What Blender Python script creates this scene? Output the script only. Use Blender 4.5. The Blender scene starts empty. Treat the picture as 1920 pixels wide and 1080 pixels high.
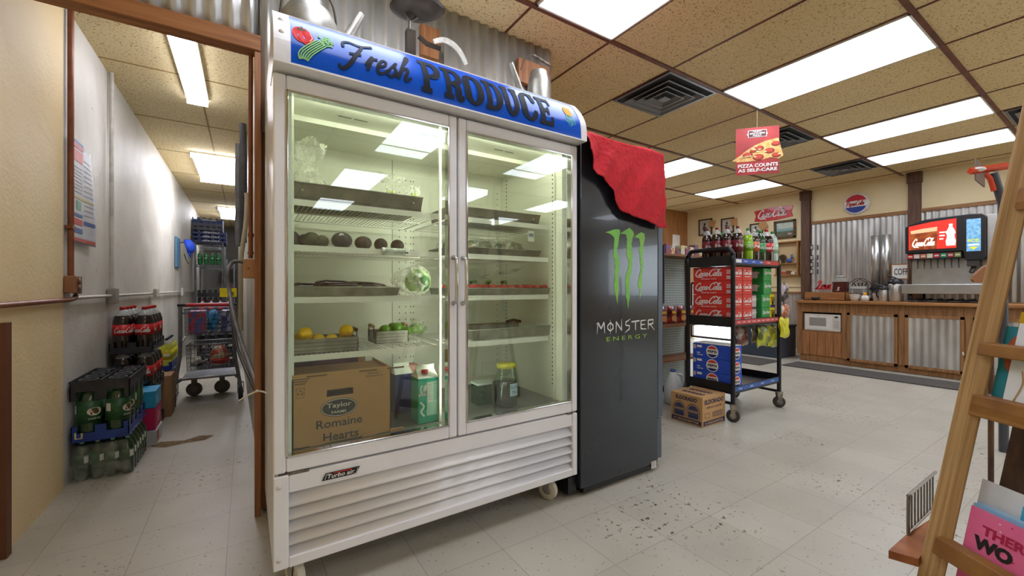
import bpy, bmesh, math, random
from math import sin, cos, pi, radians, sqrt, atan2
from mathutils import Vector, Matrix
random.seed(7)
sc = bpy.context.scene
COL = sc.collection
# ------------------------------------------------------------------ camera
H = 1.03; FPX = 772.0; YAW = radians(57.1); HOR = 541.5
cd = bpy.data.cameras.new('camera'); cam = bpy.data.objects.new('camera', cd); COL.objects.link(cam)
cam.location = (0, 0, H); cam.rotation_euler = (pi/2, 0, YAW - pi/2)
cd.sensor_width = 36; cd.lens = FPX/1920*36; cd.shift_y = (HOR-540)/1920; cd.clip_start = .02; cd.clip_end = 100
sc.camera = cam
# ------------------------------------------------------------------ world, exposure
w = bpy.data.worlds.new('world'); sc.world = w; w.use_nodes = True
bg = w.node_tree.nodes['Background']; bg.inputs[0].default_value = (.86, .93, 1, 1); bg.inputs[1].default_value = 4.0
sc.view_settings.view_transform = 'Standard'; sc.view_settings.look = 'None'
sc.view_settings.exposure = 0.6; sc.view_settings.gamma = 1; sc.view_settings.use_curve_mapping = False
LIGHT = 5.2        # emission of the ceiling panels
# ------------------------------------------------------------------ measuring
_cy, _sy = cos(YAW), sin(YAW)
def ray(u, v):
    a = (u-960)/FPX
    return Vector((_cy+a*_sy, _sy-a*_cy, (HOR-v)/FPX))
def at(u, v, X=None, Y=None, Z=None, T=None):
    """point of the room seen at a place of the photograph, on a known plane"""
    d = ray(u, v)
    if X is not None: t = X/d.x
    elif Y is not None: t = Y/d.y
    elif Z is not None: t = (Z-H)/d.z
    else: t = T
    return Vector((d.x*t, d.y*t, H+d.z*t))
# ------------------------------------------------------------------ materials
def lin(h):
    h = h.lstrip('#'); c = [int(h[i:i+2], 16)/255 for i in (0, 2, 4)]
    return tuple((x/12.92 if x <= .04045 else ((x+.055)/1.055)**2.4) for x in c)+(1,)
_M = {}
def M(name, col='#888888', rough=.5, metal=0, col2=None, scale=20, bump=0, bscale=None, coord='Object', stretch=(1, 1, 1),
      detail=3, lo=.35, hi=.65, emit=0, spec=.5, coat=0, alpha=1, trans=0, ecol=None, rot=None):
    if name in _M: return _M[name]
    m = bpy.data.materials.new(name); m.use_nodes = True; nt = m.node_tree; N = nt.nodes; L = nt.links
    b = N['Principled BSDF']; b.inputs['Base Color'].default_value = lin(col); b.inputs['Roughness'].default_value = rough
    b.inputs['Metallic'].default_value = metal; b.inputs['Specular IOR Level'].default_value = spec; b.inputs['Coat Weight'].default_value = coat
    b.inputs['Alpha'].default_value = alpha; b.inputs['Transmission Weight'].default_value = trans
    if emit: b.inputs['Emission Color'].default_value = lin(ecol or col); b.inputs['Emission Strength'].default_value = emit
    tc = N.new('ShaderNodeTexCoord'); mp = N.new('ShaderNodeMapping'); mp.inputs['Scale'].default_value = stretch
    if rot:
        m0 = N.new('ShaderNodeMapping'); m0.inputs['Rotation'].default_value = rot; L.new(tc.outputs[coord], m0.inputs[0]); L.new(m0.outputs[0], mp.inputs[0])
    else: L.new(tc.outputs[coord], mp.inputs[0])
    nz = N.new('ShaderNodeTexNoise'); nz.inputs['Scale'].default_value = scale; nz.inputs['Detail'].default_value = detail
    L.new(mp.outputs[0], nz.inputs['Vector'])
    if col2 is None:
        c = lin(col); c2 = tuple(min(1, x*.93) for x in c[:3])+(1,)
    else: c2 = lin(col2); c = lin(col)
    cr = N.new('ShaderNodeValToRGB'); cr.color_ramp.elements[0].position = lo; cr.color_ramp.elements[1].position = hi
    cr.color_ramp.elements[0].color = c; cr.color_ramp.elements[1].color = c2
    L.new(nz.outputs['Fac'], cr.inputs[0])
    if not trans: L.new(cr.outputs[0], b.inputs['Base Color'])
    if bump:
        n2 = N.new('ShaderNodeTexNoise'); n2.inputs['Scale'].default_value = bscale or scale; n2.inputs['Detail'].default_value = 4
        L.new(mp.outputs[0], n2.inputs['Vector'])
        bp = N.new('ShaderNodeBump'); bp.inputs['Strength'].default_value = bump; bp.inputs['Distance'].default_value = .01
        L.new(n2.outputs['Fac'], bp.inputs['Height']); L.new(bp.outputs[0], b.inputs['Normal'])
    _M[name] = m; return m
def glass_mat(name, tint='#eef5ee', rough=0.0, gain=1.0):
    if name in _M: return _M[name]
    m = bpy.data.materials.new(name); m.use_nodes = True; nt = m.node_tree; N = nt.nodes; L = nt.links
    N.remove(N['Principled BSDF']); out = N['Material Output']
    t = N.new('ShaderNodeBsdfTransparent'); t.inputs[0].default_value = lin(tint)
    g = N.new('ShaderNodeBsdfGlossy'); g.inputs['Roughness'].default_value = rough; g.inputs[0].default_value = (1, 1, 1, 1)
    f = N.new('ShaderNodeFresnel'); gm = N.new('ShaderNodeNewGeometry'); im = N.new('ShaderNodeMapRange')
    im.inputs['To Min'].default_value = 1.5; im.inputs['To Max'].default_value = 1/1.5
    L.new(gm.outputs['Backfacing'], im.inputs['Value']); L.new(im.outputs[0], f.inputs[0])
    mu = N.new('ShaderNodeMath'); mu.operation = 'MULTIPLY'; mu.inputs[1].default_value = gain; mu.use_clamp = True
    mx = N.new('ShaderNodeMixShader'); L.new(f.outputs[0], mu.inputs[0]); L.new(mu.outputs[0], mx.inputs[0])
    L.new(t.outputs[0], mx.inputs[1]); L.new(g.outputs[0], mx.inputs[2]); L.new(mx.outputs[0], out.inputs[0])
    _M[name] = m; return m
def plastic_film(name, tint, op, wrinkle=.6, scale=30, rough=.15):
    """thin clear film / bag: partly see-through, glossy, wrinkled"""
    if name in _M: return _M[name]
    m = bpy.data.materials.new(name); m.use_nodes = True; nt = m.node_tree; N = nt.nodes; L = nt.links
    b = N['Principled BSDF']; b.inputs['Base Color'].default_value = lin(tint); b.inputs['Roughness'].default_value = rough
    tc = N.new('ShaderNodeTexCoord'); nz = N.new('ShaderNodeTexNoise'); nz.inputs['Scale'].default_value = scale; nz.inputs['Detail'].default_value = 5
    nz.inputs['Distortion'].default_value = 1.5
    L.new(tc.outputs['Object'], nz.inputs['Vector'])
    cr = N.new('ShaderNodeValToRGB'); cr.color_ramp.elements[0].position = .4; cr.color_ramp.elements[1].position = .7
    cr.color_ramp.elements[0].color = (op*.5,)*3+(1,); cr.color_ramp.elements[1].color = (min(1, op*1.7),)*3+(1,)
    L.new(nz.outputs['Fac'], cr.inputs[0]); L.new(cr.outputs[0], b.inputs['Alpha'])
    bp = N.new('ShaderNodeBump'); bp.inputs['Strength'].default_value = wrinkle; bp.inputs['Distance'].default_value = .01
    L.new(nz.outputs['Fac'], bp.inputs['Height']); L.new(bp.outputs[0], b.inputs['Normal'])
    _M[name] = m; return m
def wood(name, c1, c2, axis=0, sc_=6, rough=.6, dark=None):
    """plank grain running along an axis"""
    if name in _M: return _M[name]
    st = [18, 18, 18]; st[axis] = 1.2
    m = M(name, c1, rough, 0, c2, scale=sc_/2, stretch=tuple(st), detail=6, lo=.3, hi=.7, bump=.25, bscale=sc_)
    return m
# ------------------------------------------------------------------ mesh builder
class MB:
    def __init__(s): s.v = []; s.f = []; s.m = []; s.s = []
    def add(s, vs, fs, mi=0, smooth=False):
        o = len(s.v); s.v += [Vector(p) for p in vs]
        for f in fs: s.f.append([i+o for i in f]); s.m.append(mi); s.s.append(smooth)
        return s
    def box(s, x0, x1, y0, y1, z0, z1, mi=0, mat=None):
        if x0 > x1: x0, x1 = x1, x0
        if y0 > y1: y0, y1 = y1, y0
        if z0 > z1: z0, z1 = z1, z0
        vs = [(x, y, z) for z in (z0, z1) for y in (y0, y1) for x in (x0, x1)]
        if mat: vs = [mat @ Vector(p) for p in vs]
        return s.add(vs, [(0, 2, 3, 1), (4, 5, 7, 6), (0, 1, 5, 4), (2, 6, 7, 3), (0, 4, 6, 2), (1, 3, 7, 5)], mi)
    def rbox(s, x0, x1, y0, y1, z0, z1, r, mi=0, n=4, axis='z', mat=None):
        """box with rounded vertical (or other axis) edges"""
        def P(a, b, c):
            p = Vector({'z': (a, b, c), 'x': (c, a, b), 'y': (a, c, b)}[axis]); return mat @ p if mat else p
        if axis == 'z': A, B, C_ = (x0, x1), (y0, y1), (z0, z1)
        elif axis == 'x': A, B, C_ = (y0, y1), (z0, z1), (x0, x1)
        else: A, B, C_ = (x0, x1), (z0, z1), (y0, y1)
        ring = []
        for cx, cy, a0 in ((A[1]-r, B[1]-r, 0), (A[0]+r, B[1]-r, pi/2), (A[0]+r, B[0]+r, pi), (A[1]-r, B[0]+r, 1.5*pi)):
            for k in range(n+1):
                a = a0+k*pi/2/n; ring.append((cx+r*cos(a), cy+r*sin(a)))
        k = len(ring); vs = [P(a, b, C_[0]) for a, b in ring]+[P(a, b, C_[1]) for a, b in ring]
        fs = [tuple(range(k-1, -1, -1)), tuple(range(k, 2*k))]+[(i, (i+1) % k, (i+1) % k+k, i+k) for i in range(k)]
        return s.add(vs, fs, mi)
    def prism(s, poly, fn, d0, d1, mi=0):
        """poly: 2-D outline; fn(a, b, depth) -> point"""
        k = len(poly)
        vs = [fn(a, b, d0) for a, b in poly]+[fn(a, b, d1) for a, b in poly]
        return s.add(vs, [tuple(range(k-1, -1, -1)), tuple(range(k, 2*k))]+[(i, (i+1) % k, (i+1) % k+k, i+k) for i in range(k)], mi)
    def lathe(s, prof, c=(0, 0, 0), n=20, mi=0, cap=True, axis='z', mat=None, a0=0, a1=2*pi):
        """prof: [(r, z)]; mi may be a list per band"""
        c = Vector(c); full = abs(a1-a0-2*pi) < 1e-6; nn = n if full else n+1; vs = []
        for r, z in prof:
            for k in range(nn):
                a = a0+(a1-a0)*k/n; p = Vector((r*cos(a), r*sin(a), z))
                if axis == 'x': p = Vector((z, p.x, p.y))
                if axis == 'y': p = Vector((p.y, z, p.x))
                vs.append(mat @ (c+p) if mat else c+p)
        for i in range(len(prof)-1):
            mm = mi[i] if isinstance(mi, (list, tuple)) else mi
            o = len(s.v) if i == 0 else o
            fs = [(i*nn+k, i*nn+(k+1) % nn, (i+1)*nn+(k+1) % nn, (i+1)*nn+k) for k in range(n)]
            if i == 0: s.v += vs
            for f in fs: s.f.append([j+o for j in f]); s.m.append(mm); s.s.append(True)
        if cap and full:
            for i, rv in ((0, True), (len(prof)-1, False)):
                if prof[i][0] > 1e-4:
                    f = [o+i*nn+k for k in range(nn)]; s.f.append(f[::-1] if rv else f)
                    s.m.append(mi[0 if rv else -1] if isinstance(mi, (list, tuple)) else mi); s.s.append(False)
        return s
    def tube(s, pts, r, mi=0, n=8, closed=False, r2=None):
        pts = [Vector(p) for p in pts]; k = len(pts); rings = []; up = None
        for i, p in enumerate(pts):
            a = pts[(i-1) % k] if (i or closed) else p; b = pts[(i+1) % k] if (i < k-1 or closed) else p
            d = (b-a).normalized() if (b-a).length > 1e-9 else Vector((0, 0, 1))
            if up is None:
                up = Vector((0, 0, 1)) if abs(d.z) < .9 else Vector((1, 0, 0))
            side = d.cross(up)
            if side.length < 1e-4: side = d.cross(Vector((1, .3, 0)))
            side.normalize(); up = side.cross(d).normalized()
            rr = r if r2 is None else r+(r2-r)*i/(k-1)
            rings.append([p+side*rr*cos(2*pi*j/n)+up*rr*sin(2*pi*j/n) for j in range(n)])
        vs = [q for g in rings for q in g]; fs = []
        for i in range(k if closed else k-1):
            for j in range(n): fs.append((i*n+j, i*n+(j+1) % n, ((i+1) % k)*n+(j+1) % n, ((i+1) % k)*n+j))
        s.add(vs, fs, mi, True)
        if not closed:
            s.add(rings[0], [tuple(range(n))], mi); s.add(rings[-1], [tuple(range(n-1, -1, -1))], mi)
        return s
    def ball(s, c, r, mi=0, n=14, m=9, sx=1, sy=1, sz=1, jit=0, rot=None):
        c = Vector(c); vs = []; rd = random.Random(int((c.x*7+c.y*13+c.z*17)*1000))
        for i in range(m+1):
            th = pi*i/m
            for j in range(n):
                a = 2*pi*j/n; q = 1+jit*(rd.random()-.5) if 0 < i < m else 1
                p = Vector((r*sx*sin(th)*cos(a)*q, r*sy*sin(th)*sin(a)*q, r*sz*cos(th)*q))
                if rot: p = rot @ p
                vs.append(c+p)
        return s.add(vs, [(i*n+j, (i+1)*n+j, (i+1)*n+(j+1) % n, i*n+(j+1) % n) for i in range(m) for j in range(n)], mi, True)
    def grid(s, fn, nu, nv, mi=0, smooth=True):
        vs = [fn(i/nu, j/nv) for j in range(nv+1) for i in range(nu+1)]
        return s.add(vs, [(j*(nu+1)+i, j*(nu+1)+i+1, (j+1)*(nu+1)+i+1, (j+1)*(nu+1)+i) for j in range(nv) for i in range(nu)], mi, smooth)
    def move(s, d):
        d = Vector(d); s.v = [p+d for p in s.v]; return s
    def xf(s, m): s.v = [m @ p for p in s.v]; return s
def root_of(o):
    while o.parent: o = o.parent
    return o
def build(name, mb, mats, parent=None, world=True, bevel=0, solid=0, sub=0, label=None, cat=None, group=None, kind=None, seg=2):
    me = bpy.data.meshes.new(name); vs = mb.v
    off = Vector((0, 0, 0))
    if parent is not None:
        if world: off = root_of(parent).location.copy()
    elif world:
        xs = [p.x for p in vs]; ys = [p.y for p in vs]
        off = Vector(((min(xs)+max(xs))/2, (min(ys)+max(ys))/2, min(p.z for p in vs)))
    me.from_pydata([tuple(p-off) for p in vs], [], mb.f)
    if not isinstance(mats, (list, tuple)): mats = [mats]
    for m in mats: me.materials.append(m)
    me.polygons.foreach_set('material_index', [min(i, len(mats)-1) for i in mb.m])
    me.polygons.foreach_set('use_smooth', mb.s); me.update()
    o = bpy.data.objects.new(name, me); COL.objects.link(o)
    if parent is not None: o.parent = parent
    else: o.location = off
    if bevel:
        b = o.modifiers.new('bevel', 'BEVEL'); b.width = bevel; b.segments = seg; b.limit_method = 'ANGLE'; b.angle_limit = radians(50)
    if solid:
        b = o.modifiers.new('solid', 'SOLIDIFY'); b.thickness = solid; b.offset = 0
    if sub:
        b = o.modifiers.new('sub', 'SUBSURF'); b.levels = sub; b.render_levels = sub
    if label: o['label'] = label
    if cat: o['category'] = cat
    if group: o['group'] = group
    if kind: o['kind'] = kind
    return o
def struct(name, mb, mats, **k): return build(name, mb, mats, kind='structure', **k)
def thing(name, label, cat, loc=(0, 0, 0), group=None, rz=0):
    o = bpy.data.objects.new(name, None); COL.objects.link(o); o.location = loc; o.rotation_euler = (0, 0, rz); o.empty_display_size = .05
    o['label'] = label; o['category'] = cat
    if group: o['group'] = group
    return o
def dup(root, loc, rz=0, label=None, group=None):
    r = root.copy(); COL.objects.link(r); r.location = loc; r.rotation_euler = (0, 0, rz)
    if label: r['label'] = label
    if group: r['group'] = group
    elif 'group' in r.keys() and label: pass
    for ch in list(root.children):
        c = ch.copy(); COL.objects.link(c); c.parent = r
        for g in list(ch.children):
            d = g.copy(); COL.objects.link(d); d.parent = c
    return r
# ------------------------------------------------------------------ lettering and drawn marks
_T = {}
def text_geo(s, bold=0, shear=0, spacing=1):
    k = (s, bold, shear, spacing)
    if k in _T: return _T[k]
    cu = bpy.data.curves.new('t', 'FONT'); cu.body = s; cu.offset = bold; cu.shear = shear; cu.space_character = spacing; cu.resolution_u = 3
    ob = bpy.data.objects.new('t', cu); COL.objects.link(ob); dg = bpy.context.evaluated_depsgraph_get(); dg.update()
    me = bpy.data.meshes.new_from_object(ob.evaluated_get(dg))
    vs = [(v.co.x, v.co.y) for v in me.vertices]; fs = [tuple(p.vertices) for p in me.polygons]
    bpy.data.objects.remove(ob); bpy.data.meshes.remove(me); bpy.data.curves.remove(cu)
    x0 = min(p[0] for p in vs); x1 = max(p[0] for p in vs); y0 = min(p[1] for p in vs); y1 = max(p[1] for p in vs)
    vs = [((p[0]-x0)/(x1-x0), (p[1]-y0)/(y1-y0)) for p in vs]
    _T[k] = (vs, fs, (x1-x0)/(y1-y0)); return _T[k]
def frame(o, u, v):
    """flat drawing frame: (a, b) in metres -> point; lifted d metres off the surface"""
    o = Vector(o); u = Vector(u).normalized(); v = Vector(v).normalized(); n = u.cross(v)
    return lambda a, b, d=0: o+u*a+v*b+n*d
def cyl(c, r, a_mid=0.0, sgn=1):
    """drawing frame wrapped round an upright cylinder"""
    c = Vector(c)
    def f(a, b, d=0):
        th = a_mid+sgn*a/r
        return Vector((c.x+(r+d)*cos(th), c.y+(r+d)*sin(th), c.z+b))
    return f
def put_text(mb, fr, s, x, y, w=None, h=None, mi=0, bold=.01, shear=0, d=.0012, spacing=1):
    vs, fs, ar = text_geo(s, bold, shear, spacing)
    if w is None: w = h*ar
    if h is None: h = w/ar
    mb.add([fr(x+a*w, y+b*h, d) for a, b in vs], fs, mi)
def put_poly(mb, fr, pts, mi=0, d=.001):
    mb.add([fr(a, b, d) for a, b in pts], [tuple(range(len(pts)))], mi)
def put_rect(mb, fr, x0, x1, y0, y1, mi=0, d=.001, n=1):
    for k in range(n):
        a = x0+(x1-x0)*k/n; b = x0+(x1-x0)*(k+1)/n
        mb.add([fr(a, y0, d), fr(b, y0, d), fr(b, y1, d), fr(a, y1, d)], [(0, 1, 2, 3)], mi)
def put_disc(mb, fr, cx, cy, rx, ry, mi=0, d=.001, n=24, a0=0, a1=2*pi):
    put_poly(mb, fr, [(cx+rx*cos(a0+(a1-a0)*k/n), cy+ry*sin(a0+(a1-a0)*k/n)) for k in range(n if abs(a1-a0-2*pi) < 1e-6 else n+1)], mi, d)
def spline(pts, n=5):
    out = []; k = len(pts)
    for i in range(k-1):
        p0 = pts[max(i-1, 0)]; p1 = pts[i]; p2 = pts[i+1]; p3 = pts[min(i+2, k-1)]
        for j in range(n):
            t = j/n
            out.append(tuple(.5*((2*p1[q])+(-p0[q]+p2[q])*t+(2*p0[q]-5*p1[q]+4*p2[q]-p3[q])*t*t+(-p0[q]+3*p1[q]-3*p2[q]+p3[q])*t**3) for q in range(len(p1))))
    out.append(tuple(pts[-1])); return out
def put_stroke(mb, fr, pts, wd, mi=0, d=.0012, smooth=4, taper=0):
    """brush stroke along (x, y[, widthfactor]) points"""
    pts = [tuple(p)+((1,) if len(p) < 3 else ()) for p in pts]
    if smooth: pts = spline(pts, smooth)
    vs = []; k = len(pts)
    for i, (x, y, q) in enumerate(pts):
        a = pts[max(i-1, 0)]; b = pts[min(i+1, k-1)]; dx = b[0]-a[0]; dy = b[1]-a[1]; l = sqrt(dx*dx+dy*dy) or 1
        ww = wd*q/2*(1-taper*abs(2*i/(k-1)-1)**2)
        vs += [fr(x-dy/l*ww, y+dx/l*ww, d), fr(x+dy/l*ww, y-dx/l*ww, d)]
    mb.add(vs, [(2*i, 2*i+1, 2*i+3, 2*i+2) for i in range(k-1)], mi)
G = {  # handwriting glyphs: (advance, [strokes])
 'C': (1.25, [[(1.2, 1.5), (1.15, 1.9), (.8, 2.05), (.35, 1.6), (.05, .85, 1.5), (.15, .2, 1.5), (.55, -.02), (1.0, .2), (1.3, .6)]]),
 'o': (.85, [[(.55, 1.0), (.2, .8, 1.4), (.08, .35, 1.4), (.35, 0), (.7, .3, 1.3), (.72, .8, 1.3), (.5, 1.0), (.6, .8), (.95, .78)]]),
 'c': (.72, [[(.66, .75), (.5, 1.0), (.2, .75, 1.4), (.08, .3, 1.4), (.35, 0), (.8, .4)]]),
 'a': (.95, [[(.72, .8), (.45, 1.0), (.15, .7, 1.4), (.08, .25, 1.4), (.3, 0), (.6, .35), (.75, 1.0, 1.3), (.68, .3, 1.4), (.8, 0), (1.05, .3)]]),
 'l': (.6, [[(.05, .3), (.5, 1.3), (.55, 1.95), (.35, 1.95), (.2, 1.2, 1.4), (.15, .3, 1.4), (.35, 0), (.65, .35)]]),
 '-': (.45, [[(.05, .55, 1.6), (.38, .62, 1.6)]]),
 'r': (.7, [[(.0, .3), (.3, 1.05), (.35, .8), (.2, .0, 1.4)], [(.25, .5), (.45, .9), (.7, .95, 1.3)]]),
 'e': (.72, [[(.05, .4), (.5, .65), (.55, .95), (.3, 1.0), (.1, .5, 1.4), (.2, .05, 1.3), (.5, .05), (.8, .4)]]),
 's': (.7, [[(.0, .2), (.5, 1.15), (.45, .8), (.6, .35, 1.4), (.35, .0, 1.2), (.05, .15)], [(.5, .1), (.75, .4)]]),
 'h': (.95, [[(.2, .9), (.6, 1.9), (.45, 2.1), (.3, 1.2, 1.4), (.1, .0, 1.4)], [(.15, .4), (.5, .95), (.68, .75, 1.3), (.58, .15, 1.4), (.75, .0), (1.0, .3)]]),
 'F': (1.5, [[(.0, 1.25, 1.2), (-.1, 1.6), (.25, 1.85), (1.0, 1.75), (1.75, 2.05, 1.2)], [(1.15, 1.8), (.85, .9, 1.5), (.55, .0, 1.6), (.2, -.35, 1.3), (-.05, -.1)], [(.4, .85), (1.15, .95)]]),
 'P': (1.2, [[(.45, 1.9), (.25, .9, 1.5), (.1, -.1, 1.6)], [(-.15, 1.2), (.1, 1.9), (.8, 2.05), (1.15, 1.6, 1.3), (.85, 1.05), (.35, .95)]]),
 'p': (.85, [[(.2, 1.0), (.1, .0, 1.4), (.0, -.7, 1.4)], [(.15, .6), (.5, 1.0), (.75, .6, 1.3), (.5, .0), (.2, .15)]]),
 'i': (.45, [[(.1, .4), (.3, 1.0), (.22, .2, 1.4), (.35, .0), (.5, .3)], [(.35, 1.3, 1.6), (.42, 1.45, 1.6)]]),
 'L': (1.2, [[(.1, 1.5), (.5, 2.0), (.8, 1.7), (.4, .6, 1.4), (.1, .05), (-.1, .2), (.3, .25), (.8, .0, 1.3), (1.3, .35)]]),
 'v': (.75, [[(.0, .8), (.15, 1.0), (.3, .05, 1.3), (.65, .7), (.6, 1.0), (.85, .85)]]),
 'S': (1.0, [[(1.05, 1.7), (.8, 2.0), (.4, 1.7, 1.3), (.55, 1.1, 1.4), (.75, .5, 1.4), (.4, .0), (.0, .3)]]),
 't': (.5, [[(.35, 1.6), (.15, .3, 1.4), (.3, .0), (.5, .3)], [(.0, 1.1), (.55, 1.15)]]),
 'D': (1.3, [[(.4, 1.9), (.2, .9, 1.5), (.1, .0, 1.5)], [(.0, 1.6), (.5, 2.05), (1.1, 1.6, 1.3), (1.1, .7, 1.3), (.6, .05), (.1, .05)]]),
}
def put_script(mb, fr, s, x, y, w, h, wd=.16, mi=0, d=.0013, slant=.28, swash=False, smooth=4):
    """handwritten word fitted to a box w x h (h = capital height)"""
    tot = sum(G[c][0] for c in s)+slant*2; k = w/tot; q = h/2.0; px = 0
    def tr(p):
        return (x+(px+p[0]+slant*p[1])*k, y+p[1]*q)+((p[2],) if len(p) > 2 else ())
    for c in s:
        for st in G[c][1]: put_stroke(mb, fr, [tr(p) for p in st], wd*(k+q)/2, mi, d, smooth)
        if swash and c == 'C' and px < 1: put_stroke(mb, fr, [tr(p) for p in [(.5, .0, .8), (.9, -.35), (1.7, -.25, 1.4), (2.6, -.5, .5)]], wd*(k+q)/2, mi, d, smooth)
        if swash and c == 'C' and px > 1: put_stroke(mb, fr, [tr(p) for p in [(.9, 2.05, .7), (1.6, 2.2, 1.2), (2.4, 1.75, 1.4), (3.1, 2.1, .5)]], wd*(k+q)/2, mi, d, smooth)
        px += G[c][0]
# ================================================================== SETTING
XW = -.785; XF = 7.85; YB = 2.22; YN = 5.3; YS = -7.0; ZC = H+1.62; ZC2 = H+1.475; YE = 12.0
PX, PY = .628, 1.16; GX0, GY0 = 3.26, 1.905
# floor: vinyl tiles with speckle, scuffs and dirt
def floor_mat():
    m = bpy.data.materials.new('vinyl tile floor'); m.use_nodes = True; nt = m.node_tree; N = nt.nodes; L = nt.links; b = N['Principled BSDF']
    tc = N.new('ShaderNodeTexCoord'); mp = N.new('ShaderNodeMapping'); mp.inputs['Location'].default_value = (-.854, -1.385, 0)
    L.new(tc.outputs['Object'], mp.inputs[0])
    br = N.new('ShaderNodeTexBrick'); br.offset = 0; br.inputs['Scale'].default_value = 1; br.inputs['Brick Width'].default_value = .305; br.inputs['Row Height'].default_value = .305
    br.inputs['Mortar Size'].default_value = .0016; br.inputs['Mortar Smooth'].default_value = .3; br.inputs['Bias'].default_value = 0
    br.inputs['Color1'].default_value = lin('#bdb8ab'); br.inputs['Color2'].default_value = lin('#b6b1a3'); br.inputs['Mortar'].default_value = lin('#8d8a80')
    L.new(mp.outputs[0], br.inputs['Vector'])
    def noise(s, lo, hi, c0, c1, det=3, st=None):
        n = N.new('ShaderNodeTexNoise'); n.inputs['Scale'].default_value = s; n.inputs['Detail'].default_value = det
        if st:
            q = N.new('ShaderNodeMapping'); q.inputs['Scale'].default_value = st; L.new(tc.outputs['Object'], q.inputs[0]); L.new(q.outputs[0], n.inputs['Vector'])
        else: L.new(tc.outputs['Object'], n.inputs['Vector'])
        r = N.new('ShaderNodeValToRGB'); r.color_ramp.elements[0].position = lo; r.color_ramp.elements[1].position = hi
        r.color_ramp.elements[0].color = (c0,)*3+(1,); r.color_ramp.elements[1].color = (c1,)*3+(1,); L.new(n.outputs['Fac'], r.inputs[0]); return r.outputs[0]
    def mix(a, c, fac, mode='MIX'):
        x = N.new('ShaderNodeMix'); x.data_type = 'RGBA'; x.blend_type = mode
        L.new(a, x.inputs[6])
        if isinstance(c, tuple): x.inputs[7].default_value = c
        else: L.new(c, x.inputs[7])
        if isinstance(fac, float): x.inputs[0].default_value = fac
        else: L.new(fac, x.inputs[0])
        return x.outputs[2]
    c = mix(br.outputs['Color'], lin('#a19c90'), noise(3, .35, .75, 0, .55, 5))
    spk = noise(95, .72, .745, 0, 1, 1)
    c = mix(c, lin('#3a342c'), spk)
    # loose dirt along the corridor and under the cooler
    gr = noise(38, .62, .68, 0, 1, 2); ms = noise(1.3, .5, .6, 0, 1, 2)
    mu = N.new('ShaderNodeMath'); mu.operation = 'MULTIPLY'; L.new(gr, mu.inputs[0]); L.new(ms, mu.inputs[1])
    c = mix(c, lin('#574a38'), mu.outputs[0])
    L.new(c, b.inputs['Base Color']); b.inputs['Roughness'].default_value = .38; b.inputs['Specular IOR Level'].default_value = .4
    n = N.new('ShaderNodeTexNoise'); n.inputs['Scale'].default_value = 5; L.new(tc.outputs['Object'], n.inputs['Vector'])
    bp = N.new('ShaderNodeBump'); bp.inputs['Strength'].default_value = .06; L.new(n.outputs['Fac'], bp.inputs['Height']); L.new(bp.outputs[0], b.inputs['Normal'])
    return m
o = MB().box(XW-.2, XF+.2, YS, YE, -.1, 0)
fl = struct('floor', o, floor_mat(), world=False)
# ceiling tiles: pitted fissured acoustic board
def tile_mat(name, c1, c2, pit):
    m = bpy.data.materials.new(name); m.use_nodes = True; nt = m.node_tree; N = nt.nodes; L = nt.links; b = N['Principled BSDF']
    tc = N.new('ShaderNodeTexCoord'); n = N.new('ShaderNodeTexNoise'); n.inputs['Scale'].default_value = 85; n.inputs['Detail'].default_value = 2; n.inputs['Distortion'].default_value = .6
    L.new(tc.outputs['Object'], n.inputs['Vector'])
    r = N.new('ShaderNodeValToRGB'); r.color_ramp.elements[0].position = .34; r.color_ramp.elements[0].color = lin(pit); r.color_ramp.elements[1].position = .42; r.color_ramp.elements[1].color = (1, 1, 1, 1)
    L.new(n.outputs['Fac'], r.inputs[0])
    n2 = N.new('ShaderNodeTexNoise'); n2.inputs['Scale'].default_value = .9; L.new(tc.outputs['Object'], n2.inputs['Vector'])
    r2 = N.new('ShaderNodeValToRGB'); r2.color_ramp.elements[0].position = .35; r2.color_ramp.elements[0].color = lin(c1); r2.color_ramp.elements[1].position = .65; r2.color_ramp.elements[1].color = lin(c2)
    L.new(n2.outputs['Fac'], r2.inputs[0])
    x = N.new('ShaderNodeMix'); x.data_type = 'RGBA'; x.blend_type = 'MULTIPLY'; x.inputs[0].default_value = .8
    L.new(r2.outputs[0], x.inputs[6]); L.new(r.outputs[0], x.inputs[7]); L.new(x.outputs[2], b.inputs['Base Color']); b.inputs['Roughness'].default_value = .9
    bp = N.new('ShaderNodeBump'); bp.inputs['Strength'].default_value = .25; bp.inputs['Distance'].default_value = .004; L.new(r.outputs[0], bp.inputs['Height']); L.new(bp.outputs[0], b.inputs['Normal'])
    return m
TILE = tile_mat('acoustic tile', '#ecd7a6', '#e4cc98', '#9c8455'); BAR = M('brown ceiling bar', '#7a4a36', .5, 0, '#5d3628', 8)
SLIM = M('pale tile edge', '#b39a70', .7)
o = MB().box(XW-.2, XF+.2, YS, YB+.12, ZC, ZC+.05).box(.3, XF+.2, YB+.12, YN+.1, ZC, ZC+.05)
i0 = -7
for i in range(i0, 8):
    x = GX0+i*PX
    if not XW < x < XF: continue
    y1 = YB if x < 1.76 else YN
    br_ = i in (-2, 1, 4)
    o.box(x-.007, x+.007, YS, y1, ZC-.005, ZC, 1)
for j in range(-8, 4):
    y = GY0+j*PY
    o.box(XW if y < YB else 1.76, XF, y-.015, y+.015, ZC-.011, ZC, 1)
struct('ceiling', o, [TILE, BAR], world=False)
TILE2 = tile_mat('corridor tile', '#eeddb0', '#e2cd9c', '#9c8455')
o = MB().box(XW-.1, .25, YB+.12, YE, ZC2, ZC2+.05)
for k in range(9): o.box(XW, .2, 3.62+k*1.02-.006, 3.62+k*1.02+.006, ZC2-.003, ZC2, 1)
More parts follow.
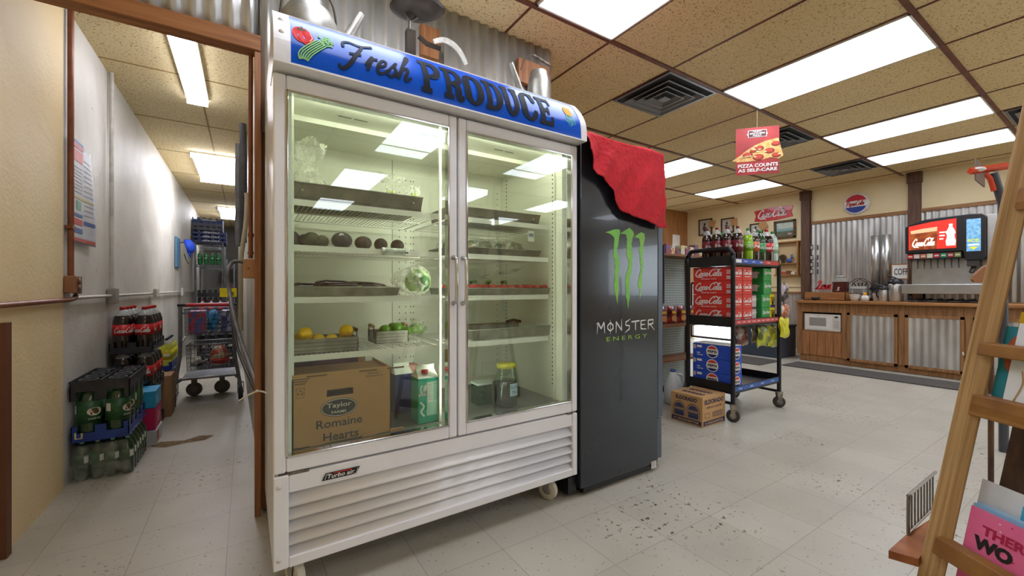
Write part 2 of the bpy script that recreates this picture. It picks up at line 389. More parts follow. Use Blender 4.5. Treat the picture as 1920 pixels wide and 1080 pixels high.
o.box(-.29, -.278, 3.62, YE, ZC2-.003, ZC2, 1)
o.box(XW-.1, .25, YB+.08, YB+.13, ZC2, ZC+.05, 0)
struct('ceiling', o, [TILE2, M('tile joint', '#a2864f', .7)], world=False)
# left wall: beige plaster then white plaster
def plaster(name, c1, c2, c3, sx=1.0):
    m = bpy.data.materials.new(name); m.use_nodes = True; nt = m.node_tree; N = nt.nodes; L = nt.links; b = N['Principled BSDF']
    tc = N.new('ShaderNodeTexCoord')
    def nz(s, d=4, dist=0):
        n = N.new('ShaderNodeTexNoise'); n.inputs['Scale'].default_value = s; n.inputs['Detail'].default_value = d; n.inputs['Distortion'].default_value = dist; L.new(tc.outputs['Object'], n.inputs['Vector']); return n.outputs['Fac']
    r = N.new('ShaderNodeValToRGB'); r.color_ramp.elements[0].position = .38; r.color_ramp.elements[0].color = lin(c1); r.color_ramp.elements[1].position = .68; r.color_ramp.elements[1].color = lin(c2)
    L.new(nz(1.7, 6, .5), r.inputs[0])
    r2 = N.new('ShaderNodeValToRGB'); r2.color_ramp.elements[0].position = .70; r2.color_ramp.elements[0].color = (0, 0, 0, 1); r2.color_ramp.elements[1].position = .76; r2.color_ramp.elements[1].color = (.8,)*3+(1,)
    L.new(nz(6, 6, 2), r2.inputs[0])
    x = N.new('ShaderNodeMix'); x.data_type = 'RGBA'; L.new(r2.outputs[0], x.inputs[0]); L.new(r.outputs[0], x.inputs[6]); x.inputs[7].default_value = lin(c3)
    L.new(x.outputs[2], b.inputs['Base Color']); b.inputs['Roughness'].default_value = .55
    bp = N.new('ShaderNodeBump'); bp.inputs['Strength'].default_value = .45; bp.inputs['Distance'].default_value = .014
    ad = N.new('ShaderNodeMath'); L.new(nz(9, 6, 1.2), ad.inputs[0]); L.new(nz(55, 3), ad.inputs[1])
    mu = N.new('ShaderNodeMath'); mu.operation = 'MULTIPLY_ADD'; mu.inputs[1].default_value = .25
    L.new(nz(60, 3), mu.inputs[0]); L.new(nz(3.6, 8, .5), mu.inputs[2]); L.new(mu.outputs[0], bp.inputs['Height'])
    L.new(bp.outputs[0], b.inputs['Normal']); return m
BEI = plaster('beige plaster', '#f3ddb0', '#ead09b', '#b3a275'); WHI = plaster('white plaster', '#dedbd4', '#c6c1b8', '#98928a')
YP = 3.085
o = MB().box(XW-.15, XW, YS, YP-.065, 0, ZC+.05, 0).box(XW-.15, XW-.004, YP-.065, YE, 0, ZC2+.05, 1)
struct('wall_left', o, [BEI, WHI], world=False)
CRM = M('cream wall board', '#ecdbb2', .7, 0, '#e6d2a4', 3, bump=.1, bscale=60)
# far wall
o = MB().box(XF, XF+.1, YS, -4.6, 0, ZC+.05).box(XF, XF+.1, -2.6, 4.2, 0, ZC+.05).box(XF, XF+.1, 5.2, YN+.1, 0, ZC+.05).box(XF, XF+.1, -4.6, -2.6, 0, .85).box(XF, XF+.1, -4.6, -2.6, 2.05, ZC+.05).box(XF, XF+.1, 4.2, 5.2, 1.15, ZC+.05)
struct('wall_far', o, CRM, world=False)
def window(n, y0, y1, z0, z1):
    o = MB()
    for y in (y0, y1): o.box(XF-.01, XF+.05, y-.02, y+.02, z0, z1)
    for z in (z0, z1): o.box(XF-.01, XF+.05, y0, y1, z-.02, z+.02)
    wf = struct('window_%d' % n, o, M('dark bronze frame', '#3a3431', .4, .6), world=False)
    o = MB(); o.add([(XF+.02, y0, z0), (XF+.02, y1, z0), (XF+.02, y1, z1), (XF+.02, y0, z1)], [(0, 1, 2, 3)]); build('pane', o, glass_mat('window glass', '#f4f8f8', gain=1), parent=wf, world=False)
window(1, 4.2, 5.2, .04, 1.15); window(2, -4.6, -2.6, .85, 2.05)
# north side of the shop: knotty pine wall with a glazed opening
PINE = wood('knotty pine', '#b98350', '#8f5d33', 2, 5)
struct('wall_back', MB().box(1.65, XF+.1, YN, YN+.1, 0, ZC), PINE, world=False)
struct('wall_side', MB().box(1.65, 1.75, YB+.1, YN+.1, 0, ZC), CRM, world=False)
# shop front behind the camera: plain wall, lower half browned to darken reflections in the glass
o = MB().box(XW-.1, XF+.1, YS-.1, YS, 0, 1.35, 1).box(XW-.1, XF+.1, YS-.1, YS, 1.35, ZC)
struct('wall_front', o, [CRM, PINE], world=False)
# wall behind the cooler: partition, end post, corrugated upper part
PNK = M('pinkish painted board', '#c9a286', .6, 0, '#bd937a', 6, bump=.1, bscale=80)
GREY = M('partition grey board', '#b9b4a4', .5, 0, '#a29c8c', 2)
o = MB().box(.085, 1.75, YB, YB+.1, 0, ZC, 0).box(.060, .085, YB+.03, YB+.10, 0, ZC2, 0)
o.prism([(.075, YB+.1), (.3, YB+.1), (.3, YE), (-.165, YE)], lambda a, b, d: Vector((a, b, d)), 0, ZC2, 1)
struct('wall_partition', o, [PNK, GREY], world=False)
def corr_fn(x0, x1, y, z0, z1, pitch=.068, amp=.009, axis='y', sgn=-1):
    n = int(abs(x1-x0)/pitch*8)
    def f(a, b):
        t = x0+(x1-x0)*a; q = y+sgn*amp*(1+sin(2*pi*t/pitch)); z = z0+(z1-z0)*b
        return Vector((t, q, z)) if axis == 'y' else Vector((q, t, z))
    return f, n
def galv(name='galvanised corrugated steel'):
    return M(name, '#d8d8d5', .32, .65, '#a8a8a5', 9, stretch=(1, 1, .25), detail=5, lo=.3, hi=.75, bump=.05, bscale=30)
GALV = galv()
f, n = corr_fn(XW+.01, .055, YB+.02, ZC-.54, ZC-.002); o = MB().grid(f, n, 1)
f, n = corr_fn(.055, 1.75, YB-.003, ZC-.9, ZC-.002); o.grid(f, n, 1)
struct('trim_2', o, GALV, world=False, solid=.001)
HB = wood('header beam wood', '#a97141', '#7e4d28', 0, 5)
o = MB().box(XW, .057, YB-.03, YB+.05, ZC-.54, ZC-.47)
struct('trim_3', o, HB, world=False, bevel=.003)
PST = wood('corner trim wood', '#a8744f', '#8b5a3c', 2, 6)
struct('trim_4', MB().box(.034, .058, YB-.035, YB+.03, 0, ZC-.55), PST, world=False, bevel=.002)
struct('trim_5', MB().box(XW, XW+.02, 2.365, 2.405, 0, .9), M('dark brown trim', '#6b3f28', .5), world=False)
# corridor end wall
struct('wall_end', MB().box(XW-.1, .25, YE, YE+.1, 0, ZC2), M('grey back wall', '#8f8b82', .7, 0, '#77736c', 2), world=False)
# copper-coloured corner pipe strip on the left wall where the plaster changes
COP = M('brown painted conduit', '#94583a', .4, .1, '#7c452c', 12); WPI = M('white painted conduit', '#cfcac0', .45, 0, '#b3aea3', 15)
RST = M('weathered steel box', '#8f8378', .5, .5, '#6d5f54', 20)
def thing_mesh(name, mb, mats, label, cat, group=None, **k): return build(name, mb, mats, label=label, cat=cat, group=group, **k)
zc_ = at(0, 561, X=XW+.02).z
o = MB().tube([(XW+.016, YP-.02, ZC2+.05), (XW+.016, YP-.02, at(127, 520, X=XW).z)], .013).box(XW, XW+.03, YP-.045, YP+.005, 1.345, 1.36)
thing_mesh('conduit', o, COP, 'brown vertical conduit pipe strapped to wall where beige plaster meets white', 'pipe')
t = thing('junction_box', 'brown round-cover outlet box at foot of the brown vertical conduit', 'electrical box', (XW, YP-.02, 1.0))
zb = at(127, 535, X=XW).z
build('box', MB().box(XW, XW+.045, YP-.065, YP+.02, zb-.04, zb+.05), M('brown box', '#9a6a4c', .5), t, bevel=.005)
o = MB()
for dz in (-.015, .022): o.lathe([(.0, 0), (.018, 0), (.018, .006), (.0, .008)], (XW+.045, YP-.022, zb+dz), 14, axis='x')
build('knockout', o, M('brown plate', '#84563c', .5), t)
build('switch_plate', MB().box(XW+.01, XW+.04, YP+.025, YP+.06, zb-.045, zb+.05), RST, t, bevel=.004)
hz = zb-.075
o = MB().tube([(XW+.018, 2.25, hz-.006), (XW+.018, 3.05, hz), (XW+.018, YP+.02, hz+.004), (XW+.018, YP+.05, hz+.02)], .012)
thing_mesh('conduit', o, COP, 'brown horizontal conduit running along beige plaster', 'pipe')
ys = at(203, 555, X=XW).y
o = MB().tube([(XW+.018, YP+.05, hz+.008), (XW+.018, 11.5, hz+.02)], .010)
thing_mesh('conduit', o, WPI, 'white horizontal conduit running along white plaster wall', 'pipe')
t = thing('conduit', 'white vertical conduit dropping from ceiling to square box on white wall', 'pipe', (XW, ys, hz))
build('pipe', MB().tube([(XW+.016, ys, ZC2), (XW+.016, ys, hz+.06)], .012), WPI, t)
build('junction_box', MB().box(XW, XW+.045, ys-.04, ys+.05, hz-.045, hz+.06), M('grey steel box', '#a8a6a0', .4, .6), t, bevel=.003)
o = MB()
for u_ in (296, 341):
    y_ = at(u_, 552, X=XW).y; o.box(XW, XW+.05, y_-.07, y_+.07, hz-.03, hz+.05)
thing_mesh('conduit_box', MB().box(XW+.03, XW+.055, 5.25, 5.4, hz-.03, hz+.055), WPI, 'white square conduit box halfway along the white wall', 'electrical box', bevel=.003)
thing_mesh('conduit_box', MB().box(XW+.03, XW+.055, 7.3, 7.5, hz-.04, hz+.07), WPI, 'white conduit box on wall nearest the blue cap', 'electrical box', bevel=.003)
# ceiling lights
PAN = M('lit diffuser', '#ffffff', .5, emit=LIGHT, ecol='#eaf1ff'); PAN2 = M('lit lens', '#ffffff', .5, emit=LIGHT*2.0, ecol='#f3f4ff'); FRM = M('light frame', '#e8e4da', .5)
def troffer(x, y, lx, ly, label, z=ZC, grp='flat ceiling light panels'):
    t = thing('ceiling_light', label, 'ceiling light', (x+lx/2, y+ly/2, z-.01), grp)
    o = MB().box(x, x+.012, y, y+ly, z-.012, z-.001).box(x+lx-.012, x+lx, y, y+ly, z-.012, z-.001).box(x, x+lx, y, y+.012, z-.012, z-.001).box(x, x+lx, y+ly-.012, y+ly, z-.012, z-.001)
    build('frame', o, FRM, t); build('diffuser', MB().box(x+.012, x+lx-.012, y+.012, y+ly-.012, z-.008, z-.002), PAN, t)
g = .012
for i, j, lab in ((-3, -1, 'ceiling light panel nearest the camera, cut off by top edge of photo'), (0, -1, 'largest ceiling light panel, right of the square air vents'),
               (3, -1, 'long ceiling light panel second from the far wall'), (5, -1, 'long ceiling light panel closest to the far wall'),
               (2, 1, 'ceiling light panel half hidden behind the black cooler top'), (5, 1, 'ceiling light panel above the framed pictures and fish-shaped sign')):
    troffer(GX0+i*PX+g, GY0+j*PY+g, PX-2*g, PY-2*g, lab)
troffer(GX0-5*PX+g, GY0-PY+g, PX-2*g, PY-2*g, 'added unseen ceiling light panel brightening the front of white cooler and left wall')  # extra lamp added out of view to brighten cooler front, near floor, left wall
for x, y in ((1.25, -1.87), (1.1, -3.9), (3.0, -1.87), (2.9, -3.9), (4.75, -3.9), (4.9, -1.87), (6.6, -1.87), (6.6, -3.9), (1.1, -6), (4.75, -6)):
    troffer(x, y, .6, 1.14, 'ceiling light panel over the aisle behind the camera, seen mirrored in glass', grp='ceiling panels mirrored in the cooler glass')
# corridor lights
def corridor_light(name, x0, x1, y0, y1, label, h=.06, em=None):
    t = thing('ceiling_light', label, 'ceiling light', ((x0+x1)/2, (y0+y1)/2, ZC2-h))
    o = MB().box(x0, x1, y0, y1, ZC2-.02, ZC2)
    build('housing', o, FRM, t)
    def f(a, b):
        xx = x0+.01+(x1-x0-.02)*a; s_ = abs(2*a-1)
        return Vector((xx, y0+.01+(y1-y0-.02)*b, ZC2-.02-(h-.02)*(1-s_**4)))
    o = MB().grid(f, 10, 1); o.box(x0+.005, x1-.005, y0, y0+.01, ZC2-h, ZC2-.02, 0).box(x0+.005, x1-.005, y1-.01, y1, ZC2-h, ZC2-.02, 0)
    build('diffuser', o, PAN2, t)
a = at(305, 50, Z=ZC2-.03); b_ = at(348, 195, Z=ZC2-.03); c_ = at(285, 50, Z=ZC2-.03)
corridor_light('a', -.38, -.24, 2.78, 3.98, 'long narrow wraparound ceiling light in the storage corridor')
a = at(356, 312, Z=ZC2-.03); b_ = at(421, 360, Z=ZC2-.03)
corridor_light('b', -.50, -.05, 5.55, 6.75, 'square-ended middle ceiling light of the storage corridor', .07)
corridor_light('c', -.42, -.02, 9.0, 10.1, 'farthest small ceiling light of the corridor above the blue crates', .07)
# air vents
VM = M('grey vent metal', '#8c8f92', .4, .5); VD = M('vent dark inside', '#3e4348', .8)
def vent(i, j, label, y=None):
    x0 = GX0+i*PX+.008; y0 = y if y is not None else GY0+j*PY+.016; x1 = x0+PX-.016; y1 = y0+.57
    t = thing('air_vent', label, 'ceiling vent', ((x0+x1)/2, (y0+y1)/2, ZC-.03), 'square ceiling air vents')
    build('backing', MB().box(x0, x1, y0, y1, ZC-.004, ZC-.001), VD, t)
    cx, cy = (x0+x1)/2, (y0+y1)/2; wx, wy = (x1-x0)/2, (y1-y0)/2
    def ring(k0, k1, z0, z1):
        o = MB(); A = [(cx-wx*k0, cy-wy*k0), (cx+wx*k0, cy-wy*k0), (cx+wx*k0, cy+wy*k0), (cx-wx*k0, cy+wy*k0)]
        B = [(cx-wx*k1, cy-wy*k1), (cx+wx*k1, cy-wy*k1), (cx+wx*k1, cy+wy*k1), (cx-wx*k1, cy+wy*k1)]
        o.add([(p[0], p[1], z0) for p in A]+[(p[0], p[1], z1) for p in B], [(q, (q+1) % 4, (q+1) % 4+4, q+4) for q in range(4)]); return o
    build('frame', ring(1, .93, ZC-.012, ZC-.012), VM, t, solid=.003)
    for k0, k1 in ((.80, .62), (.58, .42), (.38, .24)):
        o = ring(k0, k1, ZC-.035, ZC-.008); o2 = ring(k0, k0-.03, ZC-.036, ZC-.036); o.add(o2.v, o2.f)
        build('vane', o, VM, t, solid=.002)
    build('centre_plate', MB().box(cx-wx*.13, cx+wx*.13, cy-wy*.13, cy+wy*.13, ZC-.036, ZC-.03), VM, t)
vent(-1, 0, 'square ceiling vent nearest the camera, above the red cloth')
vent(2, 0, 'square ceiling vent partly behind the hanging pizza sign')
vent(5, 0, 'square ceiling vent nearest the far wall')
vent(4, 0, 'ceiling vent cut off at the right edge beside ladder top', y=GY0-PY-.6)
# ================================================================== DISPLAY COOLER
CX0, CX1, CY = .074, 1.362, 1.517; CYB = 2.2; CMID = .721
WM = M('white enamel', '#f4f4f7', .3, 0, '#eeeef2', 3, coat=.3); CH = M('chrome', '#d8d8d8', .12, 1, '#c4c4c4', 5)
INN = M('cooler liner', '#ecedde', .45, 0, '#e5e7d6', 2); GLS = glass_mat('cooler door glass', '#f5faf4', gain=1.25)
SHW = M('white coated wire', '#efede4', .4); LED = M('cooler light tube', '#ffffff', .4, emit=20, ecol='#fffff2')
ck = thing('display_cooler', 'tall white two-door glass cooler with blue header reading Fresh PRODUCE', 'refrigerator', (.72, 1.85, 0))
zb0, zg1, zd0, zd1, zs1 = .122, .425, .432, 1.725, 1.938
# cabinet: shell around the cold compartment
ct = .05; iz0, iz1 = .475, 1.70; iy0 = 1.575; iy1 = CYB-.05
o = MB().box(CX0, CX0+ct, iy0-.012, CYB, zb0, zs1-.04).box(CX1-ct, CX1, iy0-.012, CYB, zb0, zs1-.04)
o.box(CX0+ct, CX1-ct, CYB-.05, CYB, zb0, zs1-.04).box(CX0+ct, CX1-ct, iy0-.012, CYB-.05, iz1+.012, zs1-.04)
o.box(CX0+ct, CX1-ct, iy0-.012, CYB-.05, zb0+.02, iz0-.012)
build('cabinet', o, WM, ck)
o = MB(); a0, a1 = CX0+ct, CX1-ct
o.box(a0, a0+.006, iy0-.01, iy1, iz0, iz1).box(a1-.006, a1, iy0-.01, iy1, iz0, iz1).box(a0, a1, iy1-.006, iy1, iz0, iz1)
o.box(a0, a1, iy0-.01, iy1, iz1, iz1+.012)
hx = [at(748, 433, Y=iy1).x, at(760, 433, Y=iy1).x]
for zz in [.60+.0335*k for k in range(31)]:
    for x in hx+[CMID+.02, CMID+.035, 1.28]: o.box(x-.0022, x+.0022, iy1-.0075, iy1-.006, zz-.003, zz+.003, 1)
for zz in [.55+.022*k for k in range(52)]:
    for y in (1.64, 2.08): o.box(a1-.0078, a1-.006, y-.0025, y+.0025, zz-.004, zz+.004, 1)
xl = at(735, 700, Y=iy1).x; o.box(xl-.001, xl+.001, iy1-.0074, iy1-.006, iz0, iz1, 1)
for x in (.3, .62, 1.0): o.box(x, x+.05, 1.7, 1.706, iz1-.001, iz1+.001, 1).box(x+.06, x+.11, 1.7, 1.706, iz1-.001, iz1+.001, 1)
o.box(a0, a1, 1.78, 1.83, iz1-.02, iz1, 0)
build('liner', o, [INN, M('liner holes', '#4a4c40', .8)], ck)
build('cabinet_floor', MB().box(a0, a1, iy0-.01, iy1, iz0-.012, iz0), M('grey steel cooler floor', '#85877c', .35, .5, '#6e6f66', 6), ck)
build('mullion', MB().box(CMID-.022, CMID+.022, 1.563, 1.60, iz0, iz1), WM, ck, bevel=.003)
build('light_tube', MB().tube([(CMID, 1.607, iz0+.04), (CMID, 1.607, iz1-.04)], .007), M('mullion light', '#ffffff', .4, emit=18, ecol='#fffff2'), ck)
for x in (a0+.05, CMID+.05): build('light_tube', MB().tube([(x, 1.585, iz1-.008), (x+.5, 1.585, iz1-.008)], .006), LED, ck)
# shelf pilasters
o = MB()
for x in (CMID-.035, CMID+.035, a0+.012, a1-.012):
    o.box(x-.005, x+.005, 1.612, 1.622, iz0, iz1)
build('shelf_rail', o, SHW, ck)
def shelf(x0, x1, z):
    o = MB().box(x0, x1, 1.625, 1.629, z-.018, z+.004).tube([(x0, 2.1, z-.004), (x1, 2.1, z-.004)], .004).tube([(x0, 1.86, z-.006), (x1, 1.86, z-.006)], .004)
    o.tube([(x0, 1.63, z-.004), (x0, 2.1, z-.004)], .004).tube([(x1, 1.63, z-.004), (x1, 2.1, z-.004)], .004)
    n = int((x1-x0)/.0165)
    for k in range(1, n): xx = x0+(x1-x0)*k/n; o.tube([(xx, 1.63, z), (xx, 2.1, z)], .0017, n=5)
    return build('shelf', o, SHW, ck)
SZ = [1.342, 1.181, .997, .79]
for z in SZ:
    shelf(a0+.012, CMID-.03, z); shelf(CMID+.03, a1-.045, z)
# doors
def door(x0, x1, hinge):
    d = build('door', MB(), WM, ck) if False else None
    y0, y1 = CY, 1.56
    o = MB(); fw = .036; tb = .05
    o.box(x0, x0+fw, y0, y1, zd0, zd1).box(x1-fw, x1, y0, y1, zd0, zd1).box(x0+fw, x1-fw, y0, y1, zd1-tb, zd1).box(x0+fw, x1-fw, y0, y1, zd0, zd0+tb)
    d = build('door', o, WM, ck, bevel=.006)
    o = MB(); q = .006
    for (p0, p1, p2, p3) in ((x0+fw-.002, x0+fw+q, zd0+tb-.002, zd1-tb+.002), (x1-fw-q, x1-fw+.002, zd0+tb-.002, zd1-tb+.002)): o.box(p0, p1, y0-.003, y0+.03, p2, p3)
    o.box(x0+fw, x1-fw, y0-.003, y0+.03, zd1-tb-q, zd1-tb+.002).box(x0+fw, x1-fw, y0-.003, y0+.03, zd0+tb-.002, zd0+tb+q)
    build('glazing_trim', o, CH, d, bevel=.002)
    build('glass_pane', MB().box(x0+fw, x1-fw, y0+.010, y0+.014, zd0+tb, zd1-tb), GLS, d)
    hx_ = x1-fw/2 if hinge == 'l' else x0+fw/2
    z0_, z1_ = .972, 1.155
    o = MB().tube(spline([(hx_, y0, z1_), (hx_, y0-.022, z1_-.002), (hx_, y0-.03, z1_-.02), (hx_, y0-.034, 1.06), (hx_, y0-.03, z0_+.02), (hx_, y0-.022, z0_+.002), (hx_, y0, z0_)], 4), .0065, n=10)
    o.lathe([(.01, 0), (.009, -.006)], (hx_, y0, z1_), 12, axis='y').lathe([(.01, 0), (.009, -.006)], (hx_, y0, z0_), 12, axis='y')
    build('handle', o, CH, d)
    hxx = x0+.015 if hinge == 'l' else x1-.06
    build('hinge', MB().box(hxx, hxx+.09 if hinge == 'l' else hxx+.045, y0+.004, y1-.01, zd0-.013, zd0-.001), M('worn steel hinge', '#8b8780', .35, .9, '#5b5650', 30), d, bevel=.002)
    return d
door(CX0, CMID-.003, 'l'); door(CMID+.003, CX1, 'r')
# louvred grille
o = MB().box(CX0, CX0+.044, CY, CY+.05, zb0, zg1).box(CX1-.028, CX1, CY, CY+.05, zb0, zg1).box(CX0+.044, CX1-.028, CY+.004, CY+.05, zg1-.062, zg1).box(CX0+.044, CX1-.028, CY, CY+.05, zb0, zb0+.035)
gp = build('grille', o, WM, ck, bevel=.004)
build('grille_back', MB().box(CX0+.044, CX1-.028, CY+.042, CY+.05, zb0+.035, zg1-.062), M('grey behind louvres', '#8c9098', .6), ck)
for k in range(5):
    z1_ = zg1-.062-.0415*k; z0_ = z1_-.046
    f = lambda a, b, z0_=z0_, z1_=z1_: Vector((CX0+.044+(CX1-CX0-.072)*a, CY+.036-.034*(1-b)**.7+ .002, z0_+(z1_-z0_)*b*.92))
    build('louvre', MB().grid(f, 1, 6), WM, gp, solid=.002)
for x, z in ((CX0+.015, .39), (CX0+.015, .155)): build('cap_screw', MB().lathe([(.007, 0), (.006, -.002), (0, -.002)], (x, CY, z), 12, axis='y'), M('ivory cap', '#ddd6c8', .5), gp)
# badge
fr = frame((0, CY+.002, 0), (1, 0, 0), (0, 0, 1))
p0 = at(604, 896, Y=CY); p1 = at(676, 871, Y=CY)
bw, bh = .118, .024; bx, bz = at(607, 890, Y=CY).x, zg1-.046
BK = M('badge black', '#15151c', .3); WT = M('print white', '#f1efea', .5); RD = M('print red', '#c4261f', .45)
o = MB(); put_poly(o, fr, [(bx-.006, bz), (bx+bw-.012, bz), (bx+bw, bz+bh), (bx+.006, bz+bh)], 0, .0015)
put_poly(o, fr, [(bx+.03, bz+bh-.006), (bx+bw-.03, bz+bh-.006), (bx+bw-.026, bz+bh-.002), (bx+.034, bz+bh-.002)], 2, .002)
put_text(o, fr, 'Turbo air', bx+.012, bz+.004, .088, .014, 1, bold=.02, shear=.25, d=.0024)
put_stroke(o, fr, [(bx+.004, bz+.003), (bx+.009, bz+.02), (bx+.02, bz+.02)], .0018, 1, .0022, 0)
put_stroke(o, fr, [(bx+bw-.022, bz+.003), (bx+bw-.012, bz+.003), (bx+bw-.007, bz+.02)], .0018, 1, .0022, 0)
build('badge', o, [BK, WT, RD], gp)
# header
hz0, hz1 = 1.735, zs1
def hdr(a, b, d=0):
    """a along the header in metres from its left end, b up 0..hz1-hz0"""
    h = hz1-hz0; t = b/h; y = CY-.004-.050*(1-(2*t*.55-.1)**2*1.0)+.05*max(0, t-.35)**1.6*1.6
    return Vector((CX0+a, y-d, hz0+b))
HW = CX1-CX0+.01; hh = hz1-hz0
BLU = M('blue header film', '#0c57cc', .2, 0, '#0a4fbf', 2, spec=.3); HWM = M('header white', '#f2f2f5', .3, coat=.2)
o = MB()
xa, xb = .045, HW-.035
o.grid(lambda a, b: hdr(xa+(xb-xa)*a, .006+(hh-.012)*b), 1, 16, 0)
hd = build('header', o, BLU, ck)
def endcap(x0, x1, name='header_end'):
    o = MB(); prof = [hdr(0, hh*k/14).yz for k in range(15)]
    poly = [(p.x-.003, p.y) for p in prof]+[(CY+.14, hz1), (CY+.14, hz0)]
    o.prism(poly, lambda a, b, d: Vector((d, a, b)), x0, x1)
    return build(name, o, HWM, hd)
endcap(CX0-.002, CX0+xa); endcap(CX0+xb, CX0+HW)
o = MB(); y_ = hdr(0, hh).y
o.box(CX0+xa, CX0+xb, hdr(0, 0).y-.002, CY+.06, hz0, hz0+.006).box(CX0+xa, CX0+xb, y_-.004, CYB, hz1-.007, hz1)
build('header_trim', o, HWM, hd)
for b in (.10, .155): build('cap_screw', MB().lathe([(.008, 0), (.007, -.003), (0, -.003)], (CX0+.02, hdr(0, b).y-.002, hz0+b), 12, axis='y'), M('ivory cap', '#ddd6c8', .5), hd)
def hxx(u, v): # header drawing coordinates of a photo point
    p = at(u, v, Y=CY-.035); return (p.x-CX0, p.z-hz0)
BKP = M('header lettering black', '#1b1f2a', .6, spec=.15); TOM = M('tomato red print', '#d9201c', .6, spec=.15); CEL = M('celery green print', '#a6dc8a', .6, spec=.15)
LGR = M('print outline green', '#2f8f55', .6, spec=.15); YEL = M('pepper yellow print', '#f0a91c', .6, spec=.15); ORD = M('pepper shade print', '#c97f12', .4); DGR = M('stalk green print', '#23502a', .6, spec=.15); LTG = M('lettuce outline print', '#7fe0a0', .6, spec=.15); PNKP = M('print highlight', '#f2a08c', .4)
LETM = [BKP, TOM, CEL, LGR, YEL, ORD, DGR, LTG, PNKP]
o = MB()
fx = hdr
# tomato
cx, cy = hxx(566, 64); put_disc(o, fx, cx, cy, .028, .034, 1, .002, 26); put_disc(o, fx, cx+.012, cy-.008, .022, .03, 1, .0022, 20)
for k in range(6):
    a = k*pi/3+.3; put_stroke(o, fx, [(cx, cy+.022), (cx+.016*cos(a), cy+.022+.009*sin(a), .3)], .006, 6, .003, 0)
put_stroke(o, fx, [(cx, cy+.02), (cx+.002, cy+.038)], .004, 6, .003, 0)
put_stroke(o, fx, [(cx+.024, cy+.012), (cx+.030, cy-.006), (cx+.022, cy-.022)], .003, 8, .003)
build('tomato_picture', o, LETM, hd); o = MB()
# celery
c0 = hxx(568, 116); c1 = hxx(605, 82)
for k in range(6):
    w_ = (k-2.5)*.005
    put_stroke(o, fx, [(c0[0]+w_*.9, c0[1]-abs(w_)*.3), (c0[0]+.010+w_*1.6, c0[1]+.025), (c1[0]+w_*1.2, c1[1]-w_*.6)], .0042, 2, .0024)
    put_stroke(o, fx, [(c0[0]+w_*.9+.002, c0[1]), (c0[0]+.012+w_*1.6, c0[1]+.025), (c1[0]+w_*1.2+.002, c1[1]-w_*.6)], .0011, 3, .003)
rd = random.Random(3)
for k in range(24):
    x, y = c1[0]+.004+rd.uniform(-.014, .026), c1[1]+.004+rd.uniform(-.012, .026)
    put_disc(o, fx, x, y, .005, .006, 2, .0026+k*.00004, 7)
    put_stroke(o, fx, [(x-.004, y-.002), (x, y+.003), (x+.004, y)], .0011, 3, .0042, 0)
build('celery_picture', o, LETM, hd); o = MB()
# Fresh (brush lettering)
fa, fb = hxx(633, 150); ga, gb = hxx(778, 128)
def bow(fr_): return fr_
put_script(o, fx, 'Fresh', fa+.004, .050, ga-fa-.006, .105, wd=.17, mi=0, d=.003, slant=.22)
build('script_lettering', o, LETM, hd); o = MB()
# PRODUCE, western slab letters
def slab(ch, x, y, w_, h_):
    s_ = w_*.30; t = h_*.15
    def R(a0, a1, b0, b1):
        for q in range(6): put_rect(o, fx, x+a0*w_, x+a1*w_, y+h_*(b0+(b1-b0)*q/6), y+h_*(b0+(b1-b0)*(q+1)/6), 0, .003)
    def V(cx_): R(cx_-s_/2/w_, cx_+s_/2/w_, 0, 1) if False else [put_rect(o, fx, x+cx_*w_-s_/2, x+cx_*w_+s_/2, y+h_*q/16, y+h_*(q+1)/16, 0, .003) for q in range(16)]
    def S(pts, wd=1): put_stroke(o, fx, [(x+p[0]*w_, y+p[1]*h_)+tuple(p[2:]) for p in pts], s_*wd, 0, .0031, 5)
    if ch in 'PR':
        V(.26); R(0, .6, .86, 1); R(0, .52, 0, .14); S([(.4, .93, .7), (.72, .9), (.86, .72, 1.1), (.72, .52), (.4, .47, .6)])
    if ch == 'R': S([(.5, .47, .8), (.72, .38, 1.1), (.76, .12, 1.1), (.9, .05, .8), (1.02, .16, .4)])
    if ch == 'O': S([(.5, .95, .6), (.2, .8, 1.2), (.14, .5, 1.3), (.2, .2, 1.2), (.5, .05, .6), (.8, .2, 1.2), (.86, .5, 1.3), (.8, .8, 1.2), (.5, .95, .6)])
    if ch == 'D': V(.26); R(0, .5, .86, 1); R(0, .5, 0, .14); S([(.4, .93, .6), (.74, .85), (.88, .5, 1.3), (.74, .15), (.4, .07, .6)])
    if ch == 'U': S([(.22, .98), (.22, .3), (.5, .06, .8), (.78, .3), (.78, .98)]); R(0, .44, .86, 1); R(.58, 1, .86, 1)
    if ch == 'C': S([(.86, .66, .9), (.76, .9), (.5, .95, .6), (.2, .8, 1.2), (.14, .5, 1.3), (.2, .2, 1.2), (.5, .05, .6), (.8, .16), (.9, .36, .7)]); R(.78, .95, .62, 1)
    if ch == 'E': V(.26); R(0, .95, .86, 1); R(0, .95, 0, .14); R(.3, .7, .44, .56); R(.8, .97, .72, 1); R(.8, .97, 0, .3); R(.6, .74, .36, .64)
la = hxx(786, 150)[0]; lb = hxx(1037, 210)[0]
n_ = 7; wl = (lb-la)/n_
for k, ch in enumerate('PRODUCE'): slab(ch, la+wl*k+.002, .028, wl*.90, .145)
build('block_lettering', o, LETM, hd); o = MB()
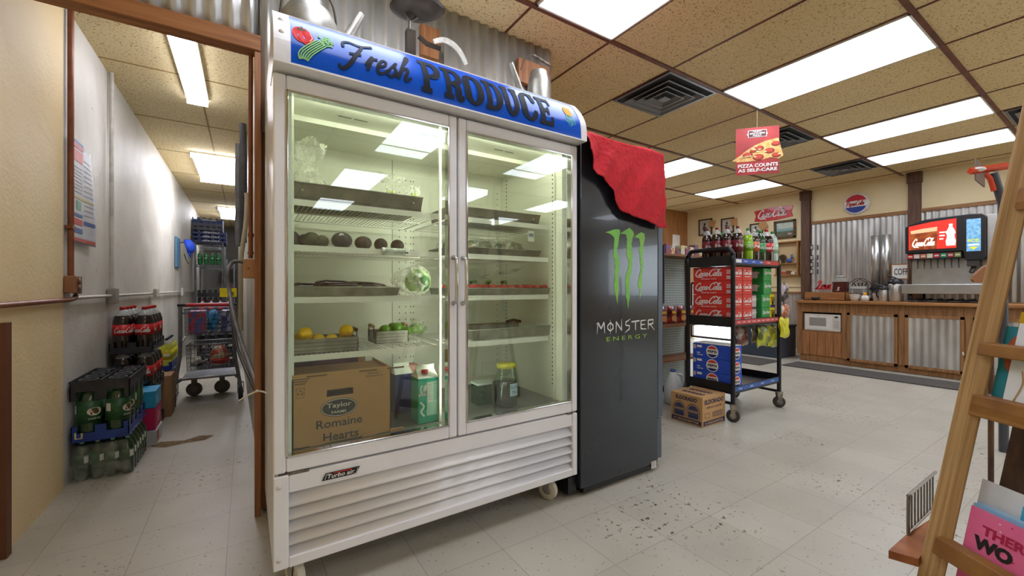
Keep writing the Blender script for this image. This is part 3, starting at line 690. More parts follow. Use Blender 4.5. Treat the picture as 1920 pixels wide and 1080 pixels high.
# yellow pepper and lettuce
cx, cy = hxx(1066, 208)
put_disc(o, fx, cx-.010, cy, .014, .026, 4, .0024); put_disc(o, fx, cx+.010, cy, .014, .026, 4, .0025); put_disc(o, fx, cx, cy-.002, .012, .027, 4, .0026)
put_stroke(o, fx, [(cx-.004, cy-.02), (cx-.006, cy), (cx-.003, cy+.02)], .0015, 5, .003); put_stroke(o, fx, [(cx+.006, cy-.02), (cx+.007, cy), (cx+.004, cy+.02)], .0015, 5, .003)
put_stroke(o, fx, [(cx, cy+.022), (cx-.004, cy+.036)], .006, 5, .003, 0)
ly = cy-.047
for k in range(5):
    r_ = .007+.0055*k
    put_stroke(o, fx, [(cx+r_*(1+.16*sin(5*a_+k))*cos(a_), ly+r_*(1.0+.16*sin(5*a_+k))*sin(a_)) for a_ in [j*pi/8 for j in range(17)]], .0013, 7, .0028+.0001*k, 2)
for a_ in (.2, 1.3, 2.4, 3.6, 4.9): put_stroke(o, fx, [(cx, ly), (cx+.03*cos(a_), ly+.03*sin(a_))], .0012, 7, .0034, 0)
build('pepper_picture', o, LETM, hd)
# casters
def caster(mb, x, y, r=.05, wdt=.025, ang=0.0, z1=.122):
    R_ = Matrix.Translation((x, y, 0)) @ Matrix.Rotation(ang, 4, 'Z')
    mb.lathe([(r*.55, -wdt/2), (r*.95, -wdt/2), (r, -wdt/3), (r, wdt/3), (r*.95, wdt/2), (r*.55, wdt/2)], (0, 0, r), 20, 0, axis='x', mat=R_)
    mb.lathe([(0, -wdt*.62), (r*.3, -wdt*.62), (r*.56, -wdt*.45), (r*.56, wdt*.45), (r*.3, wdt*.62), (0, wdt*.62)], (0, 0, r), 14, 1, axis='x', mat=R_)
    for s_ in (-1, 1):
        mb.prism([(-.012, r), (.012, r), (.022, z1-.01), (-.022, z1-.01)], lambda a, b, d: R_ @ Vector((d, a, b)), s_*wdt*.72, s_*wdt*.72+s_*.003, 1)
    mb.box(-.022, .022, -.024, .024, z1-.012, z1-.002, 1, mat=R_)
for x, y in ((1.245, 1.60), (CX0+.07, 1.60), (1.245, 2.12), (CX0+.07, 2.12)):
    o = MB(); caster(o, x, y, .05, .026, .35); build('caster', o, [M('cream caster tyre', '#d9d3c2', .5), M('zinc bracket', '#b5b3ae', .35, .8)], ck)

# ------------------------------------------------------------------ contents of the cooler
GT = M('galvanised tray', '#8f8980', .45, .55, '#6a655e', 14, lo=.3, hi=.7); GT2 = M('galvanised box bright', '#aaa89c', .4, .6, '#87857b', 16)
def tray(x0, x1, y0, y1, z, h, label, name='metal_tray', m=None, fl=.008, group=None, cat='tray'):
    o = MB(); A = [(x0+fl, y0+fl), (x1-fl, y0+fl), (x1-fl, y1-fl), (x0+fl, y1-fl)]; B = [(x0, y0), (x1, y0), (x1, y1), (x0, y1)]
    o.add([(p[0], p[1], z+.001) for p in A]+[(p[0], p[1], z+h) for p in B], [(3, 2, 1, 0)]+[(q, (q+1) % 4, (q+1) % 4+4, q+4) for q in range(4)])
    b = build(name, o, m or GT, solid=.003, label=label, cat=cat, group=group)
    return b
def rolled(x0, x1, y0, y1, z, h, label, name='metal_tray', m=None, cat='tray', handles=False, rivets=True):
    t = thing(name, label, cat, ((x0+x1)/2, (y0+y1)/2, z+.002)); fl = .008
    o = MB(); A = [(x0+fl, y0+fl), (x1-fl, y0+fl), (x1-fl, y1-fl), (x0+fl, y1-fl)]; B = [(x0, y0), (x1, y0), (x1, y1), (x0, y1)]
    o.add([(p[0], p[1], z+.004) for p in A]+[(p[0], p[1], z+h) for p in B], [(3, 2, 1, 0)]+[(q, (q+1) % 4, (q+1) % 4+4, q+4) for q in range(4)])
    build('pan', o, m or GT, t, solid=.002)
    build('rim', MB().tube([(p[0], p[1], z+h) for p in B], .003, closed=True), m or GT, t)
    if rivets:
        for x in (x0+.04, x1-.04): build('rivet', MB().ball((x, y0+.002, z+h*.6), .004), M('rivet metal', '#b8b0a4', .3, .9), t)
    return t
def handle_bar(t, c, d, wdt, h, mat_w):
    """wire bail with wooden grip; c middle of rim, d unit direction along rim"""
    c = Vector(c); d = Vector(d); up = Vector((0, 0, 1)); 
    o = MB().tube([c-d*wdt/2+up*-.03, c-d*wdt/2, c-d*wdt*.42+up*h, c+d*wdt*.42+up*h, c+d*wdt/2, c+d*wdt/2+up*-.03], .0022)
    b = build('handle', o, M('dark wire', '#4b443c', .4, .8), t)
    o = MB().tube([c-d*wdt*.36+up*h, c-d*wdt*.2+up*h, c+d*wdt*.2+up*h, c+d*wdt*.36+up*h], .008, n=10)
    build('grip', o, mat_w, b)
GRIPD = M('dark wooden grip', '#5d4636', .6, 0, '#3c2c22', 20); GRIPL = M('pale wooden grip', '#b89a70', .6, 0, '#96794f', 20)
S1, S2, S3, S4 = [z+.003 for z in SZ]
xx = lambda u, y=1.66, v=400: at(u, v, Y=y).x
# top left: long tray with bagged celery
rolled(xx(543, 1.65), xx(793, 1.65), 1.65, 1.95, S1, .066, 'long dull metal tray holding bagged celery on the top left shelf')
BAG = plastic_film('clear bag film', '#f4f5e6', .26, .9, 26)
CELM = M('celery green', '#cfd98a', .5, 0, '#a9bf5a', 14, stretch=(1, 1, .2), bump=.3)
def bag(name, cx, cy, z0, h, r, label, seed, inner=.4, tilt=0, cat='bag', group=None, neck=.55):
    rd = random.Random(seed); t = thing(name, label, cat, (cx, cy, z0), group=group)
    ph = [rd.uniform(0, 6) for _ in range(6)]
    def f(a, b):
        th = 2*pi*a; z = h*b; nk = 1-neck*math.exp(-((b-.58)/.16)**2)
        rr = r*nk*(1+.13*sin(3*th+ph[0]+4*b)+.10*sin(7*th+ph[1]-6*b)+.07*sin(13*th+ph[2]+9*b)*(.3+b))
        if b > .75: rr *= 1+.6*(b-.75)
        if b < .08: rr *= .6+5*b
        return Vector((cx+rr*cos(th)+tilt*b*h, cy+rr*.75*sin(th), z0+.002+z*(1+.05*sin(4*th+ph[3])*b)))
    build('film', MB().grid(f, 48, 26), BAG, t)
    o = MB()
    for k in range(9):
        a = rd.uniform(0, 6.28); q = r*.5*rd.random()**.5
        o.tube(spline([(cx+q*cos(a), cy+q*.7*sin(a), z0+.006), (cx+q*cos(a)*1.1, cy+q*.7*sin(a), z0+h*inner*.6), (cx+q*cos(a)*.9+rd.uniform(-.01, .01), cy+q*.7*sin(a), z0+h*inner*rd.uniform(.8, 1.1))], 3), .009, n=7, r2=.006)
    build('celery_stalks', o, CELM, t)
    return t
z_ = S1+.008
bag('bagged_celery', xx(577, 1.75), 1.76, z_, .235, .060, 'tallest clear bag of celery, flared open top, at left end of top tray', 1, .30)
bag('bagged_celery', xx(735, 1.76), 1.77, z_, .165, .043, 'crumpled clear bag of celery towards right end of top tray', 2, .55)
bag('bagged_celery', xx(776, 1.76), 1.77, z_, .125, .030, 'small celery bag at the far right end of top tray', 3, .75, neck=.2)
# second shelf: mushrooms/avocado-dark rounds
AVO = M('dark avocado skin', '#4b2f26', .4, 0, '#2a1a17', 25, bump=.5, bscale=60); AVB = M('black purple skin', '#3a3138', .4, 0, '#1d191f', 25, bump=.4, bscale=60); AVG = M('olive dark skin', '#56553f', .45, 0, '#302f26', 20)
def fruit(name, u, v0, y, z, rx, rz, m, label, cat, group=None, sticker=False, sy=1, stem=False):
    x = at(u, v0, Y=y).x; o = MB().ball((x, y, z+rz), rx, sx=1, sy=sy, sz=rz/rx, n=18, m=12)
    if not sticker and not stem: return build(name, o, m, label=label, cat=cat, group=group)
    t = thing(name, label, cat, (x, y, z), group=group); b = build('flesh', o, m, t)
    if sticker:
        o = MB(); o.add([(x-.006+.009*cos(k*pi/5), y-rx*sy*.80, z+rz*1.62+.006*sin(k*pi/5)) for k in range(10)], [tuple(range(9, -1, -1))]); build('sticker', o, WT, b)
    return t
for u, y, rx, rz, m, lab, st in ((548, 1.70, .026, .029, AVB, 'black round vegetable at far left end of second shelf', 0), (572, 1.72, .026, .026, AVB, 'dark vegetable second from the left on second shelf', 0),
     (584, 1.70, .030, .029, AVG, 'olive-black vegetable third from the left on second shelf', 0), (604, 1.69, .024, .024, AVG, 'pale-cut dark vegetable left of the stickered one', 0),
     (641, 1.68, .038, .031, AVB, 'large dark round vegetable with oval sticker on second shelf', 1), (681, 1.69, .033, .027, AVO, 'brown-black avocado just right of the stickered vegetable', 0),
     (714, 1.70, .027, .026, AVO, 'middle one of the three brown-black avocados above thermometer', 0), (745, 1.71, .028, .026, AVO, 'rightmost brown-black avocado above the thermometer', 0)):
    fruit('avocado', u, 445, y, S2, rx, rz, m, lab, 'fruit', 'dark avocados on the second left shelf', sticker=st, sy=.9)
# thermometer tube clipped to the shelf edge
p = at(716, 468, Y=1.60); q = at(764, 472, Y=1.60)
t = thing('thermometer', 'clear tube thermometer clipped to edge of second left shelf', 'thermometer', ((p.x+q.x)/2, 1.60, p.z-.015))
build('tube', MB().tube([(p.x+.01, 1.605, S2-.008), (q.x-.008, 1.605, S2-.008)], .014, n=14), M('frosted tube', '#d5dad3', .15, 0, '#a8b0a8', 60, coat=.5), t)
for xc in (p.x, q.x-.01): build('end_cap', MB().tube([(xc, 1.605, S2-.008), (xc+.01, 1.605, S2-.008)], .0155, n=14), CH, t)
# third shelf: tray of dark aubergines, bagged lettuce
tx0, tx1 = xx(541, 1.66), xx(750, 1.66)
rolled(tx0, tx1, 1.66, 1.92, S3, .036, 'flat metal tray of purple aubergines on the third left shelf', rivets=False, m=GT2)
EGG = M('aubergine skin', '#33202c', .22, 0, '#1c1119', 8, coat=.6); GSTEM = M('green stem', '#5f7a3c', .6)
for k, (fx_, yy, ln, rot) in enumerate(((.22, 1.75, .2, .05), (.48, 1.80, .20, -.08), (.70, 1.76, .19, .12), (.42, 1.72, .16, .02))):
    x = tx0+(tx1-tx0)*fx_; t = thing('aubergine', ['aubergine at the left of the metal tray', 'aubergine behind the front one in the tray', 'aubergine at the right end of the metal tray', 'front aubergine lying in the middle of the tray'][k]+', third shelf', 'vegetable', (x, yy, S3+.006), group='aubergines in the metal tray')
    o = MB(); R_ = Matrix.Translation((x, yy, S3+.03+.004*k)) @ Matrix.Rotation(rot, 4, 'Z')
    o.lathe([(0, -ln/2), (.016, -ln/2+.006), (.024, -ln/4), (.021, ln/6), (.013, ln/2-.01), (.008, ln/2)], (0, 0, 0), 14, axis='x', mat=R_); build('body', o, EGG, t)
    o = MB().lathe([(.012, ln/2-.012), (.009, ln/2), (.004, ln/2+.003), (.003, ln/2+.018)], (0, 0, 0), 10, axis='x', mat=R_); build('stem', o, GSTEM, t)
LET = M('lettuce green', '#8fb84a', .5, 0, '#4f7f2a', 9, bump=.5, bscale=18); LETD = M('dark leaf green', '#3f6b35', .5, 0, '#27492a', 10, bump=.5)
def leafy(mb, c, r, seed, n=16, mi=0, sz=1):
    rd = random.Random(seed); c = Vector(c)
    for k in range(n):
        a = rd.uniform(0, 2*pi); el = rd.uniform(-.3, 1.4); nrm = Vector((cos(a)*cos(el), sin(a)*cos(el), sin(el)))
        tn = nrm.cross(Vector((0, 0, 1))).normalized() if abs(nrm.z) < .95 else Vector((1, 0, 0)); bt = nrm.cross(tn); ph = rd.uniform(0, 6); rr = r*rd.uniform(.6, .9)
        def f(p_, q_, nrm=nrm, tn=tn, bt=bt, ph=ph, rr=rr):
            s_ = (p_-.5)*2; t_ = (q_-.5)*2; k_ = sqrt(max(0, 1-min(1, abs(t_))**2*.75))
            P_ = c+nrm*(r*(1-.35*(s_*s_+t_*t_)))+tn*s_*rr*.7*k_+bt*t_*rr*.8+nrm*.10*r*sin(9*s_*t_+ph+7*t_)*abs(s_)
            return Vector((P_.x, P_.y, c.z+(P_.z-c.z)*sz))
        mb.grid(f, 8, 8, mi if rd.random() < .7 else min(mi+1, 1))
    return mb
cx = xx(787, 1.72); cz = S3+.066
t = thing('lettuce_bag', 'round green lettuce head in a clear bag on the third left shelf', 'lettuce', (cx, 1.74, S3))
o = leafy(MB(), (cx-.002, 1.74, cz-.004), .056, 4, 44, sz=1.0); o.ball((cx, 1.74, cz-.008), .030); build('leaves', o, [LET, LETD], t)
def f(a, b):
    th = 2*pi*a; ph = pi*b; r_ = .066*(1+.06*sin(5*th+4*ph)+.05*sin(11*th-7*ph)); e = 1+.6*max(0, -cos(th))*sin(ph)**2
    return Vector((cx-.01+r_*1.0*e*sin(ph)*cos(th), 1.74+r_*.8*sin(ph)*sin(th), cz+r_*cos(ph)*.96))
build('film', MB().grid(f, 40, 22), BAG, t)
# fourth shelf: lemons box, limes box
def slat_box(u0, u1, y0, y1, z, h, label, seed, g0, g1, skew=0):
    x0, x1 = xx(u0, y0), xx(u1, y0); t = thing('produce_box', label, 'box', ((x0+x1)/2, (y0+y1)/2, z+.001))
    o = MB(); th = .004
    for (p0, p1, q0, q1) in ((x0, x1, y0, y0+th), (x0, x1, y1-th, y1), (x0, x0+th, y0, y1), (x1-th, x1, y0, y1)): o.box(p0, p1, q0, q1, z+.002, z+h)
    o.box(x0, x1, y0, y1, z+.001, z+.004); build('box', o, GT2, t)
    o = MB()
    for k in range(1, 4):
        zz = z+h*k/4; o.box(x0-.0008, x1+.0008, y0-.0008, y0, zz-.001, zz+.001).box(x1, x1+.0008, y0, y1, zz-.001, zz+.001)
    build('groove', o, M('groove dark', '#5a564c', .7), t)
    handle_bar(t, (x1+.001, (y0+y1)/2, z+h), (0, 1, 0), .09, .022, g1); handle_bar(t, (x0-.001, (y0+y1)/2, z+h), (0, 1, 0), .09, .022, g0)
    return x0, x1
y0_ = 1.648
slat_box(541, 672, y0_, 1.80, S4, .054, 'left galvanised box with wooden-grip handles holding lemons', 1, GRIPD, GRIPD)
LEM = M('lemon yellow', '#f2c411', .4, 0, '#e8b008', 8, bump=.15, bscale=90, coat=.2); LIM = M('lime green', '#5f9a1e', .35, 0, '#447d14', 7, bump=.15, bscale=80, coat=.2)
for u, y, zz, r, lab in ((572, 1.70, .068, .028, 'large lemon on top at left of the lemon box'), (597, 1.71, .044, .024, 'lemon low in the box, right of the big left one'), (622, 1.70, .042, .024, 'lemon low in the middle of the box'),
        (650, 1.715, .070, .028, 'tall lemon on top at the right of the lemon box'), (640, 1.675, .030, .021, 'lemon below the tall right lemon'), (676, 1.75, .040, .024, 'lemon at far right corner of the lemon box'), (556, 1.765, .040, .023, 'lemon half hidden at back left of the box')):
    x = min(xx(u, y), xx(672, y0_)-.030); o = MB(); R_ = Matrix.Translation((x, y, S4+zz)) @ Matrix.Rotation(u*.37, 4, 'Z')
    o.lathe([(0, -r*1.28), (r*.2, -r*1.2), (r*.55, -r*.95), (r*.9, -r*.4), (r*.97, 0), (r*.9, r*.4), (r*.55, r*.95), (r*.2, r*1.2), (0, r*1.28)], (0, 0, 0), 16, axis='x', mat=R_)
    build('lemon', o, LEM, label=lab, cat='lemon', group='lemons in the galvanised box')
lx0, lx1 = xx(698, 1.83), xx(778, 1.83)
slat_box(704, 766, 1.80, 1.93, S4, .052, 'smaller galvanised box holding limes, right of the lemon box', 2, GRIPL, GRIPL)
for u, y, zz, r, lab in ((722, 1.86, .052, .024, 'lime on top at left of the lime box'), (745, 1.855, .056, .027, 'biggest brightest lime at the front of the lime box'), (737, 1.90, .058, .023, 'dark lime behind the others'), (762, 1.87, .042, .021, 'small lime at right end of the lime box')):
    x = xx(u, y); o = MB().ball((x, y, S4+zz), r, sx=1.12, n=18, m=12); build('lime', o, LIM, label=lab, cat='lime', group='limes in the galvanised box')
x = xx(795, 1.93); t = thing('greens_bag', 'bag of leafy greens with purple print at back right of fourth shelf', 'bag', (x, 1.98, S4))
build('leaves', leafy(MB(), (x-.01, 2.0, S4+.035), .04, 9, 18, sz=.8), [LET, LETD], t)
build('film', MB().ball((x-.01, 2.0, S4+.042), .052, sx=.95, sz=.8, jit=.2), BAG, t)
# cabinet floor: romaine box, purple box, milk cartons
KR = M('kraft cardboard', '#bd8f5c', .75, 0, '#b28450', 4, bump=.05, bscale=60); INK = M('box ink', '#4b4a48', .6); INKD = M('box ink dark', '#23282c', .5)
bx0, bx1 = a0+.01, at(733, 760, Y=1.595).x; by0, by1 = 1.593, 1.86; bz0 = iz0+.001; bz1 = iz0+.257
t = thing('cardboard_box', 'large brown cardboard box printed Romaine Hearts on cooler floor', 'box', ((bx0+bx1)/2, (by0+by1)/2, bz0))
o = MB(); hcx = at(638, 735, Y=by0).x; hz_ = at(638, 735, Y=by0).z; hw = .045; hh_ = .012; th = .004
# front panel with a hand hole
o.box(bx0, hcx-hw, by0, by0+th, bz0, bz1).box(hcx+hw, bx1, by0, by0+th, bz0, bz1).box(hcx-hw, hcx+hw, by0, by0+th, bz0, hz_-hh_).box(hcx-hw, hcx+hw, by0, by0+th, hz_+hh_, bz1)
o.box(bx1-th, bx1, by0, by1, bz0, bz1-.004).box(bx0, bx0+th, by0, by1, bz0, bz1-.02).box(bx0, bx1, by1-th, by1, bz0, bz1-.02).box(bx0, bx1, by0, by1, bz0, bz0+th)
o.box(bx0, bx1, by0+th, by1, bz1-.022, bz1-.018)
for x_ in (.055, .23, .335):
    o.box(bx0+x_, bx0+x_+.05, by0-.003, by0+.001, bz0, bz0+.012).box(bx0+x_-.01, bx0+x_+.055, by0-.001, by0+.002, bz1-.012, bz1-.006, 1)
build('carton', o, [KR, M('slot shadow brown', '#7c5a34', .8)], t)
fr = frame((bx0, by0, bz0), (1, 0, 0), (0, 0, 1)); L_ = lambda u, v: (at(u, v, Y=by0).x-bx0, at(u, v, Y=by0).z-bz0)
o = MB(); ex, ez = L_(636, 763)
put_disc(o, fr, ex, ez, .062, .034, 0, .001, 32); put_disc(o, fr, ex, ez, .0595, .0315, 1, .0013, 32); put_disc(o, fr, ex, ez, .057, .029, 0, .0016, 32)
put_text(o, fr, 'Taylor', ex-.042, ez-.004, .084, .021, 1, bold=.01, d=.002); put_text(o, fr, 'FARMS', ex-.026, ez-.021, .05, .010, 1, d=.002)
r0 = L_(593, 805); r1 = L_(679, 800)
r0 = L_(593, 806); r1 = L_(679, 797); q0 = L_(606, 829); q1 = L_(672, 818)
put_text(o, fr, 'Romaine', r0[0], r0[1], r1[0]-r0[0], .030, 0, bold=.012); put_text(o, fr, 'Hearts', q0[0], q0[1], q1[0]-q0[0], .030, 0, bold=.012)
q = L_(555, 738)
put_rect(o, fr, q[0], q[0]+.026, q[1]-.018, q[1]+.016, 2, .001); put_rect(o, fr, q[0]+.0012, q[0]+.0248, q[1]-.0168, q[1]+.0148, 3, .0013)
for k in range(3):
    a = pi/2+k*2*pi/3; put_stroke(o, fr, [(q[0]+.013+.007*cos(a-.7), q[1]+.007*sin(a-.7)), (q[0]+.013+.008*cos(a), q[1]+.008*sin(a)), (q[0]+.013+.007*cos(a+.6), q[1]+.007*sin(a+.6))], .003, 2, .0016, 0)
for k, s_ in enumerate(('Processed by', 'fresh produce co', 'salad hearts')): pass
q = L_(547, 722)
for k in range(3): put_rect(o, fr, q[0]+.004*k, q[0]+.055-.006*k, q[1]+.014-.008*k, q[1]+.017-.008*k, 2)
q = L_(690, 703); put_text(o, fr, 'PERISHABLE', q[0], q[1]+.003, .042, .006, 2); put_text(o, fr, 'KEEP REFRIGERATED', q[0]-.008, q[1]-.008, .062, .006, 2)
build('print', o, [INKD, M('ink pale', '#d8cdbb', .6), INK, KR], t)
pz1 = at(600, 672, Y=1.9).z
t = thing('produce_carton', 'dark purple printed carton behind the romaine box', 'box', (.28, 1.98, bz0))
x1_ = at(672, 690, Y=1.88).x
build('carton', MB().box(a0+.02, x1_, 1.88, 2.09, bz0, bz0+.258), M('purple carton print', '#3a2140', .4, 0, '#6b2a4f', 14), t)
build('side', MB().box(x1_, x1_+.03, 1.885, 2.09, bz0, bz0+.264), KR, t)
def gable(name, x0, x1, y0, y1, z, h, top, m, mt, label, draw=None, lean=None):
    t = thing(name, label, 'carton', ((x0+x1)/2, (y0+y1)/2, z)); o = MB().box(x0, x1, y0, y1, z, z+h)
    build('carton_body', o, m, t, bevel=.002)
    ym = (y0+y1)/2; o = MB()
    o.add([(x0, y0, z+h), (x1, y0, z+h), (x1, y1, z+h), (x0, y1, z+h), (x0+.006, ym, z+h+top), (x1-.006, ym, z+h+top)], [(0, 1, 5, 4), (2, 3, 4, 5), (1, 2, 5), (3, 0, 4)])
    o.box(x0+.004, x1-.004, ym-.003, ym+.003, z+h+top-.002, z+h+top+.014)
    tp = build('gable_top', o, mt, t)
    return t, tp
TEAL = M('teal carton', '#3fb59b', .4, 0, '#2fa58c', 5); CWH = M('carton white', '#e6ece2', .45); CRED = M('carton red', '#c23a44', .45)
sx0, sx1 = at(783, 780, Y=1.70).x, at(825, 780, Y=1.63).x-.012
sx0, sx1 = sx1-.088, sx1
t, tp = gable('milk_carton', sx0, sx1, 1.618, 1.706, bz0, .185, .035, TEAL, CWH, 'teal gable-top carton reading Silk beside the romaine box')
fr = frame((sx0, 1.618, bz0), (1, 0, 0), (0, 0, 1)); o = MB()
put_rect(o, fr, .036, .084, .03, .17, 0); put_rect(o, fr, .040, .062, .085, .165, 1, .0015)
for k in range(9): put_rect(o, fr, .042, .060, .158-.008*k, .160-.008*k, 2, .002); put_rect(o, fr, .066, .082, .158-.008*k, .160-.008*k, 2, .002)
put_script(o, fr, 'Silk'.replace('k', 'l'), .001, .115, .036, .042, wd=.2, mi=1, d=.002)
put_stroke(o, fr, [(.008, .09), (.024, .07), (.012, .05), (.026, .03)], .008, 1, .0015)
build('print', o, [M('carton pale green', '#a9dcc6', .45), CWH, M('fine print green', '#5a8c7c', .6)], t)
build('cap', MB().lathe([(.014, 0), (.014, .012), (0, .012)], ((sx0+sx1)/2-.01, 1.635, bz0+.205), 16), CRED, t)
t, tp = gable('milk_carton', sx0-.04, sx0+.04, 1.80, 1.88, bz0, .175, .03, M('navy carton', '#2b3a6e', .45, 0, '#1d2850', 6), CWH, 'navy blue carton standing behind the teal carton')
o = MB(); R_ = Matrix.Translation((sx1-.01, 1.87, bz0+.045)) @ Matrix.Rotation(-.45, 4, 'Y')
t = thing('milk_carton', 'red and white striped carton leaning behind the teal carton', 'carton', (sx1-.01, 1.9, bz0))
build('carton_body', MB().box(-.035, .03, -.03, .03, 0, .18, mat=Matrix.Translation((sx1-.028, 1.95, bz0+.012)) @ Matrix.Rotation(.16, 4, 'Y')), M('pale red carton', '#d6b0a4', .5, 0, '#b3423c', 12, stretch=(.2, .2, 3)), t)
# right-hand shelves
rx0 = CMID+.04
X_ = lambda u, y=1.66, v=500: at(u, v, Y=y).x
rolled(rx0, X_(1013, 1.66), 1.66, 1.92, S1, .052, 'metal tray with bagged peppers on the top right shelf')
PEP = M('yellow pepper skin', '#f0a81c', .3, 0, '#e08a14', 5, coat=.4)
for k, (u, m_, lab) in enumerate(((922, 0, 'left yellow-orange pepper above rim of top right tray'), (943, 0, 'right yellow-orange pepper above rim of top right tray'), (905, 1, 'orange pepper at the back of top right tray'))):
    x = X_(u, 1.80); o = MB()
    t = thing('bell_pepper', lab, 'pepper', (x, 1.80+.03*m_, S1+.01), group='peppers in the top right tray')
    for a in (0, 2.1, 4.2): o.ball((x+.012*cos(a), 1.80+.03*m_+.012*sin(a), S1+.042), .023, sz=1.15)
    build('flesh', o, PEP if not m_ else M('orange pepper skin', '#d9701f', .3, coat=.4), t); build('stem', MB().tube([(x, 1.80+.03*m_, S1+.065), (x+.004, 1.80+.03*m_, S1+.074)], .003), GSTEM, t)
x0, x1 = rx0, X_(1005, 1.66)
rolled(x0, x1+.03, 1.66, 1.93, S2, .034, 'metal tray under mixed salad greens on the second right shelf', rivets=False)
t = thing('salad_greens', 'clear bag of mixed green herbs in second right tray', 'vegetables', ((x0+x1)/2, 1.78, S2+.006))
o = MB()
for k in range(5): leafy(o, (x0+.05+(x1-x0-.09)*k/4, 1.78, S2+.045), .04, 20+k, 10, sz=.9)
build('leaves', o, [M('herb green', '#8a9a4c', .6, 0, '#5b6a35', 12), M('herb brown', '#7b6a45', .6, 0, '#4e4630', 12)], t)
def f(a, b): return Vector((x0+.01+(x1-x0-.02)*a, 1.685+.2*b, S2+.088+.006*sin(17*a+9*b)-.05*(2*b-1)**4-.02*(2*a-1)**6))
build('film', MB().grid(f, 30, 12), BAG, t)
p = at(995, 443, Y=1.655)
t = thing('paper_note', 'small white printed label hanging at the second right shelf', 'label', (p.x, 1.652, p.z-.02))
build('card', MB().box(p.x-.018, p.x+.018, 1.651, 1.653, p.z-.026, p.z+.026), WT, t); build('print', MB().box(p.x-.014, p.x+.014, 1.6500, 1.6508, p.z-.002, p.z+.012), M('note blue', '#8aa3b8', .6), t)
p = at(885, 462, Y=1.66); fruit('garlic_bulb', 889, 460, 1.69, S2+.03, .014, .012, M('garlic cream', '#e2d8bc', .5), 'cream garlic bulb at left end of second right tray', 'garlic')
x1 = X_(1034, 1.66)
rolled(rx0, x1, 1.66, 1.93, S3, .032, 'shallow shiny metal tray of red tomatoes on the third right shelf', rivets=False, m=GT2)
TOMM = M('tomato skin', '#cf3a22', .3, 0, '#a8281a', 6, coat=.4)
rd = random.Random(5); k = 0
for r_ in range(3):
    for c_ in range(11):
        x = rx0+.022+(x1-rx0-.044)*c_/10; y = 1.69+.045*r_
        build('tomato', MB().ball((x, y, S3+.034+.004*(rd.random())), .0175, sz=.85, n=12, m=8), TOMM, label='small red tomato packed in the shallow tray on the third right shelf', cat='tomato', group='tomatoes in the third right tray')
t = thing('herb_bunch', 'bunch of leafy stems in a clear bag lying on the tomatoes', 'herbs', (1.03, 1.85, S3+.06)); o = MB()
for k in range(4): leafy(o, (.88+.09*k, 1.86, S3+.062), .022, 40+k, 8, sz=.6)
build('leaves', o, [LET, M('purple leaf', '#4e2a32', .5)], t)
def f(a, b):
    return Vector((.95+.30*a, 1.80+.12*b+.02*sin(6*a), S3+.072+.075*a*(1-.3*b)+.008*sin(14*a+6*b)))
build('film', MB().grid(f, 24, 12), BAG, t)
rolled(X_(886, 1.66), x1, 1.66, 1.95, S4, .048, 'empty roasting pan with side handle on the fourth right shelf', 'roasting_pan', GT2, 'pan', rivets=False)
x = x1
build('pan_handle', MB().tube([(x1-.10, 1.93, S4+.056), (x1-.05, 1.94, S4+.062), (x1-.005, 1.93, S4+.052)], .008, n=8), GRIPD, label='dark wooden grip lying on rim of the roasting pan', cat='handle')
p = at(880, 618, Y=1.66)
def f(a, b): return Vector((rx0+.004+.028*a, 1.655+.05*b+.006*sin(9*a), S4+.004+.055*(1-b*.6)*(.55+.45*sin(7*a+1)**2)))
build('cloth', MB().grid(f, 14, 8), M('purple white cloth', '#d8d2d8', .8, 0, '#4d3c6e', 40), solid=.002, label='crumpled purple and white wrapper at left end of fourth right shelf', cat='wrapper')
# jar of black tea
p = at(949, 765, Z=iz0); jx = X_(949, 1.66); jy = 1.66; z = iz0+.001
t = thing('glass_jar', 'big glass jar with yellow lid and handwritten BLACK TEA note', 'jar', (jx, jy, z))
JG = glass_mat('jar glass', '#dfeee6', gain=1); jr = .054
build('glass', MB().lathe([(.01, 0), (jr*.92, .001), (jr, .01), (jr, .125), (jr*.9, .15), (.043, .165), (.042, .185)], (jx, jy, z), 28, cap=False), JG, t)
build('tea', MB().lathe([(0, .004), (jr*.9, .004), (jr*.96, .012), (jr*.96, .12), (0, .121)], (jx, jy, z), 28), M('dark tea', '#38241c', .1, 0, '#241a1a', 5, coat=.6), t)
build('lid', MB().lathe([(.045, .18), (.0455, .198), (.04, .202), (0, .202)], (jx, jy, z), 28), M('yellow lid', '#d9cf2f', .4, 0, '#b8b02a', 30), t)
fr = cyl((jx, jy, z), jr+.001, -pi/2+.22); o = MB()
put_rect(o, fr, -.024, .026, .055, .112, 0, .001, 8); put_text(o, fr, 'BLACK', -.020, .088, .04, .015, 1, d=.002, bold=0); put_text(o, fr, 'TEA', -.016, .064, .03, .015, 1, d=.002, bold=0, shear=.3)
build('note', o, [M('pale blue note', '#b9d9e8', .6), M('pen ink', '#2f3f6a', .6)], t)
gx = X_(905, 1.75); t = thing('glass_container', 'square green-tinted glass container left of the tea jar', 'container', (gx, 1.76, z))
build('glass', MB().rbox(gx-.042, gx+.042, 1.72, 1.80, z+.002, z+.095, .012), glass_mat('green glass', '#7fc2a8', gain=1), t, world=True)
build('leaves', leafy(MB(), (gx, 1.76, z+.04), .026, 77, 14, sz=.9), [LETD, LET], t)
build('lid', MB().rbox(gx-.044, gx+.044, 1.718, 1.802, z+.095, z+.105, .012), M('clear lid', '#c7d6c9', .2), t)
gx = rx0+.004; build('plastic_tub', MB().lathe([(0, 0), (.018, 0), (.021, .05), (.023, .052)], (gx+.022, 1.66, z), 20), M('white tub', '#d9dfcb', .4), label='small white plastic tub in left corner of the right compartment', cat='tub', solid=.001)
from mathutils import noise
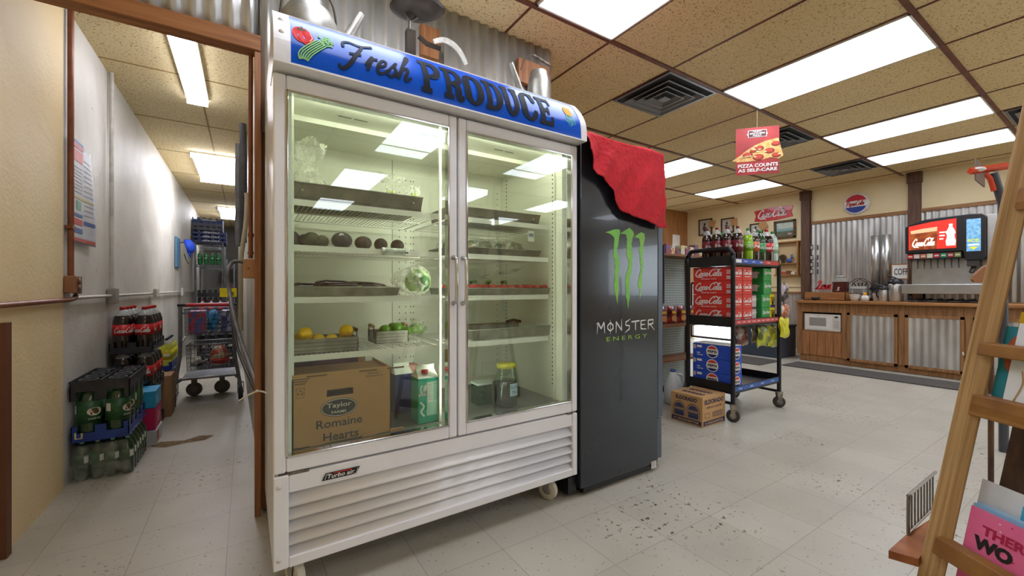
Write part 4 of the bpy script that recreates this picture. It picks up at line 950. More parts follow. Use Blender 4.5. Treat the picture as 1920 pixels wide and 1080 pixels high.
# ================================================================== ON TOP OF THE COOLER
GALV2 = M('weathered zinc', '#b9b7ae', .4, .7, '#85837b', 12, lo=.3, hi=.7, bump=.06); BLKM = M('black iron', '#2c2722', .45, .4, '#463b30', 10)
zt = zs1+.002
c = at(580, 20, Y=1.78); c.z = zt
t = thing('milk_can', 'round galvanised can with side spout on top left of the cooler', 'watering can', (c.x, c.y, zt))
R0 = .112
build('body', MB().lathe([(0, .001), (R0*.97, .001), (R0, .008), (R0*.985, .03), (R0, .034), (R0*.98, .075), (R0*.95, .12), (R0*.7, .17), (R0*.45, .19), (R0*.45, .21), (0, .212)], c, 32), GALV2, t)
build('band', MB().lathe([(R0*1.0, .04), (R0*1.03, .043), (R0*1.0, .046)], c, 32, cap=False).lathe([(R0*.985, .06), (R0*1.02, .063), (R0*.985, .066)], c, 32, cap=False), GALV2, t)
s0 = Vector((c.x+R0*.85, c.y-.03, zt+.015)); s1 = at(678, 27, Y=1.74)
build('spout', MB().tube([s0, s0+(s1-s0)*.5, s1], .028, n=14, r2=.013), GALV2, t)
build('handle', MB().tube(spline([(c.x-R0*.9, c.y, zt+.13), (c.x-R0*.7, c.y, zt+.24), (c.x, c.y, zt+.28), (c.x+R0*.7, c.y, zt+.24), (c.x+R0*.9, c.y, zt+.13)]), .004), BLKM, t)
# old iron seat on a stalk
b0 = at(868/3+480, 270/3, Y=1.82); sx = b0.x; sy = 1.82
top = at(770, 33, Y=sy)
t = thing('tractor_seat', 'black cast iron tractor seat on a forked stalk on top of the cooler', 'seat', (sx, sy, zt))
sc_ = at(778, 5, Y=sy)
def f(a, b):
    th = 2*pi*a; r = b; x = .125*r*cos(th)*(1+.12*cos(th)); y = .10*r*sin(th)
    return Vector((sc_.x+x, sy+y, top.z+.012+.045*r**3+.02*r*r*cos(th)))
build('pan', MB().grid(f, 32, 10), BLKM, t, solid=.004)
build('stalk', MB().tube([(sx, sy, zt+.001), (sx, sy, top.z-.02)], .010, n=8), M('worn steel', '#8e8880', .4, .8, '#57514a', 15), t)
build('brace', MB().tube([(sx, sy, top.z-.02), (sx-.03, sy, top.z+.02)], .005).tube([(sx, sy, top.z-.02), (sx+.05, sy, top.z+.028)], .005).tube([(sx, sy, top.z-.02), (sx, sy+.04, top.z+.02)], .005), M('worn steel', '#8e8880'), t)
p1, p2, p3 = at(785, 68, Y=sy), at(800, 82, Y=sy), at(828, 92, Y=sy)
build('bracket', MB().tube([p1, p2, p3], .011, n=6).box(sx-.02, sx+.02, sy-.016, sy+.016, zt, p1.z+.01), BLKM, t)
build('foot', MB().box(p3.x-.008, p3.x+.008, sy-.012, sy+.012, zt, p3.z+.012), M('worn steel', '#8e8880'), t)
pts = [at(u, v, Y=1.76) for u, v in ((813, 78), (832, 75), (850, 84), (864, 100), (874, 121))]
t = thing('sickle', 'white-painted curved blade standing beside the tractor seat bracket', 'tool', (pts[-1].x, 1.76, zt))
pp = spline([tuple(p) for p in pts], 4); o = MB(); n_ = len(pp)
vs = []
for i, p in enumerate(pp):
    a = Vector(pp[max(i-1, 0)]); b = Vector(pp[min(i+1, n_-1)]); d = (b-a).normalized(); nn = Vector((-d.z, 0, d.x)); w_ = .009+.004*sin(pi*i/n_)
    for yy in (1.757, 1.763): vs += [tuple(Vector(p)+nn*w_+Vector((0, yy-1.76, 0))), tuple(Vector(p)-nn*w_+Vector((0, yy-1.76, 0)))]
fs = []
for i in range(n_-1):
    q = 4*i; fs += [(q, q+4, q+5, q+1), (q+2, q+3, q+7, q+6), (q, q+2, q+6, q+4), (q+1, q+5, q+7, q+3)]
o.add(vs, fs+[(0, 1, 3, 2), (4*n_-4, 4*n_-2, 4*n_-1, 4*n_-3)]); build('blade', o, M('chipped white paint', '#dedcd4', .5, 0, '#b9b5aa', 30), t)
# right watering can
c = at(1010, 150, Y=1.88); c.z = zt
t = thing('watering_can', 'battered galvanised watering can with wooden grip at right on top of cooler', 'watering can', (c.x, c.y, zt))
r_ = .055; hh2 = at(1005, 134, Y=1.88).z-zt
hh2 = max(hh2, .05)
build('body', MB().lathe([(0, .001), (r_*1.25, .001), (r_*1.25, hh2*.45), (r_*1.1, hh2*.8), (r_*.85, hh2), (0, hh2*1.02)], c, 24), GALV2, t)
s1 = at(958, 118, Y=1.86); s0 = Vector((c.x-r_*.9, c.y, zt+.015))
build('spout', MB().tube([s0, s0+(s1-s0)*.55, s1], .026, n=12, r2=.012), GALV2, t)
ha, hb, hc, hd_ = at(976, 131, Y=1.88), at(985, 110, Y=1.88), at(1000, 104, Y=1.88), at(1031, 140, Y=1.88)
he = at(1030, 122, Y=1.88)
build('handle', MB().tube(spline([tuple(ha), tuple(hb), tuple(hc), tuple(he), tuple(hd_)], 4), .0025), BLKM, t)
build('grip', MB().tube([hc, he], .008, n=10), M('grey worn wood grip', '#8d8172', .7, 0, '#4c4238', 40), t)
# wooden blocks fixed on the corrugated sheet
for (u0, u1, v0, v1) in ((790, 826, 42, 112), (974, 1031, 106, 170)):
    p = at(u0, v0, Y=YB-.06); q = at(u1, v1, Y=YB-.06)
    struct('trim_6', MB().box(p.x, q.x, YB-.055, YB-.022, q.z, p.z), wood('block wood', '#a8703f', '#75451f', 2, 7), world=False, bevel=.002)
# ================================================================== BLACK DRINKS COOLER
mx0, mx1, my0, my1 = 1.382, 1.968, 1.515, 2.17
MBK = M('gloss charcoal panel', '#2a3038', .16, .2, '#262c34', 2, bump=.02, bscale=120, coat=.3); MBT = M('black plastic', '#16181b', .35); MGR = M('grey blue door frame', '#56606e', .35, .3)
mz0, mz1 = .035, at(1240, 292, X=mx1, Y=None).z if False else 1.79
mk = thing('drinks_cooler', 'tall black energy drink cooler with green claw marks and a red cloth over it', 'refrigerator', (1.68, 1.84, 0))
build('cabinet', MB().box(mx0, mx1, my0, my1, .045, mz1), MBK, mk, bevel=.004)
build('plinth', MB().box(mx0+.03, mx1+.01, my0+.012, my1, .012, .045).box(mx0-.055, mx0-.002, my0+.03, my1, .02, .10), MBT, mk)
for x, y in ((mx0+.06, my0+.05), (mx1-.06, my0+.05), (mx0+.06, my1-.05), (mx1-.06, my1-.05)): build('foot', MB().lathe([(.02, 0), (.02, .012), (0, .012)], (x, y, 0), 12), MBT, mk)
dz0, dz1 = at(1246, 783, Y=my0).z, at(1250, 358, Y=my0).z
d = build('door', MB().box(mx1+.006, mx1+.05, my0+.004, my0+.05, dz0+.01, dz1).box(mx1+.006, mx1+.05, my1-.05, my1, dz0+.01, dz1).box(mx1+.006, mx1+.05, my0+.05, my1-.05, dz1-.05, dz1).box(mx1+.006, mx1+.05, my0+.05, my1-.05, dz0+.01, dz0+.06), MGR, mk, bevel=.004)
build('glass_pane', MB().box(mx1+.02, mx1+.025, my0+.05, my1-.05, dz0+.06, dz1-.05), GLS, d)
build('door_seal', MB().box(mx1+.0005, mx1+.006, my0+.01, my1-.01, dz0+.01, dz1), MBT, d)
build('handle', MB().tube([(mx1+.05, my0+.02, .93), (mx1+.075, my0+.02, .95), (mx1+.075, my0+.02, 1.28), (mx1+.05, my0+.02, 1.30)], .007), MBT, d)
def f(a, b, d_): return Vector((a, d_, b))
hA = dz1+.006; hB = 1.80
build('header_box', MB().prism([(mx1+.001, hA), (mx1+.045, hA), (mx1+.062, hA+.03), (mx1+.062, hB-.03), (mx1+.045, hB), (mx1+.001, hB)], f, my0+.006, my1, 0), MGR, mk, bevel=.003)
build('kick_panel', MB().box(mx1+.001, mx1+.045, my0+.008, my1, .06, dz0), MGR, mk, bevel=.004)
fr = frame((0, my0, 0), (1, 0, 0), (0, 0, 1)); GP = M('claw green print', '#8fd02c', .35, 0, '#6fc23a', 8, stretch=(1, 1, .4)); WP = M('white logo print', '#e8e8e8', .35)
def px_(u, v): p = at(u, v, Y=my0); return (p.x, p.z)
def strip(left, right):
    """two jagged outlines, photo points"""
    o = MB(); n = 26; rd = random.Random(len(left)*7+int(left[0][0]))
    def res(pl):
        pl = spline(pl, 8); out = []
        for k in range(n+1): out.append(pl[min(len(pl)-1, int(k*(len(pl)-1)/n))])
        return out
    A = res(left); B = res(right); vs = []
    for k in range(n+1):
        j = rd.uniform(-1.3, 1.3) if 0 < k < n-2 else 0
        vs += [fr(*px_(A[k][0]-j, A[k][1]), .001), fr(*px_(B[k][0]+j*.8, B[k][1]), .001)]
    o.add(vs, [(2*k, 2*k+2, 2*k+3, 2*k+1) for k in range(n)]); return o
cv = lambda pts: [(1060+x/3.27, 230+y/3.27) for x, y in pts]
S_1 = (cv([(245, 672), (290, 690), (302, 730), (290, 790), (305, 860), (300, 960), (306, 1040), (318, 1110)]), cv([(300, 655), (332, 662), (322, 740), (318, 790), (330, 860), (326, 940), (322, 1040), (319, 1110)]))
S_2 = (cv([(335, 680), (370, 690), (376, 740), (375, 790), (386, 870), (368, 960), (372, 1050), (384, 1140)]), cv([(390, 645), (420, 672), (406, 740), (408, 800), (410, 880), (395, 960), (392, 1060), (385, 1140)]))
S_3 = (cv([(418, 702), (450, 712), (456, 750), (452, 810), (460, 880), (448, 960), (452, 1030), (456, 1080)]), cv([(462, 672), (487, 690), (478, 760), (474, 820), (480, 880), (468, 960), (464, 1030), (457, 1080)]))
for L2, R2 in (S_1, S_2, S_3): build('claw_mark', strip(L2, R2), GP, mk)
o = MB(); ax, az = px_(1119, 621); bx_, bz_ = px_(1227, 616); w_ = (bx_-ax)/7; hq = .052; az = (az+bz_)/2-.003
def MS(k, strokes, wd=.0075):
    for st in strokes: put_stroke(o, fr, [(ax+w_*(k+p[0]), az+hq*p[1])+tuple(p[2:]) for p in st], wd, 0, .0013, 0)
MS(0, [[(.0, -.12, .2), (.12, .95)], [(.12, 1.0), (.45, .35)], [(.45, .35), (.78, 1.0)], [(.78, 1.0), (.86, -.1, .5)], [(-.08, .85, .3), (.16, .95)]])
MS(1, [[(.5, .9), (.2, .62), (.2, .32), (.5, .05), (.8, .32), (.8, .62), (.5, .9)], [(.5, 1.2, .3), (.5, -.25, .3)]])
MS(2, [[(.15, -.2, .3), (.18, .95)], [(.15, .98), (.8, .05)], [(.8, .0), (.8, 1.2, .3)]])
MS(3, [[(.85, 1.15, .4), (.3, .85), (.3, .55), (.78, .45), (.72, .12), (.2, -.2, .3)]])
MS(4, [[(.0, .85), (1.0, .92)], [(.5, .9), (.5, -.05, .6)]])
MS(5, [[(.2, .9), (.2, .05)], [(.2, .9), (.85, .95, .5)], [(.2, .48), (.75, .5, .5)], [(.2, .05), (.9, .0, .5)]])
MS(6, [[(.15, .95), (.15, -.05, .5)], [(.15, .92), (.8, .95), (.78, .55), (.2, .45)], [(.4, .45), (1.0, -.2, .3)]])
build('name_lettering', o, WP, mk)
o = MB(); ex0, ez0 = px_(1137, 641); ex1, _ = px_(1213, 636); put_text(o, fr, 'ENERGY', ex0, ez0+.002, ex1-ex0, .022, 0, bold=0, spacing=1.5); build('energy_lettering', o, M('energy green', '#8fc43a', .4), mk)
p0 = px_(1221, 880); o = MB(); put_rect(o, fr, p0[0], p0[0]+.045, p0[1]+.002, p0[1]+.042, 0)
for k in range(4): put_rect(o, fr, p0[0]+.004, p0[0]+.030+.003*(k % 2), p0[1]+.01+.008*k, p0[1]+.012+.008*k, 1, .0015)
build('rating_sticker', o, [M('sticker white', '#d8d6d2', .5), M('sticker ink', '#55595f', .6)], mk)
# red cloth
lo_px = [(1097, 285), (1101, 300), (1106, 318), (1112, 328), (1130, 340), (1144, 358), (1152, 383), (1161, 397), (1179, 407), (1207, 416), (1231, 427), (1250, 430)]
lo_pts = [(at(u, v, Y=my0-.02).x, at(u, v, Y=my0-.02).z) for u, v in lo_px]
def zlow(x):
    for (xa_, za), (xb_, zb_) in zip(lo_pts, lo_pts[1:]):
        if x <= xb_: return za+(zb_-za)*max(0, (x-xa_)/(xb_-xa_))
    return lo_pts[-1][1]
def cloth(a, b):
    x = mx0+.002+(mx1-mx0+.02)*a; topz = mz1+.008
    if b < .35:
        q = b/.35; y = my0+.42-(.42+.012)*q; z = topz+.012*(sin(9*a+7*q)*.5+.5)*(.4+.6*q)
        return Vector((x-.004, y, z))
    q = (b-.35)/.65; L0 = topz-zlow(x); z = topz-L0*q; N_ = noise.noise
    u_ = (x-mx0)*9+(topz-z)*6; amp = min(1, q*2.5)*(.6+.6*q)
    y = my0-.020-.017*amp*(1+N_(Vector((u_, (topz-z)*1.5, .3))))-.010*amp*N_(Vector((u_*2.3, z*4, 2)))-.05*max(0, .14-a)*q*5-.003*N_(Vector((x*60, 0, z*60)))
    return Vector((x+.006*N_(Vector((z*8, a*4, 5)))*q, min(y, my0-.006), z+.006*N_(Vector((x*22, 3, 1)))*q))
RC = M('red fabric', '#cf1f2c', .85, 0, '#c21a28', 18, bump=.5, bscale=220)
o = MB().grid(cloth, 90, 70); build('red_cloth', o, RC, solid=.003, label='red textured cloth draped over front top edge of the black drinks cooler', cat='cloth')
p = at(1099, 272, Y=my0-.05)
# ================================================================== BOTTLES
CLR = M('clear bottle plastic', '#c9cfd0', .12, 0, '#dfe4e4', 8, coat=.6, alpha=.42)
def liq(n, c, c2=None, **k): return M(n, c, .08, 0, c2, 6, coat=.9, **k)
COKE = liq('cola', '#1c0f0c', '#2a1610'); GRN = liq('green bottle', '#1f4224', '#16331c'); DEW = liq('lime soda', '#9ac522', '#86b21c'); LEMN = liq('lemonade', '#dfe03c', '#ece86a'); CLQ = liq('clear soda', '#b9cfc4', '#a6c2b4'); TEA_ = liq('brown soda', '#2a130e'); ORG = liq('dark soda', '#3a2422')
LR = M('label red', '#d11f22', .4); LDK = M('label maroon', '#6f1a24', .4); LGN = M('label green', '#2f8f4a', .4); LGD = M('label dark green', '#214d2b', .4, 0, '#2f6336', 30, stretch=(1, 1, 4)); LLM = M('label lime', '#7dbb2a', .4); LOR = M('label orange', '#c9622c', .4); LYE = M('label yellow', '#dcd21e', .4); LWH = M('label white', '#e4e6e0', .4); LGL = M('label pale green', '#9fcfb0', .4)
CR = M('cap red', '#c8281e', .4); CG = M('cap green', '#2f9a50', .4); CB = M('cap black', '#1b1b1d', .4); CW = M('cap white', '#e6e4e0', .4); CT = M('cap teal', '#8fc9b4', .4); CM = M('cap maroon', '#8d3a38', .4); CO = M('cap pale pink', '#cf8f88', .4)
WHT = M('bottle print white', '#f0eeea', .4)
KIND = {  # r, h, liquid, label, cap, word, label span, script?
 'coke': (.053, .305, COKE, LR, CR, 'Coca-Cola', (.36, .60), 1), 'ginger': (.053, .305, GRN, LGD, CG, 'CANADA DRY', (.28, .66), 0), 'pepper': (.041, .300, TEA_, LDK, CM, 'Dr Pepper', (.30, .62), 0),
 'dew': (.040, .30, DEW, LLM, CG, 'DEW', (.36, .62), 0), 'orange': (.040, .29, ORG, LOR, CW, 'M', (.36, .64), 0), 'dkgreen': (.045, .29, GRN, LGN, CG, 'CANADA DRY', (.34, .62), 0), 'sprite': (.045, .295, CLQ, LGL, CG, 'Sprite', (.34, .6), 0),
 'lemonade': (.043, .27, LEMN, LYE, CB, None, (.3, .62), 0), 'small': (.0300, .21, GRN, LGD, CT, None, (.40, .66), 0), 'smallgreen': (.035, .235, liq('green soda', '#2f8f4e'), LGN, CG, None, (.36, .62), 0), 'smalldark': (.033, .22, COKE, LR, CR, None, (.4, .62), 0)}
_B = {}
def bottle(kind, loc, label, group, rz=0):
    if kind in _B: return dup(_B[kind], loc, rz, label, group)
    r, h, lq, lb, cp, word, (l0, l1), scr = KIND[kind]; H_ = h; n = 24 if r > .037 else 16
    t = thing('soda_bottle', label, 'bottle', loc, group=group, rz=rz)
    mi = [0]*6+[0, 1, 1, 1, 1]; green = lq in (GRN,)
    fill = .74
    prof = [(r*.5, .002), (r*.82, .0), (r*.96, H_*.04), (r*.92, H_*.10), (r, H_*.17), (r*.99, l0*H_), (r*.99, l1*H_), (r*.97, H_*.68), (r*.80, H_*.80), (r*.45, H_*.89), (r*.27, H_*.935)]
    mi = [0, 0, 0, 0, 0, 0, 0, 0 if fill > .72 else 1, 2 if green else 1, 2 if green else 1]
    build('body', MB().lathe(prof, (0, 0, 0), n, mi), [lq, CLR, lq], t, world=False)
    build('bottle_cap', MB().lathe([(r*.30, H_*.93), (r*.30, H_*.99), (r*.27, H_), (0, H_)], (0, 0, 0), 14), cp, t, world=False)
    o = MB().lathe([(r*1.0, l0*H_), (r*1.008, l0*H_), (r*1.008, l1*H_), (r*1.0, l1*H_)], (0, 0, 0), n, 0, cap=False)
    for am in (-pi/2, pi/2):
        fr = cyl((0, 0, 0), r*1.008, am); lh = (l1-l0)*H_
        if kind == 'ginger':
            put_disc(o, fr, 0, (l0+.20)*H_, .030, .022, 1, .0006, 20); put_disc(o, fr, 0, (l0+.20)*H_, .027, .0195, 3, .0009, 20); put_text(o, fr, 'CANADA', -.022, (l0+.205)*H_, .044, .009, 2, d=.0015); put_text(o, fr, 'DRY', -.012, (l0+.165)*H_, .024, .009, 2, d=.0015); put_text(o, fr, 'GINGER ALE', -.026, (l0+.06)*H_, .052, .008, 1, d=.0012)
            for k in range(6):
                for q in range(4): put_stroke(o, cyl((0, 0, 0), r*1.008, am+.8+.5*q/2), [(-.01, (l0+.02+.055*k)*H_), (0, (l0+.04+.055*k)*H_), (.01, (l0+.02+.055*k)*H_)], .0012, 4, .0006, 2)
            put_rect(o, cyl((0, 0, 0), r*1.008, am+1.4), -.013, .013, (l0+.17)*H_, (l0+.31)*H_, 1, .001, 4)
        elif kind == 'small':
            put_rect(o, cyl((0, 0, 0), r*1.008, am+.3), -.010, .010, (l0+.05)*H_, (l0+.22)*H_, 1, .001, 4)
        elif scr: put_script(o, fr, word, -r*1.15, l0*H_+lh*.25, r*2.3, lh*.5, wd=.2, mi=1, d=.001, smooth=3)
        elif word: put_text(o, fr, word, -r*.85, l0*H_+lh*.35, r*1.7, lh*.33, 1, shear=.25, d=.0012)
        else: put_rect(o, fr, -r*.6, r*.4, l0*H_+lh*.35, l0*H_+lh*.6, 1, .001, 4)
    build('label', o, [lb, WHT, M('label print red', '#b02a2a', .5), M('shield cream', '#efe6cf', .5), M('label leaf green', '#58964f', .5)], t, world=False)
    _B[kind] = t; return t
def crate(x0, x1, y0, y1, z, h, nx, ny, m, label, group=None, flip=False, text=None, tcol=None, cat='crate'):
    t = thing('bottle_crate', label, 'crate', ((x0+x1)/2, (y0+y1)/2, z), group=group); o = MB(); th = .004
    zb_ = z+(h-.006 if flip else .0)
    lo_, hi_ = (z+h*.45, z+h) if flip else (z, z+h*.55)
    for (p0, p1, q0, q1) in ((x0, x1, y0, y0+th), (x0, x1, y1-th, y1), (x0, x0+th, y0, y1), (x1-th, x1, y0, y1)): o.box(p0, p1, q0, q1, lo_, hi_)
    a_, b_ = (z, lo_) if flip else (hi_, z+h)
    sx_ = (x1-x0)/nx; sy_ = (y1-y0)/ny
    for i in range(nx+1):
        c_ = x0+sx_*i; w_ = sx_*.2
        for y in (y0, y1-th): o.box(max(x0, c_-w_), min(x1, c_+w_), y, y+th, a_, b_)
    for j in range(ny+1):
        c_ = y0+sy_*j; w_ = sy_*.2
        for x in (x0, x1-th): o.box(x, x+th, max(y0, c_-w_), min(y1, c_+w_), a_, b_)
    if not flip:
        for (p0, p1, q0, q1) in ((x0, x1, y0, y0+th), (x0, x1, y1-th, y1), (x0, x0+th, y0, y1), (x1-th, x1, y0, y1)):
            o.box(p0, p1, q0, q1, z+h-.006, z+h) if False else None
    build('shell', o, m, t)
    o = MB(); zc = z+h-.008 if flip else z+.002
    for i in range(nx+1): c_ = x0+sx_*i; o.box(c_-.003, c_+.003, y0, y1, zc, zc+.008)
    for j in range(ny+1): c_ = y0+sy_*j; o.box(x0, x1, c_-.003, c_+.003, zc, zc+.008)
    for i in range(nx):
        for j in range(ny):
            cx_, cy_ = x0+sx_*(i+.5), y0+sy_*(j+.5); rr = min(sx_, sy_)*.36
            o.lathe([(rr, 0), (rr, .006), (rr*.8, .006), (rr*.8, 0)], (cx_, cy_, zc+(.002 if flip else 0)), 12, cap=False)
            o.box(cx_-sx_/2, cx_+sx_/2, cy_-.002, cy_+.002, zc, zc+.005).box(cx_-.002, cx_+.002, cy_-sy_/2, cy_+sy_/2, zc, zc+.005)
    build('grid_base', o, m, t)
    if text:
        o = MB(); put_text(o, frame((x0, y0, z), (1, 0, 0), (0, 0, 1)), text, (x1-x0)*.3, h*.28, (x1-x0)*.5, h*.36, 0, bold=.03, shear=.2); build('lettering', o, tcol or WHT, t)
    return t
CBK = M('black crate plastic', '#25262a', .45, 0, '#33353b', 12); CBL = M('blue crate plastic', '#1f3c8c', .4, 0, '#27479a', 8); CNV = M('navy crate plastic', '#27407e', .45, 0, '#1c2f60', 8)
# stack nearest: shrink-wrapped pack, blue tray of ginger ale, black tray upside down
ax0, ax1 = XW+.012, -.545; ay0, ay1 = 3.085, 3.50
gr_ = 'small green bottles in the shrink-wrapped pack'
for j in range(6):
    for i in range(4): bottle('small', (ax0+.031+.0605*i+.002, ay0+.036+.068*j, 0), 'small green ginger ale bottle with pale teal cap in the wrapped floor pack', gr_, rz=.5)
FILM = plastic_film('shrink wrap film', '#cfd8cf', .2, .5, 12, .08)
def film(a, b):
    th = 2*pi*a; c_, s_ = cos(th), sin(th); k = max(abs(c_), abs(s_)); xx_, yy = c_/k, s_/k
    wob = .004*sin(9*th+7*b)+.003*sin(23*th-11*b)
    ins = .02*max(0, b-.72)/.28
    return Vector(((ax0+ax1)/2+xx_*((ax1-ax0)/2+.004-ins)+wob*abs(xx_)*(abs(xx_) > .99), (ay0+ay1)/2+yy*((ay1-ay0)/2+.004-ins)+wob*(abs(yy) > .99), .002+b*(.19)))
build('shrink_wrap', MB().grid(film, 96, 16), FILM, label='clear plastic shrink wrap around the floor pack of small green bottles', cat='plastic wrap')
bz = .213
crate(ax0, ax1, ay0-.005, ay0+.44, bz, .085, 2, 4, CBL, 'blue bottle tray under the ginger ale bottles, resting on the wrapped pack')
for j in range(4):
    for i in range(2): bottle('ginger', (ax0+.058+.115*i, ay0+.052+.110*j, bz+.010), 'two-litre green ginger ale bottle in the blue tray against the beige wall', 'ginger ale bottles in the blue tray', rz=(.75, -.65, .2, 1.1)[(i*3+j) % 4] if (i+j) else .6)
crate(ax0-.004, ax1+.004, ay0-.008, ay0+.45, bz+.221, .105, 2, 4, CBK, 'black plastic bottle tray turned upside down as the lid of the ginger ale stack', flip=True)
# U mark on the blue tray
o = MB(); put_stroke(o, frame((ax0, ay0-.006, bz), (1, 0, 0), (0, 0, 1)), [(.018, .055), (.018, .022), (.042, .022), (.042, .05)], .008, 0, .002, 0)
build('paint_mark', o, M('cream paint', '#d8cf9a', .6), label='cream painted U on front of the blue bottle tray', cat='marking')
# boxes between the stacks
def boxx(x0, x1, y0, y1, z0, z1, m, name, label, cat='box', dec=None, bevel=.002):
    if dec is None: return build(name, MB().box(x0, x1, y0, y1, z0, z1), m, bevel=bevel, label=label, cat=cat)
    t = thing(name, label, cat, ((x0+x1)/2, (y0+y1)/2, z0)); build('carton', MB().box(x0, x1, y0, y1, z0, z1), m, t, bevel=bevel)
    o = MB(); ms = dec(o, frame((x0, y0, z0), (1, 0, 0), (0, 0, 1)), frame((x1, y0, z0), (0, 1, 0), (0, 0, 1))); build('print', o, ms, t); return t
def dc(o, fa_, fb_):
    put_rect(o, fa_, .02, .09, .02, .07, 0); put_rect(o, fb_, .03, .09, .02, .07, 1)
    for k in range(6): put_rect(o, fa_, .03+.009*k, .034+.009*k, .03, .06, 2, .002)
    return [M('barcode white', '#dfe6ea', .5), M('box pale blue', '#9bd0ea', .5), M('barcode ink', '#2b3a55', .5)]
boxx(-.665, -.50, 3.56, 3.78, .245, .355, M('cyan carton', '#2ea4d8', .45), 'drink_carton', 'bright cyan carton on top of the magenta one behind ginger ale stack', dec=dc)
boxx(-.68, -.50, 3.56, 3.78, .10, .242, M('magenta carton', '#c4205e', .45), 'drink_carton', 'magenta carton under the cyan carton', dec=lambda o, a, b: (put_disc(o, b, .11, .07, .05, .04, 0), [M('magenta pale', '#e07aa0', .5)])[1])
boxx(-.69, -.495, 3.55, 3.79, .002, .097, M('white printed carton', '#d9d4d4', .5, 0, '#b9c2cc', 9), 'drink_carton', 'white printed carton at the bottom, below the magenta one', dec=lambda o, a, b: (put_rect(o, b, .03, .1, .02, .08, 0), [RD])[1])
# cola stack
bx0_, bx1_ = XW+.012, -.545; by_ = 3.80
for L3 in range(3):
    z = .008+.292*L3
    crate(bx0_, bx1_, by_, by_+.46, z-.006 if L3 else .001, .075, 2, 4, CBK, ['black tray at the bottom of the cola stack on the floor', 'black tray in the middle of the cola stack', 'black tray at the top of the cola stack, at knee height'][L3])
    for j in range(4):
        for i in range(2):
            if L3 == 2 and i == 1 and j in (1,): pass
            if L3 == 0 and (i == 0 or j > 1): continue
            bottle('coke', (bx0_+.058+.115*i, by_+.056+.115*j, z+.008), ['two-litre cola bottle in the bottom tray of the stack by white wall', 'two-litre cola bottle in the middle tray of the stack by white wall', 'two-litre cola bottle in the top tray of the stack by white wall'][L3], ['cola bottles in the bottom tray', 'cola bottles in the middle tray', 'cola bottles in the top tray'][L3], rz=(.45, -.3, .8, .1)[(i+j*2) % 4])
# brown box, yellow lemonade row
def db(o, a, b):
    put_stroke(o, b, [(.05, .28), (.10, .28), (.10, .22), (.05, .22), (.05, .28)], .004, 0, .001, 0); put_text(o, b, 'THIS SIDE UP', .03, .10, .14, .02, 0); return [M('faint ink', '#7d6040', .6)]
p0 = at(288, 778, Z=0); x1_ = -.485
boxx(-.63, x1_-.02, 4.28, 4.50, .001, .33, M('kraft box', '#a9815a', .75, 0, '#9a7450', 4), 'cardboard_box', 'tall plain brown cardboard box on floor between cola stack and shopping cart', dec=db)
for L3 in range(2):
    z = .002+.30*L3; crate(XW+.012, -.555, 4.75, 5.20, z, .075, 2, 4, [CBK, CBL][L3], ['black tray of cola bottles under the lemonade', 'blue tray holding yellow lemonade bottles'][L3])
    for j in range(4):
        for i in range(2):
            if L3 == 0 and i == 0: continue
            bottle(['coke', 'lemonade'][L3], (XW+.07+.115*i, 4.81+.11*j, z+.012), ['two-litre cola bottle in the tray under the lemonade', 'yellow lemonade bottle with black cap in the blue tray'][L3], ['cola bottles under the lemonade', 'lemonade bottles in the blue tray'][L3], rz=.3)
build('rust_box', MB().box(-.60, -.52, 4.66, 4.74, .30, .34), M('rust carton', '#9b4f2a', .6), label='small rust-brown carton on edge of the tray below the lemonade', cat='box') if False else None
# ================================================================== SHOPPING CART
CG_ = M('cart grey steel', '#8d9094', .35, .7, '#73767b', 10); RH = M('cart red handle', '#c22a30', .4); RUB = M('cart rubber', '#2b2a2a', .7); WHL = M('wheel grey', '#7f7b78', .5)
cxa, cxb = -.525, -.04; cy0 = 4.57; cy1 = 5.05
t = thing('shopping_cart', 'small two-tier wire shopping cart with red handle across the storage corridor', 'shopping cart', ((cxa+cxb)/2, 4.8, 0))
o = MB()
for x, s_ in ((cxa, 1), (cxb, -1)):
    o.tube(spline([(x, cy0+.02, .10), (x+s_*.01, cy0+.0, .2), (x+s_*.045, cy0-.01, .45), (x+s_*.05, cy0-.02, .70), (x+s_*.05, cy0-.02, .88)], 4), .015, n=10)
    o.tube(spline([(x+s_*.03, cy0-.0, .22), (x+s_*.07, cy1-.1, .20), (x+s_*.12, cy1, .20)], 3), .012)
    o.tube([(x+s_*.05, cy0, .55), (x+s_*.05, cy0+.35, .58)], .010).tube([(x+s_*.05, cy0, .82), (x+s_*.05, cy0+.40, .80)], .010)
o.tube([(cxa+.02, cy0+.02, .24), (cxb-.02, cy0+.02, .24)], .011).tube([(cxa+.10, cy1, .20), (cxb-.10, cy1, .20)], .012)
o.box(cxa+.05, cxb-.05, cy0+.02, cy1, .225, .235)
build('frame', o, CG_, t)
build('handle_bar', MB().tube([(cxa+.03, cy0-.02, .888), (cxb-.03, cy0-.02, .888)], .013, n=12), RUB, t)
build('handle_grip', MB().tube([(cxa+.09, cy0-.02, .888), (cxb-.09, cy0-.02, .888)], .0165, n=12), RH, t)
